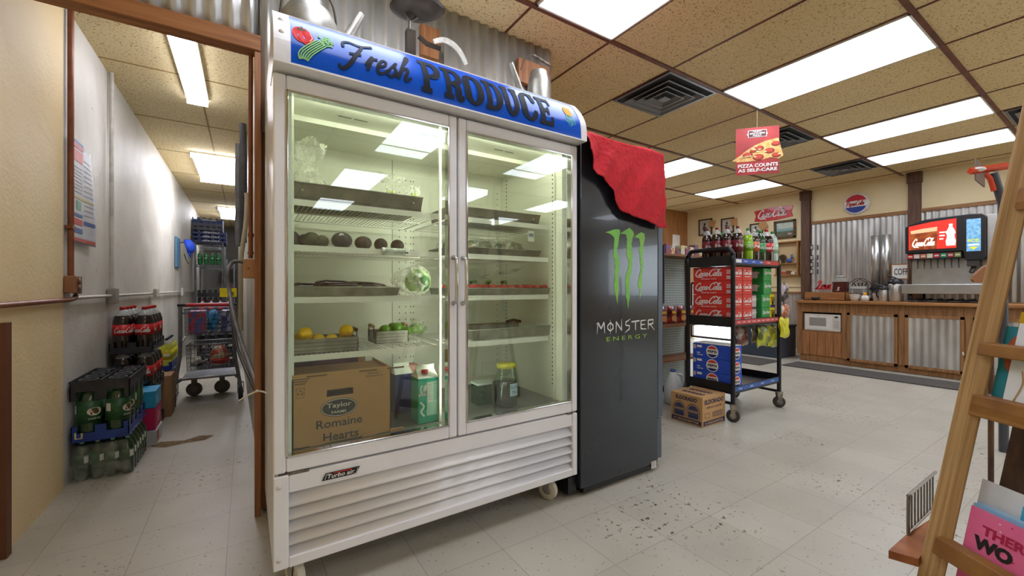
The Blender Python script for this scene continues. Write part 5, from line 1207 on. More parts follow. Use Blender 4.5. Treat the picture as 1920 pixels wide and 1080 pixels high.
def basket(x0, x1, y0, y1, z0, z1, nx, nz, ny):
    o = MB(); r = .0018; ins = .015
    def P(x, y, z): k = 1-(z-z0)/(z1-z0); cxm = (x0+x1)/2; return (cxm+(x-cxm)*(1-.05*k), y+(.02*k if y > (y0+y1)/2 else -.0*k), z)
    for k in range(nx+1):
        x = x0+(x1-x0)*k/nx; o.tube([P(x, y0, z1), P(x, y0, z0), P(x, y1, z0), P(x, y1, z1)], r, n=5)
    for k in range(1, ny):
        y = y0+(y1-y0)*k/ny; o.tube([P(x0, y, z1), P(x0, y, z0), P(x1, y, z0), P(x1, y, z1)], r, n=5)
    for k in range(nz+1):
        z = z0+(z1-z0)*k/nz; o.tube([P(x0, y0, z), P(x1, y0, z), P(x1, y1, z), P(x0, y1, z)], r if k < nz else .004, n=5, closed=True)
    return build('wire_basket', o, CG_, t)
basket(cxa+.075, cxb-.06, cy0, cy0+.40, .62, .85, 9, 6, 7)
basket(cxa+.085, cxb-.06, cy0+.01, cy0+.42, .31, .53, 12, 6, 8)
for x, y, a in ((cxa, cy0+.03, .1), (cxb, cy0+.03, .1)):
    o = MB(); caster(o, x, y, .062, .03, a, .17); build('wheel', o, [RUB, WHL], t)
for x, y in ((-.415, 4.99), (-.195, 4.99)):
    o = MB(); caster(o, x, y, .065, .03, 1.4, .20); build('wheel', o, [M('pale wheel', '#6f6a66', .6), WHL], t)
for (x0, x1, y0, m_, lab) in ((-.43, -.31, cy0+.06, M('red blue printed pack', '#b8434c', .45, 0, '#4a62a8', 26, lo=.45, hi=.55), 'red and blue printed drink pack at left in the cart upper basket'), (-.19, -.11, cy0+.06, M('navy printed pack', '#32447e', .45, 0, '#b9b4cc', 24, lo=.5, hi=.6), 'navy printed pack at right in the cart upper basket')):
    build('drink_pack', MB().box(x0, x1, y0, y0+.24, .63, .83), m_, label=lab, cat='box', bevel=.004)
def crumple(c, rx, ry, rz_, seed, fold=.25):
    rd = random.Random(seed); ph = [rd.uniform(0, 6) for _ in range(8)]
    def f(a, b):
        th = 2*pi*a; p_ = pi*b; r = 1+fold*(.5*sin(3*th+ph[0]+3*p_)+.35*sin(5*p_+ph[1]-4*th)+.2*sin(9*th+ph[2]+7*p_))
        return Vector((c[0]+rx*r*sin(p_)*cos(th), c[1]+ry*r*sin(p_)*sin(th), c[2]+rz_*(1+fold*.3*sin(4*th+ph[3]))*cos(p_)))
    return MB().grid(f, 30, 20)
build('plastic_bag', crumple((-.255, cy0+.16, .735), .042, .08, .105, 5), M('blue bag film', '#1c7fb8', .25, 0, '#2f97cc', 12, bump=.5, coat=.4), label='blue plastic bag stuffed in the middle of the cart upper basket', cat='bag')
t = thing('snack_bag', 'white and red snack bag in the cart lower basket', 'snack bag', (-.205, cy0+.15, .33))
build('bag_body', crumple((-.205, cy0+.15, .42), .068, .06, .082, 8, .12), M('cream snack bag', '#d8cfa8', .35, 0, '#c23c22', 9, stretch=(1, 1, 2), lo=.48, hi=.52, coat=.3), t)
build('bag_base', crumple((-.205, cy0+.148, .365), .075, .065, .045, 9, .12), M('red snack bag', '#bf2f22', .35, coat=.3), t)
build('packet', crumple((-.37, cy0+.14, .365), .055, .05, .045, 12, .3), M('silver packet', '#c9c9c4', .3, .5, '#26262a', 14, lo=.5, hi=.55), label='silver and black crumpled packet at left in the cart lower basket', cat='packet')
# ================================================================== RIGHT SIDE OF THE CORRIDOR
t = thing('electrical_box', 'tan-painted electrical box with conduit stub on the partition end', 'electrical box', (.005, YB+.06, 1.05))
p = at(456, 487, Y=2.27); q = at(480, 522, Y=2.27)
build('box', MB().box(p.x, .06, YB-.02, YB+.06, q.z, p.z), M('tan painted metal', '#b98a66', .5), t, bevel=.004)
build('cover_screw', MB().lathe([(.005, 0), (.004, -.003), (0, -.003)], (p.x+.02, YB-.02, (p.z+q.z)/2), 8, axis='y'), M('brown plate', '#84563c'), t)
xx1 = at(470, 300, Y=2.24).x
thing_mesh('conduit', MB().tube([(xx1, 2.25, at(470, 484, Y=2.24).z), (xx1, 2.25, ZC2-.02)], .0095).tube([(xx1, 2.25, 1.27), (xx1, 2.25, 1.285)], .013).tube([(xx1, 2.25, 1.19), (xx1, 2.25, 1.2)], .013), COP, 'brown conduit dropping down corner trim beside cooler to the tan box', 'pipe')
GP_ = M('grey pipe cover', '#6e6c6a', .6, 0, '#55524f', 8); DP = M('dark insulated pipe', '#3a3634', .8, 0, '#2b2826', 10); OWP = M('off-white pipe', '#b7ae98', .5)
thing_mesh('pipe', MB().tube([at(455, 232, Y=3.9), at(457, 300, Y=3.9), at(456, 455, Y=3.9)], .024), DP, 'thick dark insulated pipe hanging on the corridor side of the partition', 'pipe')
thing_mesh('pipe', MB().tube(spline([tuple(at(u, v, Y=4.3)) for u, v in ((447, 270), (446, 340), (447, 380), (446, 430), (448, 462))]), .022), GP_, 'thick grey pipe beside the dark insulated one in corridor', 'pipe')
thing_mesh('pipe', MB().tube(spline([tuple(at(u, v, Y=3.4)) for u, v in ((462, 362), (463, 375), (461, 420), (456, 455), (452, 500), (451, 620))]), .014), OWP, 'thin off-white pipe running down next to brown conduit', 'pipe')
# hoses and tag
HS = M('grey rubber hose', '#6d6d6e', .5, 0, '#5a5a5b', 20); HK = M('black cable', '#17171a', .45)
def hose(pts, r, m, label, name='hose', cat='hose'):
    P3 = [tuple(at(u, v, Y=y)) for u, v, y in pts]; return thing_mesh(name, MB().tube(spline(P3, 6), r, n=10), m, label, cat)
hose([(456, 492, 3.3), (445, 490, 3.3), (433, 495, 3.3), (427, 512, 3.25), (430, 545, 3.2), (438, 590, 3.0), (452, 640, 2.8), (470, 690, 2.5), (482, 722, 2.24)], .012, HS, 'grey hose looping from wall stub down to the bottom of the corner trim')
hose([(430, 552, 3.35), (434, 590, 3.2), (445, 650, 2.9), (462, 695, 2.6), (482, 737, 2.20)], .0085, HK, 'black cable hanging down below the grey hose', 'cable', 'cable')
o = MB().tube(spline([tuple(at(449, 751, Y=2.16)), tuple(at(465, 741, Y=2.13)), tuple(at(482, 733, Y=2.12))], 4), .0035).tube(spline([tuple(at(482, 733, Y=2.12)), tuple(at(492, 734, Y=2.06)), tuple(at(501, 738, Y=2.0))], 4), .0035).ball(at(482, 733, Y=2.12), .006)
thing_mesh('cable_tie', o, WT, 'white plastic zip tie holding the hose to the cooler side', 'cable tie')
p = at(428, 549, Y=4.30); t = thing('price_tag', 'bright yellow tag hanging above the cart handle by the hose', 'tag', (p.x, p.y, p.z-.05))
build('tag', MB().box(p.x-.06, p.x+.06, 4.30, 4.304, p.z-.035, p.z+.04), M('yellow tag', '#f0de12', .5), t); o = MB(); put_text(o, frame((p.x-.06, 4.30, p.z-.035), (1, 0, 0), (0, 0, 1)), 'SE', .065, .012, .04, .03, 0); build('writing', o, BK, t)
# poster
t = thing('poster', 'long printed notice with red header curling off the white corridor wall', 'poster', (XW+.02, 3.29, 1.3))
pz0, pz1 = 1.28, 1.84; py0, py1 = 3.105, 3.46
def pf(a, b, d=0):
    return Vector((XW+.010+.035*max(0, a/(py1-py0)-.55)*sin(3*b/(pz1-pz0)+.8)+.02*max(0, .08-b)+d, py0+a, pz0+b+.0*a))
o = MB().grid(lambda a, b: pf(a*(py1-py0), b*(pz1-pz0)), 10, 14)
build('sheet', o, M('poster paper', '#c9cad0', .5, 0, '#b9bac4', 8), t, solid=.001)
o = MB(); W_ = py1-py0; H_ = pz1-pz0
def pr(x0, x1, y0, y1, mi):
    for k in range(6):
        for l in range(4):
            a0_ = x0+(x1-x0)*k/6; a1_ = x0+(x1-x0)*(k+1)/6; b0_ = y0+(y1-y0)*l/4; b1_ = y0+(y1-y0)*(l+1)/4
            o.add([pf(a0_, b0_, .002), pf(a1_, b0_, .002), pf(a1_, b1_, .002), pf(a0_, b1_, .002)], [(0, 1, 2, 3)], mi)
pr(0, W_*.5, H_*.93, H_*.97, 0); pr(.0, W_*.5, H_*.97, H_, 1); pr(.02, W_*.48, H_*.80, H_*.91, 0); pr(.02, W_*.46, H_*.18, H_*.24, 0); pr(.02, W_*.95, H_*.02, H_*.05, 0); pr(.02, W_*.46, H_*.26, H_*.29, 1); pr(W_*.52, W_*.95, H_*.20, H_*.24, 1); pr(.02, W_*.46, H_*.10, H_*.15, 1); pr(.02, W_*.9, H_*.44, H_*.46, 3); pr(W_*.2, W_*.4, H_*.33, H_*.42, 2)
for k in range(12): pr(W_*.55, W_*.92, H_*(.30+.05*k), H_*(.305+.05*k), 4)
for k in range(8): pr(.03, W_*.44, H_*(.50+.034*k), H_*(.505+.034*k), 4)
build('print', o, [M('poster red', '#c4473a', .5), M('poster blue', '#3d5f9e', .5), M('poster green', '#6fae8a', .5), M('poster yellow', '#cdbd6a', .5), M('poster text', '#8b8d98', .6)], t)
# cap and board on the wall
p = at(336, 478, X=XW+.02)
build('clipboard', MB().box(XW+.002, XW+.02, p.y-.25, p.y+.12, at(336, 503, X=XW).z, at(336, 449, X=XW).z), M('steel blue board', '#5a86a8', .5), label='narrow blue-grey board hung flat on the white corridor wall', cat='board', bevel=.003)
t = thing('cap', 'bright blue baseball cap hanging from a hook on white wall', 'cap', (XW+.12, p.y+.1, 1.45))
c_ = at(349, 463, Y=p.y+.1)
R_ = Matrix.Translation(c_) @ Matrix.Rotation(radians(75), 4, 'Y')
build('crown', MB().lathe([(.105, 0), (.1, .04), (.075, .08), (.03, .1), (0, .102)], (0, 0, 0), 20, cap=False, mat=R_), M('cap blue', '#1c46c4', .7, 0, '#2450d0', 30), t, solid=.003)
build('brim', MB().grid(lambda a, b: c_+Vector((.02+.03*b, -.08+.16*a, -.09-.07*b*(1-(2*a-1)**2))), 8, 4), M('cap blue', '#1c46c4'), t, solid=.003)
build('hook', MB().tube([Vector((XW+.001, c_.y, c_.z+.06)), c_+Vector((-.0, 0, .06)), c_+Vector((.0, 0, .03))], .006), BLKM, t)
build('strap', MB().tube(spline([tuple(c_+Vector((-.02, 0, -.10))), tuple(c_+Vector((.0, 0, -.18))), tuple(c_+Vector((.03, 0, -.24)))]), .005), BLKM, t)
# ------------------------------------------------------------------ wire rack at the end
ry0, ry1 = 9.0, 9.95; rxa, rxb = XW+.05, -.345
t = thing('wire_rack', 'chrome wire shelving at corridor end with blue crates stacked on top', 'shelf rack', ((rxa+rxb)/2, 9.4, 0)); rz_t = at(390, 456, Y=ry0).z
zsl = [.25, .62, at(390, 497, Y=ry0).z, rz_t]
for x in (rxa, rxb):
    for y in (ry0, ry1): build('post', MB().tube([(x, y, 0), (x, y, rz_t+.02)], .016), CG_, t)
for z in zsl:
    o = MB()
    for y in (ry0, ry1): o.tube([(rxa, y, z), (rxb, y, z)], .006).tube([(rxa, y, z-.035), (rxb, y, z-.035)], .006); o.tube([(rxa+(rxb-rxa)*k/10, y, z-(.035 if k % 2 else 0)) for k in range(11)], .004)
    for k in range(9): x = rxa+(rxb-rxa)*k/8; o.tube([(x, ry0, z), (x, ry1, z)], .004)
    build('shelf', o, CG_, t)
z = rz_t+.008
cols = [CNV, CNV, CNV, M('grey crate plastic', '#5b5c66', .5), M('grey crate plastic', '#5b5c66'), CNV]
tot_h = (at(390, 409, Y=ry0).z-z)/6
for k in range(6):
    crate(rxa-.04, rxb+(.05 if k < 3 else .0), ry0-.04, ry0+.50, z+tot_h*k, tot_h*.96, 5, 6, cols[k], ['lowest blue soda crate on top of the wire rack', 'second blue soda crate up on top of the wire rack', 'third blue soda crate up on top of the wire rack', 'lower grey crate among the blue crates on the rack', 'upper grey crate just below the topmost blue crate', 'topmost blue soda crate nearly touching corridor light'][k], text='PEPSI-COLA' if k in (0, 1, 2, 5) else None)
z = zsl[2]+.008
for j in range(2):
    for i in range(4): bottle('smallgreen', (rxa+.06+.09*i, ry0+.05+.1*j, z), 'small bright green soda bottle on the middle shelf of wire rack', 'green bottles on the wire rack')
for k in range(3): crate(rxa+.03, rxb-.03, ry0+.02, ry0+.4, zsl[1]+.01+.13*k, .12, 4, 4, CBK, ['bottom', 'middle', 'top'][k]+' black crate of the three under the green bottles', None)
for i in range(4): bottle('smalldark', (rxa+.06+.09*i, ry0+.06, zsl[0]+.012), 'dark soda bottle low on the wire rack', 'dark bottles on the low rack shelf')
# dark shelf unit far behind
t = thing('metal_shelf', 'dark metal shelving with boxes in the far corner of corridor', 'shelf', (-.25, 11.6, 0))
for x in (-.36, -.22): build('post', MB().box(x-.015, x+.015, 11.3, 11.33, 0, 1.7), CG_, t)
for z in (.5, 1.0, 1.5): build('shelf', MB().box(-.5, -.2, 11.3, 11.8, z, z+.02), CG_, t)
def ditem(x0, x1, z0, z1, c, c2, lab, y=11.32): build('storage_box', MB().box(x0, x1, y, y+.3, z0, z1), M('c '+lab[:20], c, .6, 0, c2, 8), label=lab, cat='box', bevel=.004)
ditem(-.42, -.21, 1.022, 1.15, '#8a4a38', '#6b3529', 'rust-red box on the middle shelf of the far corner unit')
ditem(-.42, -.21, 1.522, 1.65, '#1e2b4a', '#7a5560', 'navy patterned box on the top shelf of far corner unit')
ditem(-.46, -.22, .522, .80, '#5a2a20', '#3a1c16', 'dark maroon box on the lowest shelf of far corner unit')
# stacked dark crates behind the cart
for k in range(5):
    crate(-.50, -.12, 6.3, 6.75, .002+.165*k, .15, 4, 5, [CBK, CBK, CBK, CBK, CNV][k], ['black crate on the floor behind the shopping cart', 'second black crate up behind the shopping cart', 'third black crate up behind the shopping cart', 'fourth black crate up, just above cart handle height', 'navy crate on top of the black crates behind the cart'][k])
for i in range(4): bottle('smalldark', (-.45+.09*i, 6.36, .67), 'dark bottle in the navy crate above the cart handle', 'dark bottles behind the cart')
# cracked floor patch
o = MB(); pts = [at(u, v, Z=.0) for u, v in ((281, 838), (300, 829), (345, 826), (375, 817), (402, 816), (385, 825), (345, 831), (310, 839))]
struct('floor_patch', MB().add([(p.x, p.y, .0012) for p in pts], [tuple(range(len(pts)))]), M('bare brown subfloor', '#7d6238', .8, 0, '#5d4724', 30), world=False)
# ================================================================== FAR WALL AND COUNTER
XC = 6.75; WXF = XF-.002
yA = lambda u, X=XC: at(u, 500, X=X).y
RWD = wood('rough red-brown timber', '#ab7c4c', '#7d5533', 2, 6); RWH = wood('rough timber sideways', '#ab7c4c', '#7d5533', 1, 6); DWD = wood('dark weathered post', '#6e4c36', '#463022', 2, 6)
corr2 = MB(); y0 = yA(1515, XF); f, n = corr_fn(.2, 3.07, XF-.002, .86, 2.09, axis='x'); struct('trim_7', MB().grid(f, n, 1), GALV, world=False)
f, n = corr_fn(3.1, 3.75, XF-.002, .02, .95, axis='x'); struct('trim_8', MB().grid(f, n, 1).box(XF-.04, XF, 3.1, 3.75, .95, .98, 1), [GALV, RWH], world=False)
struct('trim_9', MB().box(XF-.03, XF, .2, 3.05, 2.085, 2.135), RWH, world=False)
struct('trim_10', MB().box(XF-.006, XF, 3.16, 5.25, 1.05, 1.06), M('board seam', '#8d7a55', .8), world=False)
def post(name, y, w_):
    o = MB().box(XF-.07, XF, y-w_/2, y+w_/2, .86, ZC-.14).box(XF-.09, XF, y-w_/2-.012, y+w_/2+.012, ZC-.15, ZC-.002)
    o.lathe([(.045, 0), (.045, -.008), (.030, -.008), (.030, -.003), (.015, -.003), (.0, -.012)], (XF-.09, y, ZC-.08), 20, axis='x')
    return struct(name, o, DWD, world=False, bevel=.004)
post('trim_11', yA(1511, XF-.04), .125); post('trim_12', yA(1715, XF-.04), .125)
# counter
cyA, cyB = yA(1499), .35; ctz = .865
wt = thing('worktop', 'long wooden counter top in front of corrugated metal back wall', 'countertop', (7.2, 1.6, ctz-.035))
build('top', MB().box(XC-.06, XF-.035, cyB, cyA+.03, ctz-.035, ctz), wood('counter top wood', '#b98148', '#8a5a30', 1, 6), wt, bevel=.004)
t = thing('counter_cabinet', 'rustic wooden drinks counter with corrugated metal doors below the worktop', 'cabinet', (7.2, 1.6, 0))
yq = [cyA, yA(1583), yA(1690), yA(1817), .45]
o = MB().box(XC+.04, XF-.04, cyB, cyA, .002, .03)
for y in yq: o.box(XC, XC+.05, y-.03, y+.03, .09, ctz-.036)
o.box(XC+.01, XC+.05, cyB, cyA, .70, ctz-.036).box(XC+.02, XC+.05, cyB, cyA, .005, .10)
o.box(XC+.05, XF-.04, cyA-.03, cyA+.005, .03, ctz-.036)
build('frame', o, RWD, t, bevel=.003)
build('back_panel', MB().box(XC+.40, XC+.42, cyB, cyA-.03, .03, ctz-.04), M('dark recess board', '#33241a', .8), t)
build('niche_shelf', MB().box(XC+.02, XC+.40, yq[1]+.03, yq[0]-.03, .42, .44), RWH, t)
ya, yb = yq[1]+.03, yq[0]-.03; n_ = 5
for k in range(n_): build('plank', MB().box(XC+.004, XC+.022, ya+(yb-ya)*k/n_+.002, ya+(yb-ya)*(k+1)/n_-.002, .095, .42), wood('light plank', '#b98150', '#8f5d36', 2, 6), t, bevel=.002)
for k in (1, 2, 3):
    ya, yb = yq[k+1]+.032, yq[k]-.032; d = MB()
    for (p0, p1, q0, q1) in ((ya, ya+.035, .07, .715), (yb-.035, yb, .07, .715), (ya, yb, .07, .105), (ya, yb, .68, .715)): d.box(XC-.014, XC-.0005, p0, p1, q0, q1)
    dd = build('cabinet_door', d, RWD, t, bevel=.002)
    f, n = corr_fn(ya+.03, yb-.03, XC-.002, .10, .685, axis='x', amp=.004); build('corrugated_panel', MB().grid(f, n, 1), GALV, dd)
build('towel_hook', MB().tube([(XC-.014, yA(1808), .30), (XC-.06, yA(1808), .29), (XC-.06, yA(1808), .33)], .006), WT, t)
# microwave
ya, yb = yq[1]+.05, yq[0]-.05; t = thing('microwave', 'white microwave in the niche at left end of counter', 'microwave', (XC+.2, (ya+yb)/2, .441))
z0, z1 = .442, .675
build('casing', MB().box(XC+.03, XC+.36, ya, yb, z0, z1), M('appliance white', '#e4e0d8', .4), t, bevel=.004)
fr = frame((XC+.03, yb, z0), (0, -1, 0), (0, 0, 1)); W_ = yb-ya; H_ = z1-z0; o = MB()
put_rect(o, fr, .015, W_*.78, .02, H_-.02, 0, .004); build('door', o, M('microwave door white', '#efece6', .3), t)
o = MB(); put_rect(o, fr, W_*.15, W_*.62, H_*.28, H_*.78, 0, .006); build('door_window', o, M('microwave mesh window', '#a9a6a0', .3, 0, '#8d8a86', 90), t)
o = MB(); put_disc(o, fr, W_*.89, H_*.85, W_*.055, H_*.05, 0, .006, 16)
for k in range(4):
    for q in range(3): put_rect(o, fr, W_*(.83+.045*q), W_*(.86+.045*q), H_*(.2+.12*k), H_*(.27+.12*k), 1, .006)
put_rect(o, fr, W_*.35, W_*.45, H_*.89, H_*.92, 1, .007)
build('control_panel', o, [BK, M('button grey', '#b9b5ae', .5)], t)
# floor mats
MATB = M('dark floor mat', '#57534f', .95, 0, '#474340', 60, bump=.3)
thing_mesh('floor_mat', MB().box(6.05, 6.52, .5, 2.68, .001, .012), MATB, 'long dark grey mat on the floor along the drinks counter', 'mat', bevel=.003)
pm = at(1400, 676, Z=0); thing_mesh('floor_mat', MB().box(pm.x-.25, pm.x+.35, pm.y-.3, pm.y+.3, .001, .010), MATB, 'small dark mat on the floor in front of the navy bin behind the rack', 'mat')
# navy bin
p = at(1393, 655, Z=0); p = at(1420, 667, Z=0)
t = thing('storage_bin', 'dark navy box cabinet on floor behind the black wheeled rack', 'cabinet', (p.x+.2, p.y+.15, 0))
NV = M('navy metal', '#3b4758', .5); zz = at(1420, 612, T=(p-Vector((0, 0, 0))).dot(Vector((_cy, _sy, 0)))).z
build('body', MB().box(p.x, p.x+.5, p.y-.32, p.y+.35, .002, max(.35, zz)), NV, t, bevel=.006); build('lid', MB().box(p.x-.01, p.x+.51, p.y-.33, p.y+.36, max(.35, zz), max(.35, zz)+.03), M('navy lid', '#2c3644', .5), t)
# signs on the far wall
fw = lambda u, v: (lambda p: (-p.y, p.z))(at(u, v, X=WXF))
FR = frame((WXF, 0, 0), (0, -1, 0), (0, 0, 1))
c = fw(1606, 382.5); rx = abs(fw(1631, 382)[0]-fw(1581, 382)[0])/2; rz = abs(fw(1606, 362)[1]-fw(1606, 403)[1])/2; r = (rx+rz)/2
t = thing('bottle_cap_sign', 'round bottle-cap wall sign in red white and blue reading Pepsi-Cola', 'sign', (WXF, -c[0], c[1]-r))
o = MB(); n = 84
o.add([FR(c[0]+(r*(1+.045*cos(21*2*pi*k/n)))*cos(2*pi*k/n), c[1]+(r*(1+.045*cos(21*2*pi*k/n)))*sin(2*pi*k/n), .008) for k in range(n)]+[FR(c[0]+r*.86*cos(2*pi*k/n), c[1]+r*.86*sin(2*pi*k/n), .03) for k in range(n)], [(k, (k+1) % n, (k+1) % n+n, k+n) for k in range(n)]+[tuple(range(n, 2*n))])
build('cap', o, M('cap sign white', '#e8e6e2', .35, coat=.3), t)
o = MB(); put_disc(o, FR, c[0], c[1], r*.82, r*.82, 0, .032, 20, radians(20), radians(160)); put_disc(o, FR, c[0], c[1], r*.82, r*.82, 1, .032, 20, radians(200), radians(340))
put_script(o, FR, 'Pepsi-Cola', c[0]-r*.72, c[1]-r*.16, r*1.4, r*.42, wd=.24, mi=0, d=.034); build('lettering', o, [M('sign red', '#c81f34', .4), M('sign blue', '#1d3f9a', .4)], t)
A, B, C_, D_ = fw(1415, 394), fw(1487, 386), fw(1484, 408), fw(1417, 415)
t = thing('fishtail_sign', 'red fishtail-shaped sign with white script reading Coca-Cola', 'sign', (WXF, -(A[0]+B[0])/2, C_[1]))
w_ = B[0]-A[0]; cxm, czm = (A[0]+B[0])/2, (A[1]+B[1]+C_[1]+D_[1])/4; hh = w_*.36
pts = [(-.5, .38), (-.46, 0), (-.5, -.42), (-.2, -.5), (.1, -.5), (.5, -.38), (.46, 0), (.5, .42), (.2, .5), (-.1, .5)]
sh = .08
o = MB(); o.prism([(cxm+a*w_, czm+b*hh+a*w_*0) for a, b in pts], lambda a, b, d: FR(a, b, d), .004, .012); build('board', o, M('fishtail red', '#c9202c', .35, coat=.3), t)
o = MB(); put_script(o, FR, 'Coca-Cola', cxm-w_*.40, czm-hh*.22, w_*.78, hh*.58, wd=.24, d=.014, swash=True); build('lettering', o, WHT, t)
# framed pictures
def framed(u0, u1, v0, v1, label, fm, pic, dec=None, tag_=False, fwid=.022):
    a = fw(u0, (v0+v1)/2); b = fw(u1, (v0+v1)/2); z1 = fw((u0+u1)/2, v0)[1]; z0 = fw((u0+u1)/2, v1)[1]
    t = thing('picture_frame', label, 'picture', (WXF, -(a[0]+b[0])/2, z0)); o = MB()
    def bx(x0, x1, y0, y1, d0, d1, o): P = [FR(x, y, d) for d in (d0, d1) for y in (y0, y1) for x in (x0, x1)]; o.add(P, [(0, 2, 3, 1), (4, 5, 7, 6), (0, 1, 5, 4), (2, 6, 7, 3), (0, 4, 6, 2), (1, 3, 7, 5)])
    for q in ((a[0], b[0], z0, z0+fwid), (a[0], b[0], z1-fwid, z1), (a[0], a[0]+fwid, z0, z1), (b[0]-fwid, b[0], z0, z1)): bx(*q, .003, .03, o)
    build('frame', o, fm, t, bevel=.004)
    o = MB(); bx(a[0]+fwid, b[0]-fwid, z0+fwid, z1-fwid, .003, .012, o); build('picture', o, pic, t)
    if dec: o = MB(); ms = dec(o, a[0], b[0], z0, z1); build('drawing', o, ms, t)
    if tag_:
        o = MB(); x = b[0]+.01; z = (z0+z1)/2+.05; R_ = .09
        pts = [(x+R_*cos(tag_+k*pi/2), z+R_*sin(tag_+k*pi/2)) for k in range(4)]
        o.prism(pts, lambda p, q, d: FR(p, q, d), .032, .04); build('cardboard_tag', o, KR, t)
    return t
DF = M('dark carved frame', '#4f3826', .5, 0, '#2f2118', 30); PAPR = M('aged print paper', '#cfcabc', .6, 0, '#b7b2a6', 14); GF = M('ornate gilt brown frame', '#6b5334', .5, .2, '#3a2b1a', 40, lo=.4, hi=.6, bump=.5)
def fig(o, a, b, z0, z1):
    c = (a+b)/2; w = b-a; h = z1-z0
    put_disc(o, FR, c-w*.05, z0+h*.68, w*.09, h*.08, 0, .014, 14); put_stroke(o, FR, [(c-w*.05, z0+h*.6), (c-w*.12, z0+h*.45, 1.6), (c-w*.02, z0+h*.25, 2)], w*.1, 0, .014); put_stroke(o, FR, [(c-w*.08, z0+h*.5), (c+w*.12, z0+h*.4), (c+w*.1, z0+h*.25)], w*.07, 0, .0142)
    return [M('sepia ink', '#4a443c', .7)]
framed(1311, 1336, 411, 441, 'small dark-framed sketch, leftmost of the framed pictures on cream wall', DF, PAPR, fig, .5)
framed(1353, 1377, 409, 437, 'small dark-framed sketch, second from the left on cream wall', DF, PAPR, fig, .9)
framed(1407, 1431, 419, 441, 'small dark-framed sketch below and left of the fishtail sign', DF, PAPR, fig, 1.3)
def land(o, a, b, z0, z1):
    w = b-a; h = z1-z0
    put_rect(o, FR, a+w*.12, b-w*.12, z0+h*.55, z1-h*.14, 0, .014); put_rect(o, FR, a+w*.12, b-w*.12, z0+h*.40, z0+h*.55, 1, .014); put_rect(o, FR, a+w*.12, b-w*.12, z0+h*.14, z0+h*.40, 2, .014); put_rect(o, FR, b-w*.36, b-w*.20, z0+h*.18, z0+h*.28, 3, .015)
    return [M('painted sky', '#a9bcb4', .6, 0, '#c9cdb9', 20), M('painted water', '#6f9a9c', .6, 0, '#8fb0ac', 20, stretch=(1, 1, 5)), M('painted field', '#4f5c48', .6, 0, '#6b6d50', 20), M('small pink sticker', '#c98f94', .6)]
framed(1452, 1493, 413, 447, 'larger ornate-framed landscape picture under the fishtail sign', GF, M('mount dark', '#5b5b50', .6), land, fwid=.035)
# knick-knack shelf
a = fw(1458, 480); b = fw(1500, 480); z1 = fw(1480, 453)[1]; z0 = fw(1480, 517)[1]; y0_, y1_ = -b[0], -a[0]
t = thing('knick_knack_shelf', 'open wooden wall shelf with little figurines below the landscape picture', 'shelf', (WXF, (y0_+y1_)/2, z0)); OAK = wood('golden oak', '#b98447', '#8c5d2c', 2, 6)
o = MB().box(WXF-.09, WXF, y0_-.02, y1_+.02, z1-.02, z1).box(WXF-.10, WXF, y0_-.02, y1_+.02, z0, z0+.02)
for y in (y0_, y1_-.02): o.box(WXF-.08, WXF, y, y+.02, z0, z1)
zz = [z0+(z1-z0)*.34]
for z in zz: o.box(WXF-.08, WXF, y0_, y1_, z, z+.015)
build('case', o, OAK, t, bevel=.002); build('back', MB().box(WXF-.006, WXF-.001, y0_, y1_, z0, z1), M('shelf back cream', '#cdb386', .7), t)
yc = lambda k: y1_-.05-(y1_-y0_-.1)*k
BLF = M('figurine blue', '#3a5fa8', .4); o = MB().ball((WXF-.045, yc(.62), zz[0]+.062), .035, sx=.6, sy=1.3, sz=.9).ball((WXF-.045, yc(.78), zz[0]+.11), .02).tube([(WXF-.045, yc(.80), zz[0]+.12), (WXF-.045, yc(.82), zz[0]+.165)], .006).tube([(WXF-.045, yc(.74), zz[0]+.12), (WXF-.045, yc(.72), zz[0]+.165)], .006)
for dy in (-.03, .03): o.tube([(WXF-.045, yc(.62)+dy, zz[0]+.05), (WXF-.045, yc(.62)+dy, zz[0]+.017)], .007)
thing_mesh('figurine', o, BLF, 'small blue donkey-like figurine on the upper wooden wall shelf', 'figurine')
thing_mesh('clock', MB().lathe([(0, -.0), (.045, -.0), (.052, -.01), (.052, -.03), (.040, -.032), (0, -.028)], (WXF-.03, yc(.22), zz[0]+.12), 24, axis='x').box(WXF-.06, WXF-.03, yc(.22)-.02, yc(.22)+.02, zz[0]+.016, zz[0]+.07), M('dark brass', '#51422f', .4, .5), 'round dark ornament beside the blue figurine', 'ornament')
thing_mesh('trinket', MB().box(WXF-.07, WXF-.03, yc(.6)-.035, yc(.6)+.035, z0+.021, z0+.085), M('trinket brown', '#6e4a30', .5), 'small brown box trinket on the lower wall shelf', 'ornament', bevel=.003)
thing_mesh('trinket', MB().box(WXF-.07, WXF-.03, yc(.3)-.04, yc(.3)+.04, z0+.021, z0+.07), M('trinket red', '#b0523f', .5), 'small brick-red trinket at left on the lower wall shelf', 'ornament', bevel=.003)
thing_mesh('trinket', MB().box(WXF-.07, WXF-.03, yc(.88)-.03, yc(.88)+.03, z0+.021, z0+.06), M('trinket white', '#d9d2c6', .5), 'small white trinket at right on the lower wall shelf', 'ornament', bevel=.003)
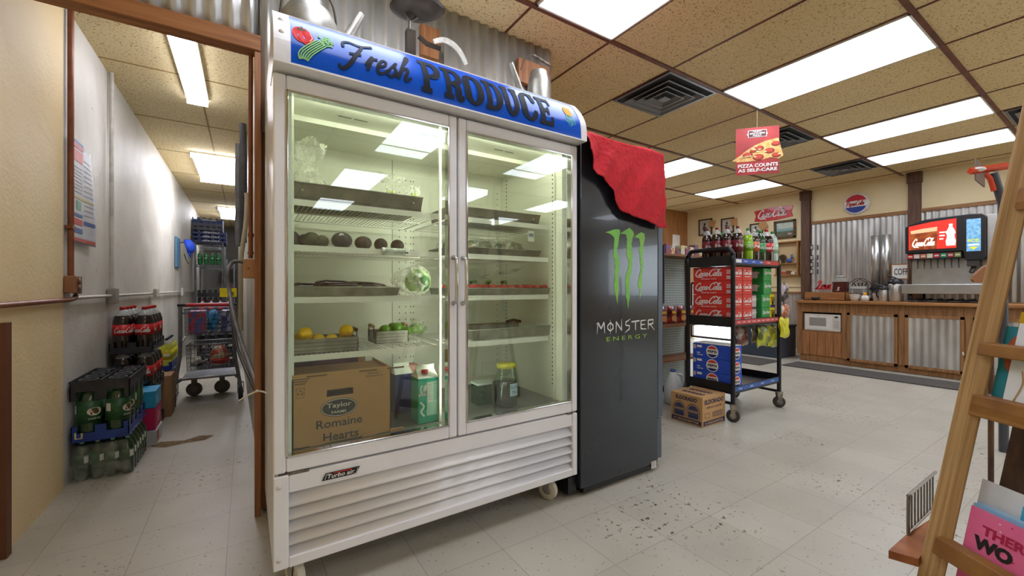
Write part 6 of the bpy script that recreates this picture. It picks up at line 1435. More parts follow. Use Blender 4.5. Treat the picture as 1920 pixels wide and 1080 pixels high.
# lettering strips on corrugated back
o = MB(); FRc = frame((XF-.024, 0, 0), (0, -1, 0), (0, 0, 1))
for v in (463, 482, 495, 508):
    p = at(1521, v, X=XF-.024); put_rect(o, FRc, -p.y-.02, -p.y+.03, p.z-.05, p.z+.03, 0, .003); put_rect(o, FRc, -p.y-.01, -p.y+.02, p.z-.035, p.z+.015, 1, .004); q = at(1532, v, X=XF-.024); put_rect(o, FRc, -q.y, -q.y+.022, q.z-.05, q.z+.03, 0, .003)
thing_mesh('wall_decal', o, [M('decal dark', '#4b4c50', .6), M('decal pale', '#d5d5d2', .6)], 'vertical strip of dark square decals at left edge of corrugated wall', 'decal')
# ------------------------------------------------------------------ things on the counter
CT = ctz+.001
SS = M('brushed steel', '#c4c3c0', .32, .85, '#bab9b6', 12); SSD = M('dark steel', '#5d5c5a', .3, .8); BP = M('appliance black', '#1d1d20', .35)
yb_ = lambda u, X: at(u, 500, X=X).y
y0, y1 = yb_(1588, 6.95), yb_(1510, 6.95)
t = thing('wooden_crate', 'low wooden box tray at left end of the drinks counter', 'box', (7.1, (y0+y1)/2, CT)); zt_ = CT+.115
o = MB()
for q in ((6.9, 6.912, y0, y1), (7.28, 7.292, y0, y1), (6.9, 7.292, y0, y0+.012), (6.9, 7.292, y1-.012, y1)): o.box(*q, CT, zt_)
o.box(6.9, 7.292, y0, y1, CT, CT+.012); o.box(6.912, 7.28, y0+.012, y1-.012, zt_-.02, zt_-.008)
build('box', o, wood('crate pine', '#b07a48', '#85552c', 1, 6), t, bevel=.002)
yc_ = yb_(1530, 6.85); build('bowl', MB().lathe([(.02, 0), (.045, .012), (.058, .045), (.054, .045), (.04, .014), (0, .012)], (6.82, yc_, CT), 20), BP, label='small black bowl in front of the wooden box tray on counter', cat='bowl')
zt_ -= .007
yc_ = yb_(1576, 7.1); t = thing('drink_jar', 'square glass jar of red tea with steel lid on the wooden box tray', 'jar', (7.1, yc_, zt_))
build('glass', MB().rbox(7.035, 7.165, yc_-.08, yc_+.08, zt_+.156, zt_+.19, .02).lathe([(.07, .19), (.055, .205), (.055, .22)], (7.1, yc_, zt_), 20, cap=False), M('jar clear', '#c9ccc6', .1, coat=.5, alpha=.35), t)
build('tea', MB().rbox(7.030, 7.165, yc_-.08, yc_+.08, zt_+.004, zt_+.155, .018), M('red tea', '#54161a', .15, 0, '#3d1014', 6, coat=.5), t)
build('lid', MB().lathe([(.058, .215), (.06, .235), (.045, .24), (0, .242)], (7.1, yc_, zt_), 20), M('clear grey lid', '#aeb2ae', .3, .4), t)
o = MB(); put_text(o, frame((7.028, yc_+.03, zt_+.03), (0, -1, 0), (0, 0, 1)), '5', .01, 0, .04, .05, 0, d=.008, shear=.3); build('mark', o, WT, t)
y1_, y0_ = yb_(1530, 7.0), yb_(1562, 7.0)
t = thing('word_sign', 'red wire word sign reading Love on hatched white backing', 'sign', (7.0, (y0_+y1_)/2, zt_))
fr = frame((7.0, y1_, zt_+.02), (0, -1, 0), (0, 0, 1)); o = MB(); put_script(o, fr, 'Love', .0, .03, y1_-y0_, .12, wd=.3, mi=0, d=.006); build('lettering', o, M('sign red bright', '#c2202c', .4), t, solid=.004)
o = MB()
for k in range(7): x = .02+(y1_-y0_)*k/7.5; o.tube([fr(x, -.018, -.004), fr(x+.03, .13, -.004)], .0025)
o.tube([fr(.0, -.017, -.004), fr(y1_-y0_+.02, -.017, -.004)], .004); build('backing', o, M('grey wire', '#9a9a9a', .4, .5), t)
build('napkin_box', MB().box(6.96, 7.02, yb_(1545, 7)-.05, yb_(1545, 7)+.03, zt_, zt_+.03), M('slate box', '#4d4f5e', .6), label='small slate-grey box in front of the Love sign', cat='box') if False else None
# wire caddy with arched top
y1_, y0_ = yb_(1594, 7.15), yb_(1631, 7.15); ym = (y0_+y1_)/2
t = thing('cutlery_caddy', 'black wire caddy with arched top holding lids beside the tea jar', 'caddy', (7.15, ym, CT))
o = MB()
for x in (7.08, 7.22):
    o.tube(spline([(x, y0_, CT+.004), (x, y0_, CT+.20), (x, y0_+.02, CT+.25), (x, ym-.06, CT+.27), (x, ym, CT+.31), (x, ym+.06, CT+.27), (x, y1_-.02, CT+.25), (x, y1_, CT+.20), (x, y1_, CT+.004)], 4), .005)
for z in (.02, .09, .16): o.tube([(7.08, y0_, CT+z), (7.22, y0_, CT+z), (7.22, y1_, CT+z), (7.08, y1_, CT+z)], .003, closed=True)
for k in range(1, 7): y = y0_+(y1_-y0_)*k/7; o.tube([(7.08, y, CT+.004), (7.08, y, CT+.16)], .002)
build('wire_frame', o, BLKM, t); build('label_plate', MB().box(7.070, 7.076, ym-.05, ym+.05, CT+.105, CT+.15), M('grey plate', '#8d8d88', .4, .5), t)
build('bin', MB().box(7.09, 7.21, y0_+.02, y1_-.02, CT+.095, CT+.20), M('pale bin', '#bfc0bd', .4), t)
for k in range(4): build('utensil', MB().tube([(7.15, ym-.05+.03*k, CT+.19), (7.15, ym-.08+.05*k, CT+.25)], .008, n=6), BP, t)
# cups and small bottle
yc_ = yb_(1603, 6.9); build('cup_stack', MB().lathe([(.04, 0), (.052, .05), (.058, .085), (.062, .09), (0, .092)], (6.9, yc_, CT), 20), M('white cups', '#dcdcd8', .4, 0, '#c2c4c2', 12), label='stack of white coffee filters in a clear bowl on the counter', cat='cup')
yc_ = yb_(1622, 6.9); t = thing('sugar_shaker', 'clear sugar shaker with a yellow flip top on the counter', 'shaker', (6.9, yc_, CT))
build('body', MB().lathe([(.038, .001), (.045, .04), (.04, .065), (.018, .08), (0, .08)], (6.9, yc_, CT), 18), M('sugar white', '#d9d9d4', .4), t); build('cap', MB().lathe([(.019, .08), (.019, .10), (.008, .115), (0, .115)], (6.9, yc_, CT), 14), YEL, t)
# twin tall brewer
t = thing('coffee_brewer', 'tall stainless twin-cylinder coffee brewer behind the thermal jugs', 'coffee machine', (7.3, yb_(1652, 7.3), CT)); zt2 = at(1650, 441, X=7.3).z
for u in (1642, 1662):
    y = yb_(u, 7.3); build('cup_dispenser', MB().lathe([(.052, CT+.18), (.052, zt2), (.045, zt2), (.045, CT+.19)], (7.3, y, 0), 20), SS, t)
y = yb_(1652, 7.3); build('base', MB().box(7.2, 7.42, y-.12, y+.12, CT, CT+.04), BP, t, bevel=.004); build('collar', MB().box(7.22, 7.38, y-.14, y+.14, CT+.14, CT+.185), BP, t, bevel=.006); build('stand', MB().box(7.30, 7.36, y-.10, y+.10, CT+.03, CT+.15), SS, t)
yk = yb_(1643, 7.1); build('paper_cup', MB().lathe([(.030, .0), (.042, .10), (.044, .102), (0, .103)], (7.1, yk, CT+.0), 18), WT, label='white paper cup standing before the left steel cylinder', cat='cup')
def airpot(u, x, h, r, label):
    y = yb_(u, x); t = thing('thermal_jug', label, 'thermos', (x, y, CT))
    build('body', MB().lathe([(r*.95, 0), (r, .01), (r, h*.72), (r*.9, h*.78), (0, h*.78)], (x, y, CT), 24), SS, t)
    build('lid', MB().lathe([(r*.98, h*.76), (r*1.05, h*.82), (r*.8, h*.95), (0, h)], (x, y, CT), 20), BP, t)
    build('spout', MB().box(x-r*1.25, x-r*.5, y-.02, y+.02, CT+h*.74, CT+h*.84), BP, t, bevel=.005)
    build('handle', MB().tube(spline([(x, y+r*.95, CT+h*.72), (x, y+r*1.5, CT+h*.7), (x, y+r*1.55, CT+h*.4), (x, y+r*.95, CT+h*.2)], 4), .010).tube([(x, y-.03, CT+h*.95), (x-.02, y+.08, CT+h*1.15)], .009), BP, t)
airpot(1679, 6.98, .30, .075, 'steel thermal jug with black pump lid, right of the twin brewer')
airpot(1656, 6.92, .20, .042, 'slim steel jug with a black handle in front of the twin brewer')
p = at(1671, 498, X=7.25); q = at(1703, 521, X=7.25)
t = thing('coffee_sign', 'wood-framed white letter sign reading COFF half hidden by soda machine', 'sign', (7.25, p.y, CT)); W_ = p.y-q.y
build('frame', MB().box(7.25, 7.27, q.y, p.y, q.z-.02, p.z+.02), OAK, t, bevel=.002); fr = frame((7.249, p.y, q.z), (0, -1, 0), (0, 0, 1)); o = MB(); put_rect(o, fr, .012, W_-.01, -.005, p.z-q.z+.005, 0); put_text(o, fr, 'COFF', .03, (p.z-q.z)*.25, W_*.80, (p.z-q.z)*.5, 1, d=.003); build('panel', o, [WT, BP], t)
build('stand', MB().box(7.255, 7.265, p.y-.06, p.y-.04, CT, q.z), OAK, t)
# soda fountain
XM = 6.95; y1_, y0_ = yb_(1697, XM), yb_(1848, XM); ym_ = yb_(1805, XM)
zT, zS0, zV, zB = at(1750, 408, X=XM).z, at(1750, 470, X=XM).z, at(1750, 492, X=XM).z, at(1750, 533, X=XM).z
zD = at(1750, 551, X=XM).z
t = thing('soda_fountain', 'large countertop soda fountain with lit red drink screen and eight dispensing valves', 'drink dispenser', (7.25, (y0_+y1_)/2, CT))
def ft(a, b, d): return Vector((d, a, b))
pts = [(y1_, zS0-.02), (y1_, zT-.09), (y1_-.04, zT-.06), ((y0_+y1_)/2+.15, zT-.012), (y0_+.12, zT), (y0_+.03, zT-.01), (y0_, zT-.05), (y0_, zS0-.10), (y0_+.03, zS0-.13), (ym_-.02, zS0-.13), (ym_, zS0-.02)]
build('head', MB().prism(pts[::-1], ft, XM, XM+.30, 0), BP, t, bevel=.008)
build('side_panel', MB().box(XM+.06, 7.6, y0_-.10, y0_-.002, zB, zT-.02), SS, t, bevel=.004)
build('body', MB().box(XM+.18, 7.6, y0_-.002, y1_-.02, zB, zS0+.05), SS, t, bevel=.004)
build('drip_tray', MB().box(XM-.06, 7.6, y0_-.05, y1_+.02, zD, zB), SS, t, bevel=.006)
for y in (y0_, y1_-.05): 
    for x in (XM, 7.5): build('foot', MB().lathe([(.018, CT), (.018, zD)], (x, y, 0), 12), BP, t)
fr = frame((XM-.001, y1_, 0), (0, -1, 0), (0, 0, 1)); Wd = y1_-ym_
sx0, sx1 = .035, Wd-.05; sz0, sz1 = zS0+.02, zT-.08
def scr(name, mb, mats): return build(name, mb, mats, t)
SR = M('screen red', '#d92a1f', .4, emit=.75); SBR = M('screen cola brown', '#7a2a10', .4, 0, '#b5622a', 22, emit=.35, ecol='#8a3a18'); SWH = M('screen white', '#f5ece0', .4, emit=.9); SFO = M('screen foam', '#d9b48a', .4, emit=.5)
o = MB(); put_poly(o, fr, [(sx0, sz0), (sx1, sz0), (sx1, sz1+.045), ((sx0+sx1)/2, sz1+.03), (sx0, sz1-.005)], 0, .002)
gw = (sx1-sx0)
put_poly(o, fr, [(sx0+gw*.04, sz0), (sx0+gw*.60, sz0), (sx0+gw*.63, sz1-.10), (sx0+gw*.62, sz1-.04), (sx0+gw*.04, sz1-.065), (sx0+gw*.03, sz1-.12)], 1, .003)
put_poly(o, fr, [(sx0+gw*.05, sz1-.10), (sx0+gw*.61, sz1-.085), (sx0+gw*.62, sz1-.035), (sx0+gw*.3, sz1-.045), (sx0+gw*.04, sz1-.062)], 3, .004)
put_script(o, fr, 'Coca-Cola', sx0+gw*.08, sz0+.045, gw*.50, .085, wd=.25, mi=2, d=.006, swash=True)
for k in range(3): put_rect(o, fr, sx0+gw*.66, sx0+gw*(.80-.03*k), sz0+(sz1-sz0)*(.62-.13*k), sz0+(sz1-sz0)*(.67-.13*k), 2, .004)
bxm = sx0+gw*.89; bz0_ = sz0+.03; bh_ = (sz1-sz0)*.85
bp = [(.05, 1), (.05, .85), (.10, .72), (.13, .6), (.10, .48), (.11, .35), (.14, .2), (.12, 0)]
put_poly(o, fr, [(bxm-a*.30*1.0, bz0_+b*bh_) for a, b in bp]+[(bxm+a*.30, bz0_+b*bh_) for a, b in bp[::-1]], 2, .004)
scr('screen', o, [SR, SBR, SWH, SFO])
o = MB(); ix0, ix1 = Wd+.03, (y1_-y0_)-.035; put_rect(o, fr, ix0, ix1, zS0-.03, zT-.06, 0, .002); put_rect(o, fr, ix0+.015, ix1-.015, zS0+.035, zS0+.05, 2, .003)
put_text(o, fr, 'ICE', ix0+.015, zS0+.075, ix1-ix0-.03, .035, 1, bold=.03, d=.004); put_poly(o, fr, [(ix0+.02, zS0+.02), (ix1-.02, zS0+.02), ((ix0+ix1)/2, zS0-.015)], 1, .004)
scr('ice_panel', o, [M('ice panel blue', '#5a9fd0', .4, 0, '#a9d3ea', 40, emit=.35), M('ice lettering yellow', '#e3e03a', .4, emit=.4), SWH])
VC = ['#cf2a2a', '#d9c9c6', '#cf7a5a', '#d9dcc0', '#c42a46', '#2f9a70', '#a83a40', '#8a9a50']
for k in range(8):
    yy = y1_-.045-(Wd-.07)*k/7.3
    v = build('valve', MB().box(XM+.02, XM+.17, yy-.030, yy+.030, zS0-.10, zS0-.022), BP, t, bevel=.004)
    o = MB(); put_rect(o, frame((XM+.018, yy+.026, zS0-.085), (0, -1, 0), (0, 0, 1)), 0, .052, 0, .052, 0, .002); put_rect(o, frame((XM+.018, yy+.026, zS0-.085), (0, -1, 0), (0, 0, 1)), .008, .044, .018, .032, 1, .003)
    build('valve_label', o, [M('valve label %d' % k, VC[k], .4), M('valve print', '#e9e4d8', .5)], v)
    build('lever', MB().tube([(XM+.07, yy, zS0-.10), (XM+.06, yy, zS0-.16), (XM+.02, yy-.01, zS0-.21)], .006), BP, v)
build('ice_chute', MB().box(XM+.03, XM+.17, y0_+.05, y0_+.15, zS0-.20, zS0-.13).tube([(XM+.10, y0_+.10, zS0-.20), (XM+.06, y0_+.12, zS0-.27)], .02), SSD, t, bevel=.005)
# clutter under the drip tray
rd = random.Random(4)
for k in range(7):
    y = y1_-.08-(y1_-y0_-.1)*k/6.5
    o = MB().tube([(XM-.0, y, CT+.02), (XM+.08, y-.06, CT+.035)], .016, n=8).tube([(XM+.0, y-.03, CT+.012), (XM-.02, y+.05, CT+.012)], .010, n=8)
    thing_mesh('utensil', o, BP if k % 2 else SSD, 'dark metal serving tongs lying under the soda fountain tray', 'tongs', 'tongs under the soda fountain')
# hanging pizza sign
Fv = Vector((_cy, _sy, 0)); Rv = Vector((_sy, -_cy, 0)); PV = lambda T, l, z: Fv*T+Rv*l+Vector((0, 0, z))
T_ = 3.70; a0_ = (1384-960)/FPX*T_; a1_ = (1455-960)/FPX*T_; z1 = H+(HOR-238)/FPX*T_; z0 = H+(HOR-326)/FPX*T_
t = thing('hanging_sign', 'red hanging cardboard sign of a pizza reading PIZZA COUNTS AS SELF-CARE', 'sign', PV(T_, (a0_+a1_)/2, z0))
Rt = (Rv*cos(.28)+Fv*sin(-.28)).normalized()*1.0
W_ = (a1_-a0_)/cos(.28)*.98; o0 = PV(T_+.04, a0_, z0-.006); fr = frame(o0, Rt, (0, 0, 1)); Hh = z1-z0
o = MB(); bt = [(0, .01), (.01, 0), (W_-.01, 0), (W_, .01), (W_, Hh), (0, Hh)]
o.prism(bt, lambda a, b, d: fr(a, b, d), -.004, 0); build('board', o, M('sign card red', '#b9302a', .5, 0, '#8f1f20', 4), t)
o = MB(); pz = [(-.03, Hh*.32), (W_*.1, Hh*.42), (W_*.25, Hh*.52), (W_*.45, Hh*.62), (W_*.7, Hh*.70), (W_*.98, Hh*.74), (W_*1.04, Hh*.52), (W_*1.09, Hh*.36), (W_*.98, Hh*.30), (W_*.8, Hh*.34), (W_*.6, Hh*.30), (W_*.3, Hh*.28), (W_*.05, Hh*.28)]
put_poly(o, fr, pz, 0, .003)
for k, (a, b, r) in enumerate(((.28, .42, .045), (.52, .36, .05), (.55, .55, .04), (.78, .48, .045), (.92, .62, .04), (.93, .38, .04), (.4, .5, .03))): put_disc(o, fr, W_*a, Hh*b, r*.9, r*.55, 1, .0045+k*.0002, 16); put_disc(o, fr, W_*a-.004, Hh*b+.004, r*.7, r*.4, 2, .006+k*.0002, 14)
rd = random.Random(8)
for k in range(16): a, b = rd.uniform(.1, 1.0), rd.uniform(.34, .62); put_disc(o, fr, W_*a, Hh*(b if a > .4 else .36+.1*a), .014, .006, 3, .008, 8)
build('pizza_picture', o, [M('pizza crust', '#d99a4c', .6, 0, '#e8c07a', 30), M('pepperoni dark', '#8f2a14', .6), M('pepperoni', '#c9452a', .6), M('cheese', '#f0dca0', .6)], t)
o = MB(); put_text(o, fr, 'PIZZA COUNTS', W_*.05, Hh*.155, W_*.92, Hh*.075, 0, bold=.03, d=.003); put_text(o, fr, 'AS SELF-CARE', W_*.05, Hh*.06, W_*.90, Hh*.07, 0, bold=.03, d=.003)
cxm = W_*.5
for q in ((-.15, .30, .02, .98),): pass
put_poly(o, fr, [(cxm-.075, Hh*.79), (cxm+.075, Hh*.79), (cxm+.075, Hh*.83), (cxm+.085, Hh*.855), (cxm+.075, Hh*.88), (cxm+.075, Hh*.94), (cxm-.075, Hh*.94), (cxm-.075, Hh*.88), (cxm-.085, Hh*.855), (cxm-.075, Hh*.83)], 0, .003)
put_poly(o, fr, [(cxm-.07, Hh*.80), (cxm+.07, Hh*.80), (cxm+.07, Hh*.93), (cxm-.07, Hh*.93)], 1, .0045)
for k, s_ in enumerate(('HUNT', 'BROTHERS', 'PIZZA')): w1 = (.07, .12, .07)[k]; put_text(o, fr, s_, cxm-w1/2, Hh*(.895-.043*k), w1, Hh*.032, 0, bold=.03, d=.006)
build('lettering', o, [WT, M('sign maroon', '#5d1c1c', .5)], t)
build('string', MB().tube([fr(W_*.5, Hh, -.002), fr(W_*.5, Hh, -.002)+Vector((0, 0, ZC-.012-z1))], .0015, n=5), M('string', '#d9cba8', .7), t)
# ================================================================== BLACK WHEELED RACK
RB = M('rack black paint', '#17181c', .35, .2, '#222328', 8); rx0_, rx1_, ry0_, ry1_ = 3.165, 3.895, 1.745, 2.13
zts, zms, zbs = 1.235, .755, .235
t = thing('wheeled_rack', 'black three-tier wheeled metal rack loaded with soda boxes and bottles', 'rack', ((rx0_+rx1_)/2, (ry0_+ry1_)/2, 0))
ztop = at(1340, 468, X=rx0_).z
o = MB().tube(spline([(rx0_, ry0_, .13), (rx0_, ry0_, .5), (rx0_, ry0_, ztop-.10), (rx0_, ry0_, ztop-.06), (rx0_, ry0_+.02, ztop-.015), (rx0_, ry0_+.07, ztop), (rx0_, ry1_-.07, ztop), (rx0_, ry1_-.02, ztop-.015), (rx0_, ry1_, ztop-.06), (rx0_, ry1_, ztop-.10), (rx0_, ry1_, .5), (rx0_, ry1_, .13)], 4), .017, n=10)
build('end_frame', o, RB, t)
for y in (ry0_, ry1_): build('post', MB().tube([(rx1_, y, .13), (rx1_, y, zts)], .017, n=10), RB, t)
for z, c1, c2 in ((zts, '#2b57b8', '#c43a34'), (zms, '#c9404a', '#c9404a'), (zbs, '#2f62b0', '#2f62b0')):
    o = MB().box(rx0_, rx1_, ry0_+.01, ry1_-.01, z-.01, z)
    for q in ((rx0_, rx1_, ry0_-.004, ry0_), (rx0_, rx1_, ry1_, ry1_+.004)): o.box(*q, z-.02, z+.035)
    for x in (rx0_, rx1_): o.box(x-.003, x+.003, ry0_, ry1_, z-.025, z+.055)
    s_ = build('shelf', o, RB, t)
    fr = frame((rx0_+.02, ry0_-.005, z-.004), (1, 0, 0), (0, 0, 1)); o = MB(); L_2 = rx1_-rx0_-.04; sp = .62 if z == zts else 1
    put_rect(o, fr, 0, L_2*sp, 0, .034, 0, .001)
    if sp < 1: put_rect(o, fr, L_2*sp, L_2, 0, .034, 1, .001); put_rect(o, fr, .01, .09, .004, .030, 2, .002)
    sq = lambda x, k: put_stroke(o, fr, [(x+.007*q, .012+.010*((q*5+k) % 3)/2) for q in range(8)], .004, 2, .002, 2)
    for k in range(9 if z == zms else 4): sq((.03+.075*k) if z == zms else (.13+.12*k if sp < 1 else .05+.17*k), k)
    build('price_strip', o, [M('strip %s' % c1, c1, .4), M('strip red', c2, .4), WHT], s_)
build('crossbar', MB().tube([(rx0_, ry0_, .14), (rx0_, ry1_, .14)], .012), RB, t); build('crossbar', MB().tube([(rx1_, ry0_, .14), (rx1_, ry1_, .14)], .012), RB, t)
for x, y, a in ((rx0_, ry0_, .5), (rx1_, ry0_, .8), (rx0_, ry1_, .3), (rx1_, ry1_, 1.3)):
    o = MB(); caster(o, x, y, .048, .03, a, .14); build('caster', o, [M('dark tyre', '#34312e', .6), M('worn bracket', '#a79f92', .4, .6, '#6f685e', 30)], t)
# multipacks
def multipack(kind, loc, label, group, size=(.145, .335, .112)):
    key = 'mp'+kind
    if key in _B: return dup(_B[key], loc, 0, label, group)
    w, l, h = size; c, txt, sc2 = {'cola': ('#d32a26', 'Coca-Cola', 1), 'sprite': ('#2a9a4c', 'Sprite', 0), 'cherry': ('#6f4352', 'Cherry', 0), 'yellow': ('#e8d21a', 'TEA', 0), 'pepsi': ('#1f4fc8', 'PEPSI', 0)}[kind]
    t = thing('soda_multipack', label, 'soda box', loc, group=group)
    build('carton', MB().box(0, w, 0, l, 0, h), M('carton '+kind, c, .4, coat=.2), t, world=False, bevel=.004)
    o = MB(); fs = frame((0, l, 0), (0, -1, 0), (0, 0, 1)); ff = frame((0, 0, 0), (1, 0, 0), (0, 0, 1)); d = .0015
    if kind == 'cola':
        put_script(o, fs, txt, .02, h*.36, l*.72, h*.48, wd=.22, mi=0, d=d, swash=True); put_text(o, fs, 'ORIGINAL TASTE', .07, h*.10, l*.4, h*.08, 0, d=d); put_script(o, ff, txt, .012, h*.45, w*.86, h*.32, wd=.24, mi=0, d=d); put_rect(o, ff, w*.2, w*.8, h*.28, h*.32, 0, d)
        put_rect(o, fs, l*.86, l*.97, h*.12, h*.35, 1, d); put_rect(o, fs, l*.86, l*.97, h*.5, h*.54, 0, d); put_rect(o, fs, l*.86, l*.97, h*.6, h*.64, 0, d); put_rect(o, fs, l*.86, l*.97, h*.7, h*.74, 0, d)
    elif kind == 'pepsi':
        for fq, cx, r, W2 in ((fs, l*.52, h*.44, l), (ff, w*.5, h*.40, w)):
            put_disc(o, fq, cx, h*.5, r*1.05, r*1.05, 0, d, 26); put_disc(o, fq, cx, h*.5, r*.92, r*.92, 3, d+.0004, 20, radians(28), radians(152)); put_disc(o, fq, cx, h*.5, r*.92, r*.92, 4, d+.0004, 20, radians(208), radians(332)); put_text(o, fq, 'PEPSI', cx-r*.78, h*.5-r*.2, r*1.56, r*.42, 5, bold=.04, d=d+.001)
        put_rect(o, fs, l*.12, l*.25, h*.72, h*.88, 0, d); put_rect(o, fs, l*.02, l*.09, h*.6, h*.9, 1, d); put_rect(o, fs, l*.12, l*.2, h*.3, h*.36, 0, d); put_rect(o, fs, l*.12, l*.28, h*.15, h*.2, 0, d)
    else:
        put_text(o, ff, txt, w*.08, h*.45, w*.84, h*.34, 2 if kind == 'yellow' else 0, shear=.25, bold=.02, d=d); put_rect(o, fs, l*.2, l*.5, h*.2, h*.4, 1, d); put_rect(o, fs, l*.6, l*.85, h*.25, h*.75, 0, d) if kind == 'sprite' else None
        if kind == 'cherry': put_rect(o, ff, w*.1, w*.9, h*.1, h*.9, 1, d*.8)
        put_text(o, fs, txt, l*.55, h*.5, l*.35, h*.28, 0, shear=.25, d=d+.001)
        if kind == 'yellow': put_disc(o, ff, w*.5, h*.35, w*.2, h*.2, 2, d, 12); put_rect(o, ff, 0, w, 0, h*.2, 4, d)
    build('print', o, [WHT, M('print pale grey', '#c9b9b4', .5), BK, M('logo red', '#d8412f', .4), M('logo navy', '#182a6a', .4), M('logo black', '#0e0f14', .4)], t, world=False)
    _B[key] = t; return t
pos = ['bottom', 'second', 'third', 'top']
for k in range(4):
    z = zms+.002+.1135*k-(.0 if k else 0)
    z = zms+.002+.1125*k
    multipack('cola', (rx0_+.022, 1.762, z), 'red cola multipack, %s of the column at the left end of rack' % pos[k], 'cola multipacks on the rack')
    multipack('cola', (rx0_+.172, 1.762, z), 'red cola multipack, %s of the second column from the left end' % pos[k], 'cola multipacks on the rack')
    multipack('sprite', (rx0_+.53 if k > 1 else rx0_+.50, 1.775, z), 'green lemon-lime multipack, %s of the green column on rack' % pos[k], 'green multipacks on the rack', (.135, .335, .112))
    if k < 2:
        multipack('cherry', (rx0_+.345, 1.80, z), 'dark maroon and grey multipack, %s one beside the green column' % pos[k], 'maroon multipacks on the rack', (.12, .30, .112))
        multipack('yellow', (rx0_+.64, 1.775, z), 'yellow tea multipack at right end of rack, %s one' % pos[k], 'yellow multipacks on the rack', (.082, .2, .112))
for k in range(3): multipack('pepsi', (rx0_+.02, 1.765, zbs+.002+.1125*k), 'blue multipack with red white and blue globe, %s of the lower stack' % ['bottom', 'middle', 'top'][k], 'blue multipacks on the lower shelf')
build('paper_sheet', MB().box(rx0_+.02, rx0_+.17, 1.77, 2.09, zbs+.343, zbs+.347), WT, label='white sheet lying on top of the blue multipacks', cat='paper')
# bottles on top
g_ = 'bottles on top of the black rack'
for kd, u, Y, lab in (('pepper', 1326, 2.02, 'maroon-label dark soda bottle, farthest left on top of rack'), ('pepper', 1344, 1.935, 'maroon-label dark soda bottle, second from the left on top of rack'), ('pepper', 1363, 1.865, 'maroon-label dark soda bottle, third from the left on top of rack'), ('pepper', 1383, 1.80, 'maroon-label dark soda bottle at the front corner of the rack top'),
      ('dkgreen', 1353, 2.06, 'green-capped bottle peeking between the two left dark sodas'), ('dkgreen', 1376, 2.0, 'green-capped bottle peeking behind the front corner dark soda'),
      ('dew', 1402, 1.82, 'bright lime-yellow soda bottle on top of rack'), ('orange', 1414, 1.80, 'slim dark bottle with orange label and white cap on rack top'), ('dkgreen', 1425, 1.80, 'dark green soda bottle left of the cola bottle on rack top'), ('coke', 1437, 1.79, 'dark cola bottle with red cap on top of rack'), ('sprite', 1448, 1.79, 'clear bottle with pale green label at right end of rack top')):
    d = ray(u, 480); bottle(kd, (d.x/d.y*Y, Y, zts+.002), lab, g_, rz=-.5)
# hanging snack bags
def snack(u0, u1, v0, v1, Y, c, c2, lab, seed, group='snack bags hanging from the rack'):
    p = at(u0, v0, Y=Y); q = at(u1, v1, Y=Y); rd = random.Random(seed); W2 = q.x-p.x; Hh = p.z-q.z; ph = rd.uniform(0, 6)
    t = thing('snack_bag', lab, 'snack bag', ((p.x+q.x)/2, Y, q.z), group=group); o = MB()
    for s_ in (-1, 1):
        o.grid(lambda a, b: Vector((p.x+W2*a+.01*sin(5*b+ph), Y+s_*.03*max(0, sin(pi*a))**.5*sin(pi*min(1, max(0, b)))**.6+.006*sin(11*a+7*b+ph), q.z+Hh*b+.008*sin(6*a+ph))), 12, 12)
    build('bag_body', o, M('bag '+c+c2, c, .3, 0, c2, 14, lo=.45, hi=.55, coat=.4), t)
    build('clip', MB().tube([((p.x+q.x)/2, Y, p.z-.01), ((p.x+q.x)/2, Y, p.z+.025)], .003), BLKM, t)
snack(1438, 1456, 612, 649, 1.80, '#c9cf2a', '#8f8a3a', 'yellow-green snack bag hanging under middle shelf of rack', 1)
snack(1410, 1428, 613, 642, 1.85, '#9a8b6a', '#c9c2a8', 'beige and grey snack bag hanging under middle shelf of rack', 2)
snack(1420, 1440, 613, 648, 1.79, '#b8bf2c', '#5f6a2a', 'olive-yellow snack bag left of the brighter yellow one', 6)
snack(1382, 1402, 613, 646, 1.90, '#7a3a2e', '#a89a8a', 'brown-red snack bag hanging nearest the front post of rack', 3)
snack(1463, 1478, 596, 632, 1.72, '#e0e01e', '#c9c21a', 'bright yellow snack bag hanging off the right end of rack', 4)
snack(1462, 1477, 572, 598, 1.74, '#a8552e', '#d9cfc0', 'orange-brown snack bag hanging at the right end, above yellow one', 5)
snack(1464, 1476, 533, 566, 1.76, '#3a3034', '#b9a9b0', 'dark patterned snack bag highest at the right end of rack', 7)
# water case
t = thing('water_case', 'cardboard case printed ELDORADO Spring Water standing on floor by the rack', 'box', (2.99, 1.90, 0))
ex0_, ex1_, ey0_, ey1_ = 2.835, 3.135, 1.79, 2.06; eh = .222
build('carton', MB().box(ex0_, ex1_, ey0_, ey1_, .001, eh), M('kraft case', '#c39a68', .75, 0, '#b98e5c', 5), t, bevel=.002)
IN = M('case navy ink', '#2a2c4e', .6); IN2 = M('case label ink', '#3f4668', .6); 
fl_ = frame((ex0_, ey1_, 0), (0, -1, 0), (0, 0, 1)); fr2 = frame((ex0_, ey0_, 0), (1, 0, 0), (0, 0, 1)); ft_ = frame((ex0_, ey1_, eh), (0, -1, 0), (1, 0, 0)); o = MB(); Lw = ey1_-ey0_; Lr = ex1_-ex0_
ft_ = lambda a, b, d=0: Vector((ex0_+b, ey1_-a, eh+d))
put_rect(o, fl_, .01, Lw-.01, .01, .042, 0); put_text(o, fl_, '4-1 GALLON BOTTLES', .03, .018, Lw-.06, .015, 2, d=.002, bold=.03)
put_rect(o, fr2, .01, Lr-.01, .01, .042, 0); put_text(o, fr2, '4-1 GALLON BOTTLES', .03, .018, Lr-.06, .015, 2, d=.002, bold=.03)
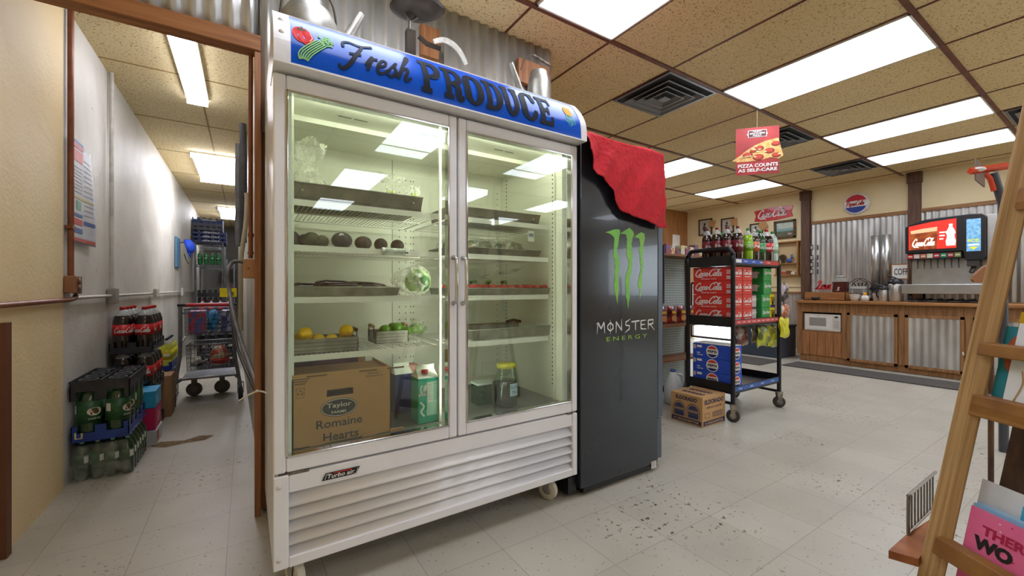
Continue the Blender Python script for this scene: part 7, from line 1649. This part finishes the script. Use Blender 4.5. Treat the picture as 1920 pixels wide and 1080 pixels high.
for c_ in (.075, .195):
    for dd, r_, mi in ((.001, .055, 0), (.0014, .050, 3), (.0018, .043, 1)):
        put_poly(o, fl_, [(c_-r_, .05)]+[(c_+r_*cos(pi-k*pi/12), .105+r_*sin(pi-k*pi/12)) for k in range(13)][::1]+[(c_+r_, .05)], mi, dd)
    put_rect(o, fl_, c_-.038, c_+.038, .095, .11, 3, .0022); put_text(o, fl_, 'ELDORADO', c_-.034, .098, .068, .009, 0, d=.003); put_rect(o, fl_, c_-.038, c_+.038, .06, .07, 0, .0022)
put_text(o, fl_, 'ELDORADO', .045, .175, .18, .030, 0, bold=.04); put_text(o, fr2, 'ELDORADO', .025, .165, .25, .035, 0, bold=.04); put_text(o, fr2, 'SPRING WATER', .05, .130, .2, .018, 0, bold=0)
put_text(o, ft_, 'ELDORADO', .05, .16, .18, .05, 0, bold=.04); put_text(o, ft_, 'ELDORADO', .05, .06, .18, .05, 0, bold=.04)
for x0 in (.03, .13): put_rect(o, fr2, x0, x0+(.06 if x0 < .1 else .13), .062, .10, 0, .001); put_rect(o, fr2, x0+.003, x0+(.057 if x0 < .1 else .127), .065, .097, 3, .0014)
for k in range(12): put_rect(o, fr2, .136+.010*k, .140+.010*k, .066, .096, 1, .0018)
build('print', o, [IN, IN2, M('case pale', '#cfae7c', .7), M('kraft case', '#c39a68')], t)
# milk jug behind
p = at(1262, 700, Y=2.32); t = thing('water_jug', 'translucent white plastic jug on floor beside black drinks cooler', 'jug', (p.x, 2.32, 0)); JW = M('milky plastic', '#dfe4e4', .3, 0, '#c9cfd0', 5)
build('body', MB().lathe([(.06, .001), (.075, .01), (.078, .15), (.06, .22), (.03, .27), (.022, .29)], (p.x, 2.32, .0), 20), JW, t); build('handle', MB().tube(spline([(p.x+.02, 2.30, .27), (p.x+.07, 2.28, .25), (p.x+.08, 2.28, .18), (p.x+.07, 2.29, .13)], 4), .012), JW, t); build('cap', MB().lathe([(.024, .285), (.024, .305), (0, .305)], (p.x, 2.32, 0), 14), BLF, t)
# ------------------------------------------------------------------ pegboard gondola
gy = 2.66; gx0, gx1 = 2.40, 3.90; gz = at(1290, 484, Y=2.55).z
def peg_mat():
    m = bpy.data.materials.new('pegboard'); m.use_nodes = True; nt = m.node_tree; N = nt.nodes; L = nt.links; b = N['Principled BSDF']
    tc = N.new('ShaderNodeTexCoord'); v = N.new('ShaderNodeVectorMath'); v.operation = 'MULTIPLY'; v.inputs[1].default_value = (40, 0, 40); L.new(tc.outputs['Object'], v.inputs[0])
    fr_ = N.new('ShaderNodeVectorMath'); fr_.operation = 'FRACTION'; L.new(v.outputs[0], fr_.inputs[0]); sb = N.new('ShaderNodeVectorMath'); sb.operation = 'SUBTRACT'; sb.inputs[1].default_value = (.5, 0, .5); L.new(fr_.outputs[0], sb.inputs[0])
    le = N.new('ShaderNodeVectorMath'); le.operation = 'LENGTH'; L.new(sb.outputs[0], le.inputs[0]); lt = N.new('ShaderNodeMath'); lt.operation = 'LESS_THAN'; lt.inputs[1].default_value = .21; L.new(le.outputs['Value'], lt.inputs[0])
    x = N.new('ShaderNodeMix'); x.data_type = 'RGBA'; L.new(lt.outputs[0], x.inputs[0]); x.inputs[6].default_value = lin('#a9b4b0'); x.inputs[7].default_value = lin('#2c3033'); L.new(x.outputs[2], b.inputs['Base Color']); b.inputs['Roughness'].default_value = .6
    return m
t = thing('shelf_unit', 'grey pegboard shop shelving with wooden shelves behind black drinks cooler', 'shelf', (3.1, gy, 0))
build('pegboard', MB().box(gx0, gx1, gy, gy+.03, .05, gz), peg_mat(), t); build('base', MB().box(gx0, gx1, gy-.02, gy+.05, .001, .05), DK if 'DK' in globals() else BP, t)
SHB = wood('shelf board', '#9a6a45', '#7a4e32', 0, 6); zsh = [at(1285, 668, Y=2.5).z, at(1285, 606, Y=2.5).z]
for z in zsh: build('shelf', MB().box(gx0, gx1, gy-.22, gy-.001, z-.02, z), SHB, t)
build('shelf', MB().box(gx0, gx1+.05, gy-.22, gy+.10, gz, gz+.02), SHB, t)
build('end_post', MB().box(gx1, gx1+.05, gy-.02, gy+.05, 0, gz), wood('end post brown', '#7d513a', '#5f3b2a', 2, 6), t)
build('peg_hook', MB().tube([(gx1-.25, gy, gz-.12), (gx1-.25, gy-.15, gz-.13), (gx1-.25, gy-.16, gz-.11)], .003), CH, t)
rd = random.Random(11)
for k in range(7):
    x = gx1-.10-.15*k; o = MB()
    for s_ in (-1, 1): o.grid(lambda a, b: Vector((x-.065+.13*a, gy-.12+s_*.03*sin(pi*a)**.5*sin(pi*b)**.6, zsh[1]+.003+.17*b)), 8, 8)
    t2 = thing('chip_bag', 'red and dark chip bag standing on the middle pegboard shelf', 'snack bag', (x, gy-.12, zsh[1]+.001), group='chip bags on the pegboard shelf')
    build('bag_body', o, M('chip bag red', '#a8201c', .3, 0, '#3a1210', 16, lo=.45, hi=.6, coat=.4), t2)
    o = MB(); fq = frame((x-.05, gy-.155, zsh[1]), (1, 0, 0), (0, 0, 1)); put_disc(o, fq, .05, .055, .04, .03, 0, .0, 14); put_rect(o, fq, .02, .08, .10, .125, 1, 0); build('print', o, [M('chip tan', '#c98a4a', .5), M('chip yellow print', '#e3b12a', .5)], t2)
cc = ['#d9c23a', '#c9cdd2', '#5a4aa0', '#b8403a', '#e6e0cf', '#c98a3a', '#3f6fb0', '#8a5a34']
for k in range(16):
    x = gx1-.02-.075*(k//2); y = gy-.16+.10*(k % 2); h = rd.uniform(.05, .11)
    t2 = build('candy_box', MB().box(x-.03, x+.03, y-.035, y+.035, gz+.021, gz+.021+h), M('candy %d' % (k % 8), cc[k % 8], .45, 0, cc[(k*3+1) % 8], 40, lo=.48, hi=.52), label='small bright candy box on top of the pegboard shelving', cat='candy', group='candy boxes on the pegboard top')
p = at(1293, 450, Y=2.6); t2 = thing('storage_tub', 'cream round tub with lid among candy on the pegboard top', 'tub', (p.x, 2.72, gz+.021)); build('body', MB().lathe([(.06, .001), (.07, .07), (.072, .10), (0, .10)], (p.x, 2.72, gz+.021), 20), M('cream tub', '#dccf9e', .5), t2); build('lid', MB().lathe([(.075, .10), (.075, .115), (0, .118)], (p.x, 2.72, gz+.021), 20), M('cream tub lid', '#e9e2c6', .5), t2)
# papers pinned on pine wall
p = at(1268, 463, Y=YN-.005); t2 = build('paper_notice', MB().box(p.x-.12, p.x+.12, YN-.006, YN-.001, p.z-.25, p.z+.25), WT, label='white paper notice pinned on the knotty pine wall', cat='paper')
# ================================================================== CARD LADDER AT THE RIGHT EDGE
LW = M('aged ladder timber', '#d3b283', .6, 0, '#9d7646', 4, stretch=(34, 34, .5), detail=5, lo=.3, hi=.72, bump=.2, bscale=4, rot=tuple((Rv*.2245+Vector((0, 0, 1))).rotation_difference(Vector((0, 0, 1))).to_euler())); LWX = M('dark stained board', '#5f4026', .6, 0, '#3b2716', 6, stretch=(6, 6, 1), detail=6, bump=.2)
lat = lambda z: .9425+.2245*z
t = thing('ladder_rack', 'leaning wooden ladder rack holding greeting cards at right edge', 'ladder', PV(.85, 1.0, 0))
def rail(T0, T1, z0, z1, w_, off=0, m=LW, name='rail'):
    o = MB(); vs = []
    for z in (z0, z1):
        for T in (T0, T1):
            for s_ in (-1, 1): k_ = (T-T0)*.8; vs.append(PV(T0-.755*s_*w_/2+.656*k_, lat(z)+off+.656*s_*w_/2+.755*k_, z))
    o.add(vs, [(0, 1, 3, 2), (4, 6, 7, 5), (0, 4, 5, 1), (2, 3, 7, 6), (0, 2, 6, 4), (1, 5, 7, 3)]); return build(name, o, m, t, bevel=.004)
# timber grain must follow the rail: shape the material along z
rail(1.0, 1.034, 0, 2.12, .045); rail(.37, .404, 0, 2.12, .045)
def rung(z, h, off=0, d=.045, T0=.398, T1=1.0, m=LW, name='rung'):
    o = MB(); vs = []
    for zz in (z-h/2, z+h/2):
        for T in (T0, T1):
            for s_ in (0, 1): vs.append(PV(T, lat(zz)+off+s_*d, zz))
    o.add(vs, [(0, 1, 3, 2), (4, 6, 7, 5), (0, 4, 5, 1), (2, 3, 7, 6), (0, 2, 6, 4), (1, 5, 7, 3)]); return build(name, o, m, t, bevel=.003)
LH = M('ladder rung timber', '#99692f', .6, 0, '#74491f', 10, detail=5, bump=.2)
for z, h in ((.41, .040), (.75, .05), (.885, .03), (1.25, .05), (1.60, .05), (.12, .05)): rung(z, h, -.012 if h < .045 else 0, .03 if h < .045 else .05, m=LH)
# stained boards behind the cards
def board(z0, z1, off, name='back_board', m=LWX, T0=.40, T1=.995, th=.012):
    o = MB(); vs = []
    for zz in (z0, z1):
        for T in (T0, T1):
            for s_ in (0, 1): vs.append(PV(T, lat(zz)+off+s_*th, zz))
    o.add(vs, [(0, 1, 3, 2), (4, 6, 7, 5), (0, 4, 5, 1), (2, 3, 7, 6), (0, 2, 6, 4), (1, 5, 7, 3)]); return build(name, o, m, t)
board(.28, .72, .11); board(.86, 1.20, .11); board(1.3, 1.6, .11)
for z in (.30, .735, 1.22):
    o = MB(); vs = []
    for zz in (z, z+.018):
        for T in (.40, .995):
            for s_ in (.0, .12): vs.append(PV(T, lat(z)+s_, zz))
    o.add(vs, [(0, 1, 3, 2), (4, 6, 7, 5), (0, 4, 5, 1), (2, 3, 7, 6), (0, 2, 6, 4), (1, 5, 7, 3)]); build('ledge', o, LH, t)
o = MB(); o.tube([PV(1.02, lat(1.9)+.03, 1.9), PV(1.02, 1.62, .9), PV(1.02, 1.95, 0)], .022, n=4); build('back_leg', o, LWX, t)
build('back_leg', MB().tube([PV(.38, lat(1.9)+.03, 1.9), PV(.38, 1.62, .9), PV(.38, 1.95, 0)], .022, n=4), LWX, t)
# cards: width runs towards the camera, height follows the lean
def card(T, z0, w_, h, off, m, label, dec=None, th=.003, lean=.0, name='greeting_card', roll=0, cat='greeting card'):
    up = (Rv*(.2245+lean)+Vector((0, 0, 1))).normalized(); uu = (-Fv*cos(roll)+Vector((0, 0, -1))*sin(roll)).normalized(); vv = (up-uu*up.dot(uu)).normalized()
    o0 = PV(T, lat(z0)+off, z0); fr = frame(o0, uu, vv); n = uu.cross(vv); sg = 1 if n.dot(Rv) < 0 else -1
    fq = (lambda a, b, d=0: fr(a, b, d*sg))
    if dec is None: o = MB(); o.prism([(0, 0), (w_, 0), (w_, h), (0, h)], fq, 0, -th); return build(name, o, m, label=label, cat=cat)
    tt = thing(name, label, cat, o0); o = MB(); o.prism([(0, 0), (w_, 0), (w_, h), (0, h)], fq, 0, -th); build('card', o, m, tt); o = MB(); ms = dec(o, fq, w_, h); build('print', o, ms, tt); return tt
def pinkdec(o, f, w, h):
    put_text(o, f, "THERE'S", .030, h-.052, .115, .022, 0, bold=.03, d=.001); put_text(o, f, 'WO', .018, h-.088, .075, .030, 1, bold=.06, d=.001); put_disc(o, f, .09, h-.155, .05, .02, 2, .001, 20); put_text(o, f, 'And', .062, h-.164, .05, .018, 1, bold=.03, d=.0015); put_rect(o, f, .04, .12, h-.112, h-.100, 1, .001)
    rd = random.Random(2)
    for k in range(22): put_disc(o, f, rd.uniform(.01, w-.01), rd.uniform(.02, h-.01), .0022, .0016, 0 if k % 3 else 2, .0008, 6)
    return [M('card crimson', '#b01048', .5), M('card black', '#171216', .5), M('card cream', '#f0e6e0', .5)]
zc = .325
card(.972, zc, .16, .20, .026, M('card pink', '#e56c9c', .45, 0, '#dd5f92', 6), "pink greeting card starting THERE'S WO on lowest ladder shelf", pinkdec)
card(.975, zc, .165, .205, .034, M('card pale blue', '#8db8e0', .5), 'pale blue envelope just behind the pink greeting card')
card(.975, zc, .165, .208, .0415, M('card aqua', '#a9cdea', .5), 'lighter blue envelope second behind the pink card')
card(.90, zc+.01, .13, .225, .050, M('card sky blue', '#3fa6cc', .5), 'turquoise greeting card reading GO behind the pink card', lambda o, f, w, h: (put_text(o, f, 'GO', .02, h-.045, .05, .026, 0, bold=0), [M('card violet', '#5a3f9a', .5)])[1])
card(.99, zc+.01, .20, .245, .060, M('envelope white', '#d9dde6', .5), 'white envelope at the back of lowest ladder shelf')
z_ = .775
card(.985, z_, .05, .17, .030, M('card teal', '#1f7f8f', .5), 'teal card with orange leaf shape on the middle ladder shelf', lambda o, f, w, h: (put_disc(o, f, .03, h*.62, .022, .045, 0, .001, 16), [M('card rust', '#b5552a', .5, 0, '#8a3a1a', 20)])[1])
card(.955, z_-.02, .14, .20, .022, M('card white', '#e4e6ec', .5), 'white card with thin script on the middle ladder shelf', lambda o, f, w, h: (put_script(o, f, 'She', .018, h-.06, .05, .03, wd=.08, d=.001), put_stroke(o, f, [(.02, .02), (.03, .06), (.025, .09)], .003, 1, .001), [M('card fine ink', '#6b6670', .5), M('card tan ink', '#b08a5a', .5)])[2])
card(.975, z_+.01, .12, .195, .045, M('card yellow', '#e3bc1c', .5), 'bright yellow card peeking above the white card')
card(.965, 1.0, .14, .13, .085, M('card slate', '#4f6d8a', .5, 0, '#3c566f', 5), 'slate blue card high on the ladder shelf')
build('finial', MB().tube([PV(.80, 1.005, 1.60), PV(.80, 1.035, 1.50), PV(.80, 1.045, 1.47)], .024, n=12), LH, t) if False else None
rung(1.72, .045, -.09, .05, .72, .86, LH, 'top_block')
# low shelf with wire divider
zlo = .37
t = thing('low_shelf', 'low wooden display shelf with chrome wire divider behind the ladder foot', 'shelf', at(1740, 990, Z=0.0) if False else Vector((1.42, .42, 0)))
pq = [at(1666, 1032, Z=zlo), at(1697, 1004, Z=zlo), at(1765, 960, Z=zlo), at(1768, 985, Z=zlo), at(1722, 1048, Z=zlo)]
o = MB(); o.prism([(p.x, p.y) for p in pq], lambda a, b, d: Vector((a, b, d)), zlo-.02, zlo); build('board', o, M('rust brown board', '#a8683a', .6, 0, '#8a4f28', 14), t)
w0 = at(1703, 1003, Z=zlo); w0.z = zlo; hgt = .105; o = MB(); Lx = .26
o.tube(spline([(w0.x, w0.y, zlo), (w0.x, w0.y, zlo+hgt*.6), (w0.x+.004, w0.y, zlo+hgt-.005), (w0.x+.02, w0.y, zlo+hgt), (w0.x+Lx, w0.y, zlo+hgt)], 3), .004); o.tube([(w0.x, w0.y, zlo+.006), (w0.x+Lx, w0.y, zlo+.006)], .004)
for k in range(1, 9): o.tube([(w0.x+Lx*k/9, w0.y, zlo+.004), (w0.x+Lx*k/9, w0.y, zlo+hgt)], .0022)
build('wire_divider', o, M('worn chrome', '#8f8b85', .3, .9), t)
pc = sum(pq, Vector())/5
for p in (pq[3],): p = p+(pc-p)*.15; build('leg', MB().box(p.x-.008, p.x+.008, p.y-.008, p.y+.008, 0, zlo-.02), LWX, t)
# red sign holder beyond the ladder
T_ = 2.6; q_ = lambda u, v, T=T_: at(u, v, T=T)
t = thing('sign_holder', 'orange-red bar and strut on a dark pole, seen left of the ladder top', 'sign holder', PV(T_, q_(1882, 400).dot(Rv), 0)); OR_ = M('orange red paint', '#d94a24', .4)
pp = q_(1882, 380)
build('pole', MB().tube([q_(1862, 324), q_(1880, 382), Vector((pp.x, pp.y, 0))], .022, n=6), M('charcoal pole', '#4a4c52', .5, .3), t)
build('bar', MB().tube([q_(1819, 321), q_(1890, 311)], .022, n=4), OR_, t)
build('strut', MB().tube([q_(1848, 326), q_(1857, 335), q_(1864, 358)], .014, n=6), OR_, t)
a, b, c, d = q_(1830, 297), q_(1847, 314), q_(1847, 351), q_(1830, 337); o = MB(); nn = Fv*.008
o.add([a, b, c, d, a+nn, b+nn, c+nn, d+nn], [(0, 1, 2, 3), (7, 6, 5, 4), (0, 4, 5, 1), (1, 5, 6, 2), (2, 6, 7, 3), (3, 7, 4, 0)]); build('plate', o, M('brown grey plate', '#8a7568', .6), t)
build('disc', MB().ball(q_(1834, 318), .035, sz=.45), WT, t)
# brown round board in front of the soda fountain
p = q_(1838, 525, 1.9); t = thing('paddle_sign', 'brown wooden paddle edge poking out behind the ladder by the soda fountain', 'board', Vector((p.x, p.y, p.z-.06)))
o = MB(); a = [(1824, 524), (1828, 516), (1836, 508), (1846, 500), (1856, 496), (1860, 520), (1850, 529), (1838, 530), (1828, 529)]; Pp = [q_(u, v, 1.9) for u, v in a]; o.add(Pp+[p_+Fv*.012 for p_ in Pp], [tuple(range(8, -1, -1)), tuple(range(9, 18))]+[(k, (k+1) % 9, (k+1) % 9+9, k+9) for k in range(9)]); build('blade', o, M('paddle brown', '#a06a40', .6), t)
build('stand', MB().tube([q_(1858, 525, 1.905), Vector((q_(1858, 525, 1.905).x, q_(1858, 525, 1.905).y, 0))], .010, n=6), LWX, t)
# ------------------------------------------------------------------
def _check():
    pass
